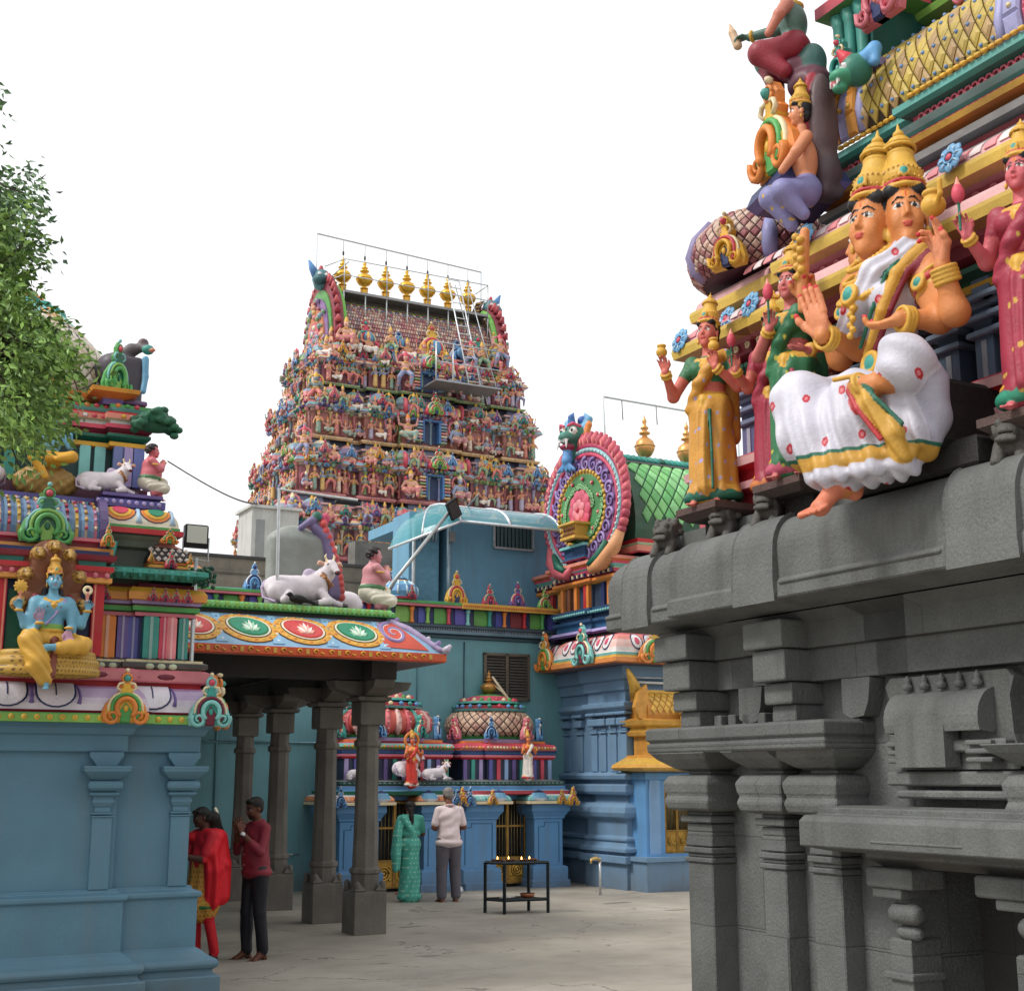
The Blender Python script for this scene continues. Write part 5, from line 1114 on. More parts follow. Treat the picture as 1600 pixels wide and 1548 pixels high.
for i in range(40):
    v = 20.5 + i * .085
    if v < 23.6: m.cbox((12.88 if 21.3 < v < 22.5 else 12.93 if v < 22 else 13.08, v, 5.59), (.02, .018, .03), 'cream' if i % 2 else 'navy')
    if v < 23.6: m.ball((12.86 if 21.3 < v < 22.5 else 12.91 if v < 22 else 13.06, v, 4.89), (.03, .03, .03), 'aqua', 5)
for i in range(24): m.cbox((13.1 + i * .085, 20.47 if 13.1 + i * .085 < 13.9 else 20.30, 5.59), (.018, .02, .03), 'rose' if i % 2 else 'navy')
# white base below the medallion and purple scroll panel
m.box(13.45, 20.48, 4.99, 13.86, 20.56, 5.42, '7a6aa0'); 
for i in range(5):
    for j in range(5): m.tube([(13.5 + i * .08 + q[0], 20.46, 5.03 + j * .085 + q[2]) for q in spiral(0, 0, .034, .008, 0, 400, n=8)], .010, 'lilac', 4)
part('storey', m, PAINT(), cv)
m = MB(); scs = []
for i in range(5): scs += ['c8405a', 'e0d0b8', 'b8506a']
def bmap(vc, z0, W_, H):      # barrel along u: s = u, t angle 0 (front eave) .. 1 (back eave)
    def f(s, t):
        th = radians(-14 + 208 * t); p = (s, vc - W_ * cos(th), z0 + H * sin(th)); n = nrm((0, -cos(th) / W_, sin(th) / H)); return p, n
    return f
bf = bmap(21.45, 6.45, 1.22, 1.42)
barrel(m, 13.3, 19.5, 21.45, 6.45, 1.22, 1.42, ['27503a'] * 2, 0, seg=22, th0=-14, th1=194)
m.sweep(rect(13.3, 20.15, 19.5, 22.8), [(0, 5.88, 'red'), (.06, 5.9, 'rose'), (.1, 6.0, 'salmon'), (0, 6.02, 'aqua'), (.05, 6.06, 'cream'), (.05, 6.13, 'red'), (-.1, 6.16, 'rose')])
for i in range(24):
    for j in range(9):
        s0 = 13.55 + i * .25 + (.125 if j % 2 else 0); t0 = .10 + j * .036
        m.relief(bf, [(s0 - .105, t0), (s0, t0 - .032), (s0 + .105, t0), (s0, t0 + .032)], .03, rnd('7fbf76', '6ab06a', '8cc888'), rings=((1, 0), (1, .6), (.7, 1)))
for a, bb, c in ((.44, .47, 'dgrey'), (.475, .505, 'rose'), (.51, .54, 'cream'), (.545, .575, 'b83a5a'), (.58, .6, 'aqua')):
    m.add([bf(s_, t)[0] + np.array(bf(s_, t)[1]) * .035 for t in np.linspace(a - .08, bb - .08, 3) for s_ in (13.35, 19.5)], [(0, 1, 3, 2), (2, 3, 5, 4)], c)
for i in range(48): m.tube([bf(13.45 + i * .125, t)[0] + np.array((0, 0, .06)) for t in (.385, .42, .46, .5)], [.05, .075, .05, .10], rnd('teal', 'dgreen', '2f8a80', '3a9a8c'), 5)
for i in range(14): p, n = bf(13.8 + i * .45, .46); m.ball(p, (.13, .06, .06), rnd('rose', 'salmon', 'cream'), 8)
m.box(13.4, 21.25, 7.82, 19.5, 21.65, 7.92, 'aqua')
part('barrel_roof', m, PAINT(), cv)
# medallion gable
m = MB(); m.M = T(13.05, 21.45, 6.85) @ LEFT
RX, RZ = 1.42, 1.22
ell = lambda k, a: (RX * k * cos(a), RZ * k * sin(a))
def disc(k0, k1, y, col, n=40): m.ext([ell(k0, 2 * pi * i / n) for i in range(n)], y, col, bev=.05)
disc(1.0, 0, .10, '8a2c4c')
for i in range(44):
    a = radians(-58 + 296 * i / 43); x, z = ell(.98, a); d = 24 if cos(a) < 0 else -24; ca, sa = cos(a), sin(a); L = .16
    P = [(x, -.06, z), (x + L * .5 * ca - .05 * sa * (1 if ca > 0 else -1), -.09, z + L * .5 * sa + .10), (x + L * .62 * ca, -.06, z + L * .6 * sa + .20)]
    m.tube(P, [.09, .085, .03], 'c8606a' if i % 2 else 'b04a5c', 6); m.tube([(p[0] * .985, p[1] - .05, p[2]) for p in P[:2]], [.04, .03], 'salmon', 5)
ring = lambda k, y, r, c, n=48, a0=0, a1=360: m.tube([(ell(k, radians(a0 + (a1 - a0) * i / n))[0], y, ell(k, radians(a0 + (a1 - a0) * i / n))[1]) for i in range(n + 1)], r, c, 6, cap=False)
ring(.99, -.11, .055, 'a83a58'); ring(.925, -.12, .05, '8ab8c0'); ring(.855, -.12, .045, 'c84a66')
for i in range(60): a = 2 * pi * i / 60; x, z = ell(.925, a); m.ball((x, -.17, z), (.03, .02, .03), 'c8dcd8', 5)
disc(.82, 0, .13, '7a4a78'); disc(.60, 0, .15, 'd0a03c'); disc(.555, 0, .165, '3f8048')
for i in range(22):
    a = 2 * pi * i / 22; x, z = ell(.70, a); m.tube([(x + q[0], -.15, z + q[2]) for q in spiral(0, 0, .14, .03, i * 360 / 22, i * 360 / 22 + 480, n=14)], [.036 - .0015 * k for k in range(15)], '9a84b8' if i % 2 else '8470a8', 5)
for i in range(44): a = 2 * pi * i / 44; x, z = ell(.60, a); m.ball((x, -.17, z), (.05, .03, .045), 'gold', 6)
for i in range(60): a = 2 * pi * i * .618; k = .30 + .24 * ((i * 37) % 60) / 60; x, z = ell(k, a); m.tube([(x + q[0], -.18, z + q[2]) for q in spiral(0, 0, .06, .015, i * 50, i * 50 + 380, n=7)], .018, '86b884', 4)
for i in range(11): a = 2 * pi * i / 11 + .3; x, z = ell(.47, a); m.ball((x, -.19, z), (.045, .03, .045), 'rose', 7); m.ball((x, -.21, z), (.02, .02, .02), 'cream', 5)
m.ball((-.02, -.17, -.02), (.42, .04, .40), 'a83048', 16)
for i in range(10): a = 2 * pi * i / 10; m.ball((-.02 + .27 * cos(a), -.19, -.02 + .27 * sin(a)), (.15, .03, .14), 'c8506a', 8)
for i in range(6): a = 2 * pi * i / 6 + .4; m.ball((-.02 + .13 * cos(a), -.215, -.02 + .12 * sin(a)), (.11, .03, .10), 'd8808a', 8)
m.ball((-.02, -.24, -.02), (.05, .04, .05), 'b83a50', 8)
m.sweep([(-.18, -.42), (.22, -.42), (.22, -.16), (-.18, -.16)], [(.0, -.62, 'gold'), (.07, -.60, 'c89a44'), (.07, -.55, 'gold'), (.0, -.54, 'a87a34'), (.03, -.36, 'c89a44'), (.1, -.33, 'gold'), (.1, -.29, 'gold')])
for i in range(6):
    for j in range(2): m.ball((-.15 + .07 * i, -.46, -.50 + .09 * j), (.03, .015, .04), 'brown', 6)
m.sweep([(-.55, -.22), (.2, -.22), (.2, .1), (-.55, .1)], [(0, -.96, 'rose'), (.05, -.94, 'b84a6a'), (.0, -.88, '26486a'), (0, -.74, '2a4468'), (.07, -.72, '4a80a8'), (.07, -.67, 'aqua'), (.0, -.64, 'navy')])
for q in (-1, 1): m.tube([(q * 1.25, -.1, -.6), (q * 1.12, -.16, -.88), (q * .8, -.2, -1.12), (q * .45, -.22, -1.2), (q * .3, -.2, -1.05)], [.09, .13, .14, .10, .04], 'd89868' if q > 0 else 'c8606a', 8); m.tube([(q * .95, -.22, -.75), (q * .75, -.25, -1.0), (q * .45, -.3, -1.12)], [.05, .09, .05], 'dgreen', 8)
part('round_gable', m, PAINT(), cv, label='round gable with pink lotus at its centre and rings of scrolls')
s = Sc(); s.ell((0, 0, .12), (.24, .26, .24), '2f7060', .05); s.ell((-.0, -.24, .02), (.17, .2, .12), '2f7060', .05); s.ell((0, -.26, -.16), (.14, .14, .06), 'a03050', .04); s.cap((0, -.1, -.05), (0, -.1, -.35), .15, .10, '2f7060', .05)
for q in (-1, 1):
    s.ell((q * .13, -.22, .17), (.075, .06, .075), 'e8e4dc', .005); s.ell((q * .135, -.27, .17), (.035, .03, .035), 'black', op='p'); s.chain([(q * .05, -.28, .26), (q * .15, -.26, .30), (q * .25, -.15, .24)], .03, 'c84a66', .02)
    s.cap((q * .09, -.38, -.05), (q * .11, -.42, -.22), .03, .012, 'white', .004); s.chain([(q * .18, .05, .25), (q * .26, .1, .42), (q * .16, .1, .56)], [.09, .07, .02], 'sky', .03); s.chain([(q * .22, .0, .0), (q * .30, .05, .3), (q * .24, .08, .4)], [.07, .06, .03], 'orange', .02)
for q in (-1, 0, 1): s.cap((q * .05, -.40, -.04), (q * .05, -.42, -.12), .018, .01, 'white', .003)
s.chain([(0, -.1, .3), (0, -.12, .46), (0, -.05, .56)], [.09, .06, .02], '3c66a0', .03); s.ell((.1, .1, .42), (.1, .1, .1), '2c58a0', .02); s.ell((0, -.38, .08), (.06, .05, .05), 'teal', .02)
s.chain([(0, -.25, -.2), (0, -.26, -.42), (0, -.2, -.6)], [.08, .10, .05], '5a90c4', .03); 
for i in range(5): s.chain([(.0, -.28, -.45), (-.2 + .1 * i, -.28, -.62)], [.04, .03], '5a90c4', .01)
mm_ = s.build(.022); o = part('monster_head', mm_, PAINT(), cv, absolute=False, vcol=mm_.vc); o.location = (-.12, .45 + .95, 8.25); o.rotation_euler = (0, 0, radians(-70)); o.scale = (1.0,) * 3
m = MB(); pot(m, T(14.35, 21.45, 7.9) @ S(.62, .62, .95), 'd8a060'); part('finial', m, GOLD(), cv)
m = MB(); pot(m, T(15.35, 21.45, 7.9) @ S(.62, .62, .95), 'd8a060'); part('finial', m, GOLD(), cv)
for u in (15.35,):
    m = MB(); m.tube([(u + .25, 21.4, 8.0), (u + .28, 21.38, 8.85)], .015, 'dgrey', 5); m.add([(u + .27, 21.38, 8.45), (u + .29, 21.38, 8.78), (u + .62, 21.36, 8.52)], [(0, 1, 2)], 'c8907a'); part('flag', m, PAINT(), cv)
# golden roofed porch
gp = thing('golden_porch', 'blue door porch under a golden gabled roof in front of the corner shrine', 'porch', 13.6, 20.0)
pb = 'porch'; m = MB(); m.box(13.22, 19.95, .57, 15.2, 20.4, .62, pb)
for a, c in ((13.24, 13.62), (14.22, 14.7)): m.rbox(a, 19.98, .6, c, 20.5, 1.96, .01, pb)
m.box(13.3, 19.955, .6, 13.52, 19.99, 1.9, mixc(pb, 'white', .12)); m.box(13.62, 20.0, 1.8, 14.22, 20.4, 1.96, pb); m.rbox(13.2, 19.93, 1.86, 14.75, 20.5, 2.0, .02, pb); m.rbox(13.15, 19.85, -.02, 15.3, 20.4, .57, .02, cb); m.box(13.1, 19.78, .50, 15.4, 20.3, .575, cb)
part('wall', m, WALLP(), gp)
m = MB(); m.M = None; gc = 'gold'
m.sweep(rect(13.22, 19.9, 14.8, 20.45), [(.0, 2.0, 'c8883a'), (.2, 2.03, 'gold'), (.24, 2.07, 'gold'), (.22, 2.12, 'd8a050'), (.06, 2.24, 'gold'), (.04, 2.28, 'c8883a'), (-.06, 2.29, 'gold'), (-.06, 2.60, 'c08a40'), (.02, 2.62, 'gold'), (.05, 2.68, 'd8a850'), (.0, 2.70, 'c08a40'), (-.02, 2.76, 'gold'), (.08, 2.80, 'gold'), (.12, 2.88, 'd8a850'), (.02, 2.92, 'c08a40'), (-.1, 2.93, 'gold')])
for i in range(13): m.ball((13.15 + i * .14, 19.76, 2.12), (.065, .05, .05), 'd8a850', 7)
for u in (13.3, 13.45, 13.9, 14.05, 14.5, 14.65): m.lathe([(.05, 2.28, gc), (.035, 2.33, gc), (.035, 2.48, gc), (.06, 2.54, gc), (.06, 2.6, gc)], 8, T(u, 19.93, 0))
barrel(m, 13.25, 14.85, 20.2, 2.98, .34, .40, ['b87c34'] * 2, 0, seg=12)
bf2 = bmap(20.2, 2.98, .34, .40)
for i in range(11):
    for j in range(5): s0 = 13.36 + i * .135 + (.067 if j % 2 else 0); t0 = .13 + j * .075; m.relief(bf2, [(s0 - .06, t0), (s0, t0 - .06), (s0 + .06, t0), (s0, t0 + .06)], .018, gc, rings=((1, 0), (1, .7), (.6, 1)))
m.merge(KY, T(14.02, 19.72, 2.86) @ S(.46, .6, .46)); m.merge(KY, T(13.25, 20.1, 2.88) @ S(.18, .6, .4)); m.box(13.25, 20.1, 3.36, 14.85, 20.3, 3.42, gc)
m.tube([(13.22, 20.2, 3.3), (13.15, 20.15, 3.5), (13.02, 20.1, 3.68), (12.98, 20.1, 3.78)], [.12, .10, .06, .02], gc, 7); m.tube([(14.82, 20.2, 3.3), (14.9, 20.15, 3.5), (14.95, 20.1, 3.66)], [.1, .08, .02], gc, 7)
m.ext([(13.1 + .0, 2.9), (13.0, 3.1), (13.08, 3.35), (13.25, 3.5), (13.3, 3.2), (13.3, 2.9)], .1, 'c89040', M=T(0, 20.0, 0))
part('roof', m, mat('gilt_plaster', .4, metal=.15, var=.2, nscale=10, bump=.2, stain=.2, stain_col='8a5a20'), gp)
def gate(u0, u1, z0, z1, v, name, parent, n=9, brass='8a6a34'):
    m = MB(); fr = .035
    for a in ((u0, z0, u0 + fr, z1), (u1 - fr, z0, u1, z1), ((u0 + u1) / 2 - fr * .7, z0, (u0 + u1) / 2 + fr * .7, z1)): m.box(a[0], v - .03, a[1], a[2], v + .02, a[3], brass)
    for z in (z0, z0 + (z1 - z0) * .3, z0 + (z1 - z0) * .68, z1 - fr): m.box(u0, v - .035, z, u1, v + .015, z + fr, brass)
    for i in range(n * 2): 
        u = u0 + (u1 - u0) * (i + .5) / (n * 2); m.tube([(u, v, z0 + (z1 - z0) * .3), (u, v, z1)], .008, '9a8658', 4)
    d = part(name, m, mat('brass_gate', .4, metal=.7, var=.3, nscale=10, bump=.1), parent)
    for k in (0, 1):
        q = MB(); a = u0 + fr + k * (u1 - u0) / 2; bb = a + (u1 - u0) / 2 - fr * 1.7; q.box(a, v - .02, z0 + fr, bb, v + .01, z0 + (z1 - z0) * .3, 'a07c38'); c = (a + bb) / 2; zc = z0 + (z1 - z0) * .165; r = (bb - a) * .32
        q.tube([(c + r * cos(t * pi / 8), v - .035, zc + r * sin(t * pi / 8)) for t in range(17)], r * .16, 'b89244', 5); q.tube([(c + r * .55 * cos(t * pi / 6), v - .04, zc + r * .55 * sin(t * pi / 6)) for t in range(13)], r * .14, 'c8a050', 5); q.ball((c, v - .04, zc), (r * .3, .02, r * .3), 'c8a050', 8)
        for sx in (-1, 1):
            for sz in (-1, 1): q.ball((c + sx * r * 1.1, v - .025, zc + sz * r * .95), (r * .3, .015, r * .25), 'b89244', 6)
        part('brass_panel', q, MATS['brass_gate'], d)
    return d
gate(13.68, 14.2, .62, 1.82, 20.1, 'gate', gp)
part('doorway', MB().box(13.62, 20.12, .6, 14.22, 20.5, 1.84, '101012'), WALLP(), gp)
# ================================================================ TWO LITTLE SHRINES
def small_shrine(uc, W_, gate_u, label, ribs):
    t = thing('little_shrine', label, 'shrine', uc, 21.8, 0); v0 = 21.75; sb = 'porch'; u0, u1 = uc - W_, uc + W_; ga, gb = gate_u
    m = MB()
    for a, c in ((u0, ga), (gb, u1)):
        m.sweep(rect(a, v0, c, 22.9), [(.10, -.02, sb), (.10, .12, sb), (.07, .13, sb), (.07, .34, sb), (.04, .36, sb), (0, .37, sb), (0, 1.18, sb), (.03, 1.19, sb), (.03, 1.22, sb), (.08, 1.30, sb), (.10, 1.32, sb), (.10, 1.44, sb)])
        m.tube([(a + .08, v0 - .005, .42), (a + .08, v0 - .005, 1.05), (a + .2, v0 - .005, 1.05), (a + .2, v0 - .005, 1.12), (c - .08, v0 - .005, 1.12), (c - .08, v0 - .005, .42)], .012, '3a688c', 4, smooth=False)
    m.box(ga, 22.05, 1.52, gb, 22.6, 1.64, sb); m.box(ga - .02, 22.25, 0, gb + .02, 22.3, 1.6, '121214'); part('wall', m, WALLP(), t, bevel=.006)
    gate(ga + .02, gb - .02, .06, 1.5, 22.08, 'gate', t, n=6)
    m = MB()
    for a, c in ((u0 - .04, ga + .02), (gb - .02, u1 + .04)):
        m.sweep(rect(a, v0 - .02, c, 22.9), [(.10, 1.44, 'cream'), (.20, 1.45, 'c8905a'), (.20, 1.50, 'cream'), (.18, 1.51, 'navy')] + kapprof(.18, 1.52, .02, 1.62, ['d88a5a' if ribs else 'aqua', 'white']) + [(.0, 1.63, 'rose')])
        for i in range(8): q = a + (c - a) * i / 7; m.tube([(q, v0 - .2, 1.53), (q, v0 - .14, 1.58), (q, v0 - .05, 1.62)], [.02, .018, .012], 'e0d8cc' if i % 2 else ('3c66a0' if not ribs else 'c85048'), 4)
        m.merge(KB if ribs else KY, T(a - .05 if a < uc else c + .05, v0 - .2, 1.42) @ S(.26, .5, .32)); m.merge(KB if ribs else KY, T(a + (c - a) * .72, v0 - .2, 1.44) @ S(.22, .5, .26))
        m.lathe([(.01, -.01, 'sky'), (.16, .0, 'sky'), (.2, .04, 'white'), (.12, .12, 'sky'), (.02, .16, 'navy')], 10, T(c - .04 if a < uc else a + .04, v0 - .12, 1.50) @ S(1, .6, 1.2), False)
    m.sweep(rect(u0 + .02, v0 + .02, u1 - .02, 22.9), [(.0, 1.60, 'rose' if not ribs else 'green'), (.10, 1.62, 'red' if not ribs else '4f8a52'), (.12, 1.68, 'c8505a' if not ribs else 'dgreen'), (.06, 1.70, 'sky'), (.06, 1.76, '5a8ec0'), (-.02, 1.77, 'white'), (.04, 1.78, 'dgreen'), (.06, 1.84, '345a58'), (-.1, 1.86, 'grey'), (-.1, 1.87, 'grey')])
    for i in range(24): m.ball((u0 + (u1 - u0) * (i + .5) / 24, v0 - .04, 1.81), (.035, .012, .012), '7a9a90', 5)
    d = .25; m.sweep([(u0 + .12, v0 + .2), (uc - .45, v0 + .2), (uc - .45, v0 + .12), (uc + .45, v0 + .12), (uc + .45, v0 + .2), (u1 - .12, v0 + .2), (u1 - .12, 22.9), (u0 + .12, 22.9)],
        [(0, 1.86, 'navy'), (0, 2.22, '283048'), (.03, 2.225, 'rose'), (.06, 2.26, 'red'), (.06, 2.30, 'pink'), (.02, 2.31, 'blue'), (.07, 2.34, '5a8ec0'), (.07, 2.38, 'navy'), (.05, 2.385, 'orange'), (.08, 2.42, 'salmon' if not ribs else 'green'), (.05, 2.48, 'rose' if not ribs else 'aqua'), (-.08, 2.51, 'c8485c'), (-.08, 2.55, 'orange'), (-.2, 2.56, 'grey')])
    cols = ['purple', 'teal', 'lilac', '5a5aa0', 'rose', '8aa8d0']
    for i in range(12):
        u = u0 + .16 + (u1 - u0 - .32) * i / 11; v = v0 + (.12 if abs(u - uc) < .45 else .2); m.rbox(u - .035, v - .03, 1.86, u + .035, v + .02, 2.22, .008, cols[(i + (2 if ribs else 0)) % 6])
    for i in range(30): u = u0 + .1 + (u1 - u0 - .2) * i / 29; m.ball((u, v0 + (.03 if abs(u - uc) < .5 else .11), 2.43), (.03, .02, .028), rnd('cream', 'salmon', 'yellow'), 5)
    part('storey', m, PAINT(), t)
    rd = W_ * .80; vc = v0 + .95
    m = MB(); P8 = regular(8, 1, pi / 8)
    m.sweep([(uc + x * rd * 1.02, vc + y * rd * .92) for x, y in P8], [(-.05, 2.5, 'purple'), (.06, 2.52, 'rose'), (.08, 2.58, 'lilac'), (-.06, 2.6, 'dgreen'), (-.04, 2.64, 'green')])
    pr = [(.86, 2.64), (.98, 2.72), (1.02, 2.84), (.98, 2.96), (.86, 3.05), (.70, 3.10)]
    n_ = 32; dark = '40303a'
    def cm(th, tt):
        x = tt * (len(pr) - 1); i = min(int(x), len(pr) - 2); fr = x - i; r = (pr[i][0] * (1 - fr) + pr[i + 1][0] * fr) * rd; z = pr[i][1] * (1 - fr) + pr[i + 1][1] * fr
        dr = (pr[i + 1][0] - pr[i][0]) * rd; dz = pr[i + 1][1] - pr[i][1]; n = nrm((dz, 0, -dr)); return (uc + r * cos(th), vc + r * .92 * sin(th), z), np.array((n[0] * cos(th), n[0] * sin(th), n[2]))
    m.lathe([(r * rd * .985, z, dark if not ribs else 'c85a50') for r, z in pr], 32, T(uc, vc, 0), squash=.92)
    if ribs:
        for i in range(28):
            th = 2 * pi * i / 28; m.tube([cm(th, q)[0] for q in (0, .25, .5, .75, 1)], [.05, .055, .05, .045, .03], ('d06a70', 'e0b8b0', 'c85a64', '5aa098')[i % 4], 5)
            for q in (.1, .25, .4, .55, .7, .85): p, n = cm(th, q); m.ball(np.array(p) + n * .045, .018, 'e0a8a0', 4)
    else:
        for i in range(30):
            for j in range(7): th = 2 * pi * (i + .5 * (j % 2)) / 30; tt = .08 + j * .135; m.relief(cm, [(th - .085, tt), (th, tt - .115), (th + .085, tt), (th, tt + .115)], .02, rnd('c8a890', 'd0b098', 'b89080'), rings=((1, 0), (1, .6), (.6, 1)))
    for i in range(8):
        th = 2 * pi * i / 8 + pi / 8; p, n = cm(th, .35)
        if sin(th) < .5: m.merge(KB if i % 2 else (KTs if ribs else KP), T(p[0] + .06 * cos(th), p[1] + .06 * sin(th), 2.58) @ R('z', math.degrees(th) + 90) @ S(.30, .7, .40))
    m.sweep([(uc + x * rd * .72, vc + y * rd * .68) for x, y in regular(16, 1)], [(.0, 3.08, 'rose'), (.1, 3.10, 'aqua' if not ribs else 'green'), (.12, 3.14, '5aa0a0'), (.0, 3.16, 'red'), (.02, 3.20, 'pink'), (-.06, 3.22, 'dgreen'), (.02, 3.24, 'green' if not ribs else 'blue'), (-.02, 3.28, 'teal'), (-.12, 3.30, 'salmon'), (-.24, 3.38, 'c8506a'), (-.40, 3.42, 'green')])
    for i in range(22): a = 2 * pi * i / 22; m.ball((uc + rd * .80 * cos(a), vc + rd * .76 * sin(a), 3.18), (.05, .05, .045), rnd('cream', 'teal', '5a8ec0', 'rose'), 5); m.ball((uc + rd * .62 * cos(a), vc + rd * .58 * sin(a), 3.30), (.05, .05, .05), rnd('rose', 'green', 'cream'), 5)
    part('dome', m, PAINT(), t)
    m = MB(); pot(m, T(uc, vc, 3.38) @ S(.5, .5, .48), 'b8864a'); part('finial', m, GOLD(), t)
    m = MB(); m.tube([(uc + .05, vc - .1, 3.6), (uc + .2, vc - .3, 3.4), (uc + .34, vc - .5, 2.9)], .012, 'b8a888', 5)
    m.tube([(uc + .02, vc - .1, 3.75), (uc + .3, vc - .25, 3.3), (uc + .45, vc - .35, 3.0)], [.02, .035, .02], 'c8b8a0', 5); part('garland', m, CLOTH(), t)
    return t
small_shrine(11.58, 1.02, (11.25, 12.02), 'small blue shrine with a diamond patterned dome, behind the lamp stand', False)
small_shrine(9.42, 1.10, (9.02, 9.86), 'small blue shrine with a red ribbed dome, half hidden by stone pillars', True)
# ================================================================ PILLARED HALL
md = thing('pillared_hall', 'open hall on dark stone pillars under a brightly painted lotus eave', 'pavilion', 6.65, 16.5)
def hall_pillar(u, v):
    m = MB(); ph = pi / 8; st = '645f58'
    oc = lambda r: [(u + r * cos(ph + i * pi / 4), v + r * sin(ph + i * pi / 4)) for i in range(8)]
    m.rbox(u - .215, v - .215, -.02, u + .215, v + .215, .52, .02, st)
    for sx in (-1, 1):
        for sy in (-1, 1): m.add([(u + sx * .215, v + sy * .215, .52), (u + sx * .215, v + sy * .05, .52), (u + sx * .05, v + sy * .215, .52), (u + sx * .165, v + sy * .165, .66)], [(0, 1, 3), (1, 2, 3), (2, 0, 3), (0, 2, 1)], st); m.ball((u + sx * .17, v + sy * .17, .58), (.05, .05, .07), st, 7)
    m.sweep(oc(.178), [(0, .5, st), (0, .72, st), (.02, .73, st), (.02, .78, st), (-.01, .80, st), (-.025, 1.5, st), (-.03, 2.28, st), (.0, 2.30, st), (.0, 2.36, st), (-.03, 2.38, st), (-.035, 2.55, st), (.0, 2.57, st)])
    m.rbox(u - .17, v - .17, 2.56, u + .17, v + .17, 2.86, .01, st)
    p = part('pillar', m, STONEP(), md, bevel=.008)
    c = MB(); c.sweep(rect(u - .2, v - .2, u + .2, v + .2), [(0, 2.86, st), (.03, 2.88, st), (.03, 2.92, st)]);
    for dx, dy in ((1, 0), (-1, 0), (0, 1), (0, -1)):
        M_ = T(u, v, 0) @ R('z', {(1, 0): 90, (-1, 0): -90, (0, 1): 180, (0, -1): 0}[(dx, dy)])
        c.ext([(-.52, 0)], 0, st) if False else None
        c.add([(-.14, 0, 2.86), (.14, 0, 2.86), (.14, 0, 3.12), (-.14, 0, 3.12), (-.14, -.34, 2.97), (.14, -.34, 2.97), (.14, -.55, 3.12), (-.14, -.55, 3.12), (-.14, -.50, 3.02), (.14, -.50, 3.02)], [(0, 4, 5, 1), (4, 8, 9, 5), (8, 7, 6, 9), (3, 2, 6, 7), (0, 3, 7, 8, 4), (1, 5, 9, 6, 2)], st, M=M_)
    part('bracket', c, STONEP(), p, bevel=.01)
for v in (16.46, 17.97, 20.0, 21.76): hall_pillar(6.65, v)
for v in (16.46, 18.2, 20.0): hall_pillar(4.0, v)
m = MB(); m.box(6.48, 15.95, 3.12, 6.82, 22.9, 3.40, '3e3b38'); m.box(3.8, 15.95, 3.12, 4.2, 22.9, 3.4, '3e3b38'); m.box(1.5, 16.3, 3.13, 6.8, 16.62, 3.41, '3e3b38')
m.box(1.2, 15.9, 3.40, 6.8, 22.88, 3.8, '35322f')
part('beam', m, STONEP(), md)
hp = rect(1.0, 15.9, 6.64, 22.5)
m = MB(); m.sweep(hp, [(-.2, 3.36, '6a6468'), (.56, 3.30, '6a6468'), (.58, 3.32, 'c8502e'), (.58, 3.41, 'd05a30'), (.555, 3.415, 'b8402a')] + kapprof(.54, 3.42, .06, 3.83, ['8ab0cc', '8ab0cc', '84a8c4'], 8, .72) + [(.0, 3.84, '4a4a48'), (.0, 3.88, '403e3c'), (.02, 3.885, 'dgreen'), (.09, 3.89, '4f9a52'), (.09, 3.94, '5aa85a'), (.02, 3.985, '7fb878'), (-.1, 3.99, 'dgrey'), (-.3, 4.0, '706e68')])
for i in range(78):
    u = 2.2 + i * .06
    if u < 6.66: m.add([(u - .028, 15.80, 3.975), (u - .03, 15.79, 3.92), (u, 15.785, 3.895), (u + .03, 15.79, 3.92), (u + .028, 15.80, 3.975), (u, 15.78, 3.945)], [(5, 0, 1), (5, 1, 2), (5, 2, 3), (5, 3, 4), (5, 4, 0)], 'lime' if i % 2 else '7cc070')
for i in range(46):
    u = 2.6 + i * .1
    if u < 7.1: m.tube([(u + q[0], 15.31, 3.365 + q[2]) for q in spiral(0, 0, .032, .012, 0 if i % 2 else 180, 300, n=7)], .009, 'yellow', 4) if i % 4 else m.cbox((u, 15.315, 3.365), (.02, .008, .03), 'gold')
for i in range(60):
    v = 15.5 + i * .11
    if v < 22: m.cbox((7.225, v, 3.365), (.006, .02, .03), 'gold')
hf = kapmap_v(15.9, .54, 3.42, .06, 3.83, .72)
m.relief(hf, [(1.2, .03), (7.05, .03), (6.8, .97), (1.2, .97)], .003, '9cc0d8', rings=((1, 0), (1, 1))) if False else None
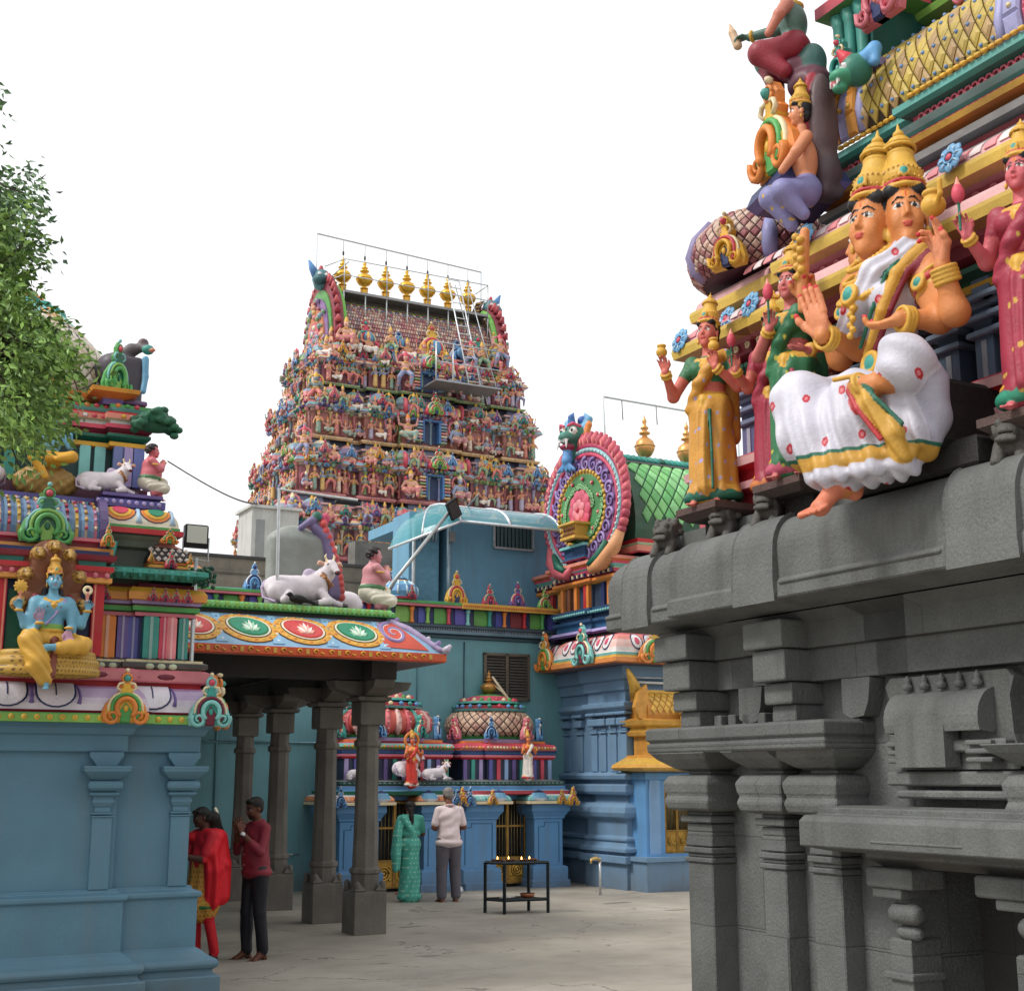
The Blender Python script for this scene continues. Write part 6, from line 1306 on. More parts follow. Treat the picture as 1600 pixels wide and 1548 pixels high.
for i in range(6):
    uc = 6.10 - i * .68; g_ = i % 2 == 0
    P = lambda k, du=0: [(uc + du + k * .365 * cos(radians(a)) - .05 * sin(radians(a)), .50 + k * .44 * sin(radians(a))) for a in range(0, 360, 15)]
    m.relief(hf, P(1.02), .006, '5c3a24', rings=((1, 0), (1, 1))); m.relief(hf, P(.98), .012, 'd8a044', rings=((1, 0), (1, .9), (.97, 1)))
    for k in range(20):
        a = radians(k * 18); q = hf(uc + .315 * cos(a) - .05 * sin(a), .50 + .385 * sin(a))[0]; m.ball(np.array(q), (.035, .02, .03), 'd88a3c' if k % 2 else 'e0b858', 6)
    m.relief(hf, P(.74), .016, '3a2a20', rings=((1, 0), (1, 1))); m.relief(hf, P(.71), .020, 'e4dcc8', rings=((1, 0), (1, 1)))
    m.relief(hf, P(.64), .024, '2f7a44' if g_ else 'c04038', rings=((1, 0), (1, 1))); m.relief(hf, P(.58), .028, '2f8a6a' if g_ else 'c84a4a', rings=((1, 0), (1, 1)))
    for j in range(-3, 4):
        L = .17 - .012 * abs(j); a = radians(90 + j * 22); cx, ct = uc + .02, .32; tx = cx + L * cos(a) * 1.0; tt = ct + L * 2.2 * sin(a); nx = -sin(a) * .028; nt_ = cos(a) * .06
        m.relief(hf, [(cx, ct), ((cx + tx) / 2 - nx, (ct + tt) / 2 - nt_), (tx, tt), ((cx + tx) / 2 + nx, (ct + tt) / 2 + nt_)], .04, 'e8e8e0' if j % 2 == 0 else ('9fd0b0' if g_ else 'f0b0a0'), rings=((1, .6), (.7, 1)))
    m.tube([hf(uc + .03 + q[0], .22 + q[2] * 2)[0] for q in spiral(.06, 0, .05, .015, -90, 330, n=9)], .012, 'e8e8e0', 4); m.tube([hf(uc - .05 - q[0], .22 + q[2] * 2)[0] for q in spiral(.03, 0, .04, .012, -90, 300, n=9)], .010, 'e8e8e0', 4)
    ub = uc + .34
    m.relief(hf, [(ub - .09, .05), (ub + .05, .05), (ub - .0, .4), (ub + .05, .95), (ub - .05, .95), (ub - .045, .45)], .010, '8ab4d0', rings=((1, 0), (1, 1)))
    for q in (.12, .3, .55, .8): m.ball(hf(ub - .01, q)[0], (.028, .015, .025), 'd8e8f0' if q < .5 else '4f88b0', 6)
for k, (cx, ct, r0) in enumerate(((6.62, .55, .16),)):
    m.relief(hf, [(6.42, .1), (7.0, .05), (6.82, .5), (6.68, .92), (6.46, .92), (6.40, .5)], .010, 'c8503c', rings=((1, 0), (1, 1)))
    m.tube([hf(cx + q[0], ct + q[2] * 2.0)[0] for q in spiral(0, 0, .19, .03, 90, 640, n=30)], [.035 - .0007 * z for z in range(31)], '8a7aa8', 6); m.tube([hf(cx + q[0], ct + q[2] * 2.0)[0] for q in spiral(0, 0, .155, .02, 90, 640, n=30)], .014, 'e0dce4', 5)
for i in range(6): a = i / 5; m.tube([(6.70 + .5 * a, 15.84 - .5 * a, 3.80 - .36 * a ** .7), (6.76 + .5 * a, 15.78 - .5 * a, 3.85 - .36 * a ** .7 + .03)], [.06, .02], 'c8c0d0' if i % 2 else '8a7aa8', 6)
m.tube([(6.66, 15.86, 3.84), (6.84, 15.68, 3.74), (7.00, 15.52, 3.60), (7.14, 15.38, 3.47), (7.24, 15.28, 3.44)], [.05, .05, .045, .04, .015], 'a898bc', 6)
part('eave', m, PAINT(), md)
for v in (16.0, 17.2): pass
# ================================================================ GREAT GATE TOWER
gt = thing('gate_tower', 'tall gate tower crowded with hundreds of painted stucco figures, rising behind the hall', 'tower', 20.5, 46)
GC = 20.5; GV = 47.6
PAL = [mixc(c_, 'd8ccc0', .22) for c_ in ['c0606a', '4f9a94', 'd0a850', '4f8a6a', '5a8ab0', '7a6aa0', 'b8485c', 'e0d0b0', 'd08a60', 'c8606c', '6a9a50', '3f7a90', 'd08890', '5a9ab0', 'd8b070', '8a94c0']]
TI = [(7.0, 6.1, 3.35, 2.3), (9.45, 5.60, 2.95, 2.25), (11.75, 5.12, 2.60, 2.15), (13.95, 4.62, 2.25, 2.1), (16.1, 4.15, 1.95, 1.7)]
def gplan(hw, hd, b=.28):
    f = [(-hw, -hd), (-hw * .70, -hd), (-hw * .70, -hd + b), (-hw * .56, -hd + b), (-hw * .56, -hd - .02), (-hw * .32, -hd - .02), (-hw * .32, -hd + b), (-hw * .24, -hd + b), (-hw * .24, -hd - b * .7), (hw * .24, -hd - b * .7), (hw * .24, -hd + b), (hw * .32, -hd + b), (hw * .32, -hd - .02), (hw * .56, -hd - .02), (hw * .56, -hd + b), (hw * .70, -hd + b), (hw * .70, -hd), (hw, -hd)]
    r = [(hw, -hd * .4), (hw - b, -hd * .4), (hw - b, -hd * .25), (hw + .1, -hd * .25), (hw + .1, hd * .25), (hw - b, hd * .25), (hw - b, hd * .4), (hw, hd * .4)]
    bk = [(hw, hd), (-hw, hd)]
    l = [(-hw, hd * .4), (-hw + b, hd * .4), (-hw + b, hd * .25), (-hw - .1, hd * .25), (-hw - .1, -hd * .25), (-hw + b, -hd * .25), (-hw + b, -hd * .4), (-hw, -hd * .4)]
    return [(GC + x, GV + y) for x, y in f + r + bk + l]
def tower_prof(z, H):
    c = RNG.sample(PAL, 13)
    h = H
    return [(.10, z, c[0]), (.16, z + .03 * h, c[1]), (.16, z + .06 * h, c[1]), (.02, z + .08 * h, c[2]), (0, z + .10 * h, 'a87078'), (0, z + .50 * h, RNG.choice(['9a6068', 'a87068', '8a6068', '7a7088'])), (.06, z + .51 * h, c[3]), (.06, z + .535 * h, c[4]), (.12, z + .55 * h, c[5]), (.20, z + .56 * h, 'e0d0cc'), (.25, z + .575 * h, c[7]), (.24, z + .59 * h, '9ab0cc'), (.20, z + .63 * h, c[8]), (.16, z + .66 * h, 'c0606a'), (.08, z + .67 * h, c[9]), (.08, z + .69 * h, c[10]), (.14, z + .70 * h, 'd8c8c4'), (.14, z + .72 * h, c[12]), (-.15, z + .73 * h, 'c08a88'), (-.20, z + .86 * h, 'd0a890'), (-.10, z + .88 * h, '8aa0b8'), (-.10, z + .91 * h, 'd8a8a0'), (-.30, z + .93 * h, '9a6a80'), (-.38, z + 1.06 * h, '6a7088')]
figs = []
for i, (p, sk_, cl_, cr_) in enumerate((('stand', 'd09080', 'c04858', 'gold'), ('stand', '5a8fb8', 'gold', 'gold'), ('stand', 'c88a5c', 'teal', 'orange'), ('stride', 'd0a090', '5a80b0', 'rose'), ('stride', 'c09070', '5a9a78', 'gold'), ('sit', 'd8a890', 'c86070', 'gold'), ('sit', '6a9ac0', 'b06070', 'cream'), ('sit', 'c89070', 'white', 'gold'), ('stand', 'b86a58', 'lilac', 'green'), ('stride', '4f8a90', 'rose', 'yellow'), ('stand', 'd8a080', 'e0d0c0', 'red'), ('sit', 'c88a80', '7aa8a0', 'orange'))):
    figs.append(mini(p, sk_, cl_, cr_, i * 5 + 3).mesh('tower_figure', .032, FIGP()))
    bpy.data.meshes
def plan_pts(hw, hd, step):      # points round the front and left side for figures
    out = []; P = gplan(hw, hd); n = len(P)
    for i in range(n):
        a = np.array(P[i]); b_ = np.array(P[(i + 1) % n]); d = b_ - a; L = np.linalg.norm(d); d = d / L; nn = np.array((d[1], -d[0]))
        if L < .38 or nn[1] > .5 or nn[0] > .5: continue
        k = max(1, int(L / step)); 
        for j in range(k): out.append((a + d * L * (j + .5) / k, nn))
    return out
cand = []
base_mb = MB(); base_mb.sweep(gplan(6.2, 3.8), [(0, -.02, '6a6460'), (0, 6.4, '7a7068'), (.3, 6.5, 'c8805c'), (.3, 6.8, 'rose'), (0, 7.0, 'c0606a')]); part('stone_base', base_mb, STONE(), gt)
for ti, (z, hw, hd, H) in enumerate(TI):
    m = MB(); m.sweep(gplan(hw, hd), tower_prof(z, H))
    # parapet line of little arches and domes above the cornice
    for (p, nn) in plan_pts(hw, hd, .50):
        rot = 0 if nn[1] < -.5 else -90; k = RNG.choice(KSM); sc = RNG.uniform(.42, .56); q = p + nn * .22
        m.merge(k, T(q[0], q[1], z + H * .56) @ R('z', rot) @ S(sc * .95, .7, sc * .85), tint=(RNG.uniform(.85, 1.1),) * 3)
    for (p, nn) in plan_pts(hw, hd, 1.05):
        rot = 0 if nn[1] < -.5 else -90; q = p - nn * .05; c = RNG.sample(PAL, 4); w_ = .40
        M_ = T(q[0], q[1], z + H * .70) @ R('z', rot) @ S(1.1)
        m.lathe([(w_ * .85, 0, c[0]), (w_, .06, c[1]), (w_ * .8, .1, c[2]), (w_ * .95, .2, c[3]), (w_ * .8, .36, c[3]), (w_ * .4, .48, c[1]), (w_ * .15, .52, 'gold'), (.02, .66, 'gold')], 10, M_, False, squash=.8)
        m.merge(RNG.choice(KSM), M_ @ T(0, -.33, .05) @ S(.42, .5, .42))
    # central sala over the doorway
    q = GV - hd - .4; c2 = ['8fa0c0', 'c06a78', 'c8b070']
    barrel(m, GC - hw * .24, GC + hw * .24, q + .15, z + H * .70, .30, .30, [c2[i % 3] for i in range(21)], .012, seg=8)
    for sx in (-1, 1): m.lathe([(.36, 0, 'b84858'), (.36, .08, 'b84858')], 12, T(GC + sx * hw * .25, q + .15, z + H * .74) @ R('y', 90))
    m.merge(KRs, T(GC, q - .18, z + H * .62) @ S(.95, .8, .85)); m.merge(KGs, T(GC, q - .26, z + H * .62) @ S(.7, .8, .62))
    # bead rows, wall pilasters
    for (p, nn) in plan_pts(hw, hd, .16): qq = p + nn * .33; m.ball((qq[0], qq[1], z + H * .60), (.05, .05, .05), RNG.choice(PAL), 4, smooth=False); qq = p + nn * .13; m.ball((qq[0], qq[1], z + H * .04), (.05, .05, .05), RNG.choice(PAL), 4, smooth=False)
    for (p, nn) in plan_pts(hw, hd, .40):
        qq = p + nn * .04; c = RNG.choice(PAL); m.lathe([(.07, z + H * .10, c), (.05, z + H * .14, c), (.05, z + H * .44, c), (.10, z + H * .5, c)], 6, T(qq[0], qq[1], 0), False)
    for (p, nn) in plan_pts(hw, hd, .22):
        for zz_ in (.535, .68, .71): 
            q = p + nn * (.13 + .12 * RNG.random()); c = RNG.choice(PAL); k = RNG.random()
            if k < .5: m.ball((q[0], q[1], z + H * zz_), (.10, .09, .07 + .06 * RNG.random()), c, 6)
            else: m.merge(RNG.choice(KSM), T(q[0], q[1], z + H * zz_ - .08) @ R('z', 0 if nn[1] < -.5 else -90) @ S(.24, .4, .26))
    part('storey', m, PAINT(), gt)
    # doorway
    dz0, dz1 = z + H * .12, z + H * .52; dv = GV - hd - .21
    d = MB(); d.box(GC - .42, dv - .05, dz0, GC + .30, dv + .01, dz1 + .02, '26395c'); d.box(GC - .42, dv - .30, dz0, GC - .36, dv - .04, dz1, '3a6aa0'); d.box(GC + .24, dv - .30, dz0, GC + .32, dv - .04, dz1, '4878b0'); d.box(GC - .42, dv - .3, dz1 - .03, GC + .32, dv - .04, dz1 + .03, '3a6aa0')
    for i in range(7):
        for sx in (-1, 1): d.rbox(GC - .06 + sx * .50 - .12, dv - .32, dz0 + i * .12, GC - .06 + sx * .50 + .12, dv, dz0 + i * .12 + .07, .01, PAL[(i * 2 + ti) % len(PAL)])
    if ti < 5: part('doorway', d, PAINT(), gt)
    # figures: wall rank and cornice rank
    for (p, nn) in plan_pts(hw, hd, .29):
        if abs(p[0] - GC) < .5 and nn[1] < -.5: continue
        cand.append((p + nn * .20, z + H * .10, nn, RNG.uniform(.52, .68), 0))
    for (p, nn) in plan_pts(hw, hd, .55):
        if abs(p[0] - GC) < .6: continue
        cand.append((p + nn * .30, z + H * .585, nn, RNG.uniform(.42, .70), 1))
    for sx in (-1.05, .95): cand.append((np.array((GC + sx, GV - hd - .5)), z + H * .10, np.array((0, -1.)), 1.1, 2)); 
    cand.append((np.array((GC - hw + .1, GV - hd - .0)), z + H * .60, np.array((-.6, -.8)), .95, 2)); cand.append((np.array((GC + hw - .35, GV - hd - .0)), z + H * .60, np.array((.1, -.99)), .9, 2))
# neck and barrel roof with horned end gables
zt = 17.7; m = MB(); m.sweep(gplan(3.75, 1.7), [(0, 17.4, 'c0606a'), (.2, 17.45, 'green'), (.2, 17.55, '4f8a50'), (.0, 17.6, 'rose'), (0, 17.8, '8a3a48'), (.12, 17.85, 'blue'), (.12, 17.92, 'salmon'), (.0, 17.96, 'pink')])
L0, L1 = GC - 3.45, GC + 3.45; zb = 18.1; bw_, bh_ = 1.35, 2.0
gb = bmap(GV, zb, bw_, bh_)
barrel(m, L0, L1, GV, zb, bw_, bh_, ['7a3a3c'] * 2, 0, seg=20, th0=-14, th1=194)
for j in range(11):
    for i in range(64):
        s0 = L0 + .1 + i * .107 + (.053 if j % 2 else 0); t0 = .055 + j * .026
        if s0 < L1: m.relief(gb, [(s0 - .045, t0 - .011), (s0 + .045, t0 - .011), (s0 + .045, t0 + .009), (s0, t0 + .014), (s0 - .045, t0 + .009)], .05, RNG.choice(['b88880', 'c8a898', 'a87078', 'd0b8a8', '9a8a90']), rings=((1, 0), (.85, 1)))
for tt, cset in ((.345, ('5a8ab0', 'e0d8d0')), (.365, ('rose', 'gold')), (.385, ('green', 'lime')), (.40, ('d8d0c8', '8a7a80')), (.42, ('6a9a50', 'white')), (.44, ('9a9090', 'c8805c')), (.03, ('d0606a', 'e0c0b0')), (.04, ('5a8ab0', 'gold'))):
    for i in range(46): p, n = gb(L0 + .08 + i * .148, tt); m.ball(p, (.09, .07, .06), cset[i % 2], 5)
m.box(L0, GV - .35, zb + bh_ - .1, L1, GV + .35, zb + bh_ + .1, '6a6058')
for u, k, sc in ((GC - 2.35, KRs, 1.25), (GC - 1.0, KB, .95), (GC + .45, KY, 1.55), (GC + 1.5, KB, 1.0), (GC + 2.45, KTs, 1.35)): m.merge(k, T(u, GV - 1.65, zb - .25) @ R('x', -12) @ S(sc * .95, 1, sc * 1.0)); m.ball((u, GV - 1.9, zb + .1 * sc), (.16 * sc, .1, .2 * sc), rnd('c87058', '5a8fb8'), 8)
part('barrel_roof', m, PAINT(), gt)
for sx in (-1, 1):
    m = MB(); u = GC + sx * 3.6
    for k, (r, c) in enumerate(((1.0, '8a3a48'), (.86, '5a9a50'), (.72, '8a6a9a'), (.55, 'c8805c'), (.35, 'c0606a'))):
        P = [(GV + bw_ * 1.32 * r * cos(radians(a)), zb + .1 + (bh_ + .62) * r * sin(radians(a))) for a in range(-25, 206, 11)]
        a0 = u - sx * .30; a1 = u + sx * (.05 + .06 * k); n = len(P)
        F = [tuple(range(n)) if sx < 0 else tuple(range(n))[::-1], tuple(range(n, 2 * n))[::-1] if sx < 0 else tuple(range(n, 2 * n))] + [((i, i + 1, i + 1 + n, i + n) if sx > 0 else (i + n, i + 1 + n, i + 1, i)) for i in range(n - 1)]
        m.add([(a0, p[0], p[1]) for p in P] + [(a1, p[0], p[1]) for p in P], F, c)
    for a in range(-30, 211, 9):
        y, z = GV + bw_ * 1.35 * cos(radians(a)), zb + .1 + (bh_ + .66) * sin(radians(a)); m.tube([(u - sx * .05, y, z), (u, y + .16 * cos(radians(a)), z + .2 * sin(radians(a)) + .14)], [.16, .04], 'a03a48' if a % 2 else 'c05a60', 5)
    m.tube([(u - sx * .36, GV + bw_ * 1.22 * cos(radians(a)), zb + .1 + (bh_ + .45) * sin(radians(a))) for a in range(105, 201, 10)], .13, '6ab04a', 6); m.tube([(u - sx * .40, GV + bw_ * 1.08 * cos(radians(a)), zb + .1 + (bh_ + .28) * sin(radians(a))) for a in range(105, 201, 10)], .07, 'd8b8b0', 6)
    for i in range(60): a = RNG.uniform(0, pi); r = RNG.uniform(.1, .95); m.ball((u + sx * .25, GV + bw_ * r * cos(a), zb + bh_ * r * sin(a)), RNG.uniform(.07, .14), RNG.choice(PAL), 5)
    # monster head with swept horn at the peak
    zt = zb + bh_ + .62
    m.ball((u + sx * .1, GV - .15, zt + .15), (.34, .42, .46), '4f8088', 9); m.ball((u + sx * .25, GV - .4, zt + .05), (.26, .3, .22), '2f5a60', 8); m.ball((u + sx * .3, GV - .55, zt + .25), (.08, .08, .08), 'white', 6); m.ball((u - .02, GV - .55, zt + .25), (.08, .08, .08), 'white', 6)
    m.tube([(u + sx * .2, GV, zt + .3), (u + sx * .45, GV - .1, zt + .6), (u + sx * .6, GV - .1, zt + .9)], [.2, .14, .03], '5a8ac0', 7); m.tube([(u + sx * .1, GV - .1, zt + .4), (u + sx * .12, GV - .2, zt + .72)], [.18, .05], 'c04858', 6)
    m.tube([(u - sx * .1, GV, zt + .55), (u - sx * .35, GV, zt + .35), (u - sx * .5, GV, zt - .1), (u - sx * .45, GV, zt - .7), (u - sx * .35, GV, zt - 1.1)], [.03, .14, .2, .2, .14], '5a4034', 8)
    for i in range(9): f_ = i / 8; m.tube([(u - sx * (.35 + .12 * sin(f_ * 3)), GV - .22, zt + .35 - f_ * 1.3), (u - sx * (.55 + .05 * sin(f_ * 3)), GV - .1, zt + .33 - f_ * 1.3)], .04, 'd0a868', 4)
    part('end_gable', m, PAINT(), gt)
cand += [(np.array((GC + sx, GV - 2.0)), 17.5, np.array((0, -1.)), .95, 2) for sx in (-3.0, -2.4, -1.5, -.8, -.1, 1.9, 2.4, 3.0)] + [(np.array((GC - 3.7, GV - y)), 17.5, np.array((-1, 0.)), 1.1, 2) for y in (-.8, 0, .8, 1.5)]
cand += [(np.array((GC - 3.3, GV - 2.0)), 17.75, np.array((-.5, -.9)), 1.15, 2), (np.array((GC + 3.2, GV - 2.0)), 17.75, np.array((.2, -.95)), 1.1, 2)]
cand.sort(key=lambda c: (-c[4], -c[3])); rest = MB()
sel = [c for c in cand if c[0][1] < GV]
# the hundred that show largest become single parts, the others one mass
vis = sorted(range(len(cand)), key=lambda i: (-int(cand[i][2][1] < -.3), -cand[i][3] if cand[i][4] else 0, -cand[i][3]))
packs = {}
for n_, i in enumerate(vis):
    p, z, nn, sc, kd = cand[i]; me = RNG.choice(figs[3:8] + figs[9:10] + figs[11:]) if kd else RNG.choice(figs); ang = atan2(nn[0], -nn[1]) if True else 0; 
    ang = math.atan2(nn[0], -nn[1]) + RNG.uniform(-.3, .3)
    if n_ < 100 and True:
        o = bpy.data.objects.new('stucco_figure', me); COL.objects.link(o); o.parent = gt; o.location = (p[0] - 20.5, p[1] - 46, z); o.rotation_euler = (0, 0, ang); o.scale = (sc, sc, sc)
    else: packs.setdefault(me.name, []).append((me, p, z, ang, sc))
for k, lst in packs.items():
    me = lst[0][0]; V = np.empty(len(me.vertices) * 3, 'f'); me.vertices.foreach_get('co', V); V = V.reshape(-1, 3).astype(float); Lp = np.empty(len(me.loops), 'i'); me.loops.foreach_get('vertex_index', Lp); nP = len(me.polygons)
    cc = np.empty(len(me.loops) * 4, 'f'); me.color_attributes['Col'].data.foreach_get('color', cc); cc = cc.reshape(-1, 4)[::4, :3].astype(float)
    src = MB(); src.V = [V]; src.L = [Lp]; src.N = [np.full(nP, 4)]; src.C = [cc]; src.S = [np.full(nP, True)]; src.n = len(V)
    for (_, p, z, ang, sc) in lst: rest.merge(src, T(p[0], p[1], z) @ R('z', math.degrees(ang)) @ S(sc))
part('stucco_figures', rest, FIGP(), gt, kind='stuff')
print('tower figures', len(cand), 'rest verts', rest.n)
# white bulls on the top ledge
# golden pots, inspection platform, ladder and overhead frame
PZ = zb + bh_ + .12; DZ = .62
for i in range(7):
    m = MB(); m.lathe([(.16, -.62, 'd0a040'), (.12, -.4, 'd0a040'), (.16, -.05, 'd0a040'), (.12, 0, 'd0a040')], 12); pot(m, S(1.05, 1.05, 1.20), 'e0b040', n=20)
    o = solo('golden_finial', m, mat('polished_gold', .28, metal=.65, var=.08, nscale=4, bump=0), ['leftmost', 'second from the left', 'third from the left', 'middle one', 'third from the right', 'second from the right', 'rightmost'][i] + ' of the seven golden pots along the gate tower ridge', 'finial', GC - 2.75 + i * .915, GV, PZ + DZ, group='golden pots on the gate tower ridge')
pf = thing('inspection_platform', 'steel inspection platform with rails, ladder and overhead frame along the gate tower ridge', 'platform', GC, GV - 1, 20)
st_ = 'b8bcc0'
m = MB(); m.box(GC - 3.1, GV - 1.15, PZ - .02, GC + 3.1, GV - .35, PZ + .04, '8a8c90'); m.box(GC - 3.1, GV - 1.17, PZ - .06, GC + 3.1, GV - 1.13, PZ + .04, 'grey'); part('deck', m, METAL(), pf)
m = MB(); y0 = GV - 1.12
for i in range(8): u = GC - 3.1 + i * 6.2 / 7; m.tube([(u, y0, PZ - (1.1 if i not in (0,) else .5)), (u, y0, PZ)], .03, 'd0d4d6', 5)
for i in (0, 2, 4, 6, 7): u = GC - 3.1 + i * 6.2 / 7; m.tube([(u, y0, PZ), (u, y0, PZ + 1.3)], .022, st_, 5)
for z in (1.3, .65): m.tube([(GC - 3.1, y0, PZ + z), (GC + 3.1, y0, PZ + z)], .022, st_, 5); m.tube([(GC - 3.1, y0, PZ + z), (GC - 3.5, GV, PZ + z)], .022, st_, 5); m.tube([(GC + 3.1, y0, PZ + z), (GC + 3.1, GV, PZ + z)], .022, st_, 5)
part('railing', m, METAL(), pf)
m = MB(); 
for sx in (GC + 1.25, GC + 1.75): m.tube([(sx + .4, y0 - 1.5, PZ - 4.0), (sx, y0 - .12, PZ + 1.2)], .03, 'd8dcde', 5)
for i in range(16): t = i / 15; x = GC + 1.25 + .4 * (1 - t); m.tube([(x, y0 - 1.5 + 1.38 * t, PZ - 4 + 5.2 * t), (x + .5, y0 - 1.5 + 1.38 * t, PZ - 4 + 5.2 * t)], .022, 'd0d4d6', 5)
for sx in (2.15, 2.75): m.tube([(GC + sx + .2, y0 - 1.5, PZ - 4.2), (GC + sx - .6, y0 - .15, PZ + 1.0)], .022, st_, 5)
part('ladder', m, METAL(), pf)
m = MB(); zq = 16.35; m.box(GC - .35, GV - 3.7, zq, GC + 2.4, GV - 2.4, zq + .06, '9a9ca0')
for u in (GC - .35, GC + .35): m.tube([(u, GV - 3.68, zq), (u, GV - 3.68, zq + 1.5)], .03, 'd0d4d6', 5)
m.tube([(GC - .35, GV - 3.68, zq + 1.5), (GC + 2.4, GV - 3.68, zq + 1.5)], .022, st_, 5); m.tube([(GC - .35, GV - 3.68, zq + .75), (GC + 2.4, GV - 3.68, zq + .75)], .022, st_, 5)
part('landing', m, METAL(), pf)
m = MB(); zf = PZ + 2.35; a = GC - 3.85; bb = GC + 3.35
m.tube([(a, GV, PZ + .3), (a, GV, zf + .25), (bb, GV, zf - .05), (bb, GV, PZ - 1.0)], .035, 'c0c4c8', 5, smooth=False); m.tube([(a, GV, PZ + .9), (a + .6, GV, PZ + .9), (a + 1, GV - .9, PZ + 1.3)], .025, st_, 5)
for i in range(7): u = GC - 2.75 + i * .915; zz = zf + .2 - .3 * (u - a) / 7.2; m.tube([(u, GV, zz), (u, GV, zz - .45)], .012, 'grey', 4); m.lathe([(.02, -.62, 'dgrey'), (.045, -.55, 'dgrey'), (.04, -.45, 'dgrey'), (.01, -.42, 'dgrey')], 6, T(u, GV, zz))
part('overhead_frame', m, METAL(), pf)
# ================================================================ GRANITE SHRINE ON THE RIGHT WITH ITS PAINTED TOWER
gs = thing('granite_shrine', 'dark granite shrine wall carrying a brightly painted tower of mouldings, close on the right', 'shrine', 5.1, 6.0)
gy = '626462'
def tpl(segs, vend=1.0, ub=9.0, vfar=None):     # segs: [(v_start, u), ...] from far (large v) to near; returns CCW plan
    out = [(ub, segs[0][0])]
    for i, (v, u) in enumerate(segs):
        if i: out.append((segs[i - 1][1], v))
        out.append((u, v))
    out.append((segs[-1][1], vend)); out.append((ub, vend)); return out
wallp = tpl([(7.05, 5.14), (6.3, 5.11), (5.25, 5.11)], 5.24)
m = MB(); m.sweep(wallp, [(.25, -.02, gy), (.25, .3, gy), (.12, .36, gy), (.12, .55, gy), (0, .6, gy), (0, 1.02, gy), (-.006, 1.022, gy), (0, 1.026, gy), (0, 2.42, gy), (.10, 2.425, gy), (.10, 2.60, gy), (.14, 2.605, gy), (.14, 2.74, gy), (.22, 2.80, gy)])
m.sweep(tpl([(5.3, 5.5)], 1.0), [(0, -.02, '3c3a38'), (0, 1.50, '3c3a38')]); m.sweep(tpl([(5.26, 5.11)], 1.0), [(.0, 1.48, gy), (0, 2.42, gy), (.10, 2.425, gy), (.10, 2.60, gy), (.14, 2.605, gy), (.14, 2.74, gy), (.22, 2.80, gy)], capb=True)
m.sweep(tpl([(4.38, 5.11)], 1.0), [(0, -.02, gy), (0, 1.5, gy)])
part('wall', m, STONE(), gs, bevel=.012)
def spil(va, vb, u=4.97, z0=.5):
    m = MB(); vc = (va + vb) / 2; hw = (va - vb) / 2
    R_ = lambda o, za, zb, o2=None, p=STONE: m.sweep([(u, vc + hw), (u, vc - hw), (5.3, vc - hw), (5.3, vc + hw)], [(o, za, gy), (o if o2 is None else o2, zb, gy)], capb=True)
    R_(.0, -.02, 1.40); R_(.015, 1.40, 1.43); R_(.0, 1.43, 1.455); R_(.018, 1.455, 1.49); R_(.01, 1.495, 1.58, .0); R_(.0, 1.58, 1.63); R_(.03, 1.635, 1.675); R_(.0, 1.675, 1.70)
    m.sweep([(u, vc + hw), (u, vc - hw), (5.3, vc - hw), (5.3, vc + hw)], [(.02, 1.70, gy), (.085, 1.715, gy), (.10, 1.76, gy), (.085, 1.80, gy), (.095, 1.81, gy), (.105, 1.87, gy), (.08, 1.91, gy), (.02, 1.92, gy)], capb=True)
    R_(-.01, 1.92, 1.95)
    m.sweep([(u, vc + hw), (u, vc - hw), (5.3, vc - hw), (5.3, vc + hw)], [(.0, 1.94, gy), (.05, 1.955, gy), (.13, 2.01, gy), (.165, 2.05, gy)], capb=True)
    return m
for va, vb in ((7.05, 6.80), (6.32, 6.12), (5.90, 5.67), (4.36, 4.1)): part('pilaster', spil(va, vb), STONE(), gs, bevel=.010)
m = MB(); m.sweep(tpl([(7.22, 4.82), (6.36, 4.795), (5.98, 4.77)], 5.52, 5.25), [(-.01, 2.045, gy), (.012, 2.055, gy), (.015, 2.10, gy), (.0, 2.105, gy), (.0, 2.118, gy), (.02, 2.125, gy), (.02, 2.19, gy), (.0, 2.20, gy)], capb=True)
part('abacus', m, STONE(), gs, bevel=.006)
# corbels over the capitals
m = MB()
for vc in (6.92, 6.02):
    for j, (o, za, zb, hw) in enumerate(((.06, 2.20, 2.30, .10), (.10, 2.30, 2.42, .12), (.16, 2.425, 2.60, .14), (.20, 2.605, 2.76, .17))): m.rbox(4.98 - o, vc - hw, za, 5.3, vc + hw, zb, .008, gy)
    for k in (-1, 1):
        c = vc + k * .28; m.ext([(0, 2.42), (0, 2.24), (.06, 2.21), (.16, 2.22), (.20, 2.30), (.22, 2.42)], .14, gy, M=T(5.14, c - .11, 0) @ R('z', -90) @ S(1, 1, 1)) 
for i in range(6): v = 6.75 - i * .14; m.box(5.0, v - .035, 2.20, 5.15, v + .035, 2.27, gy)
part('corbel', m, STONEP(), gs, bevel=.006)
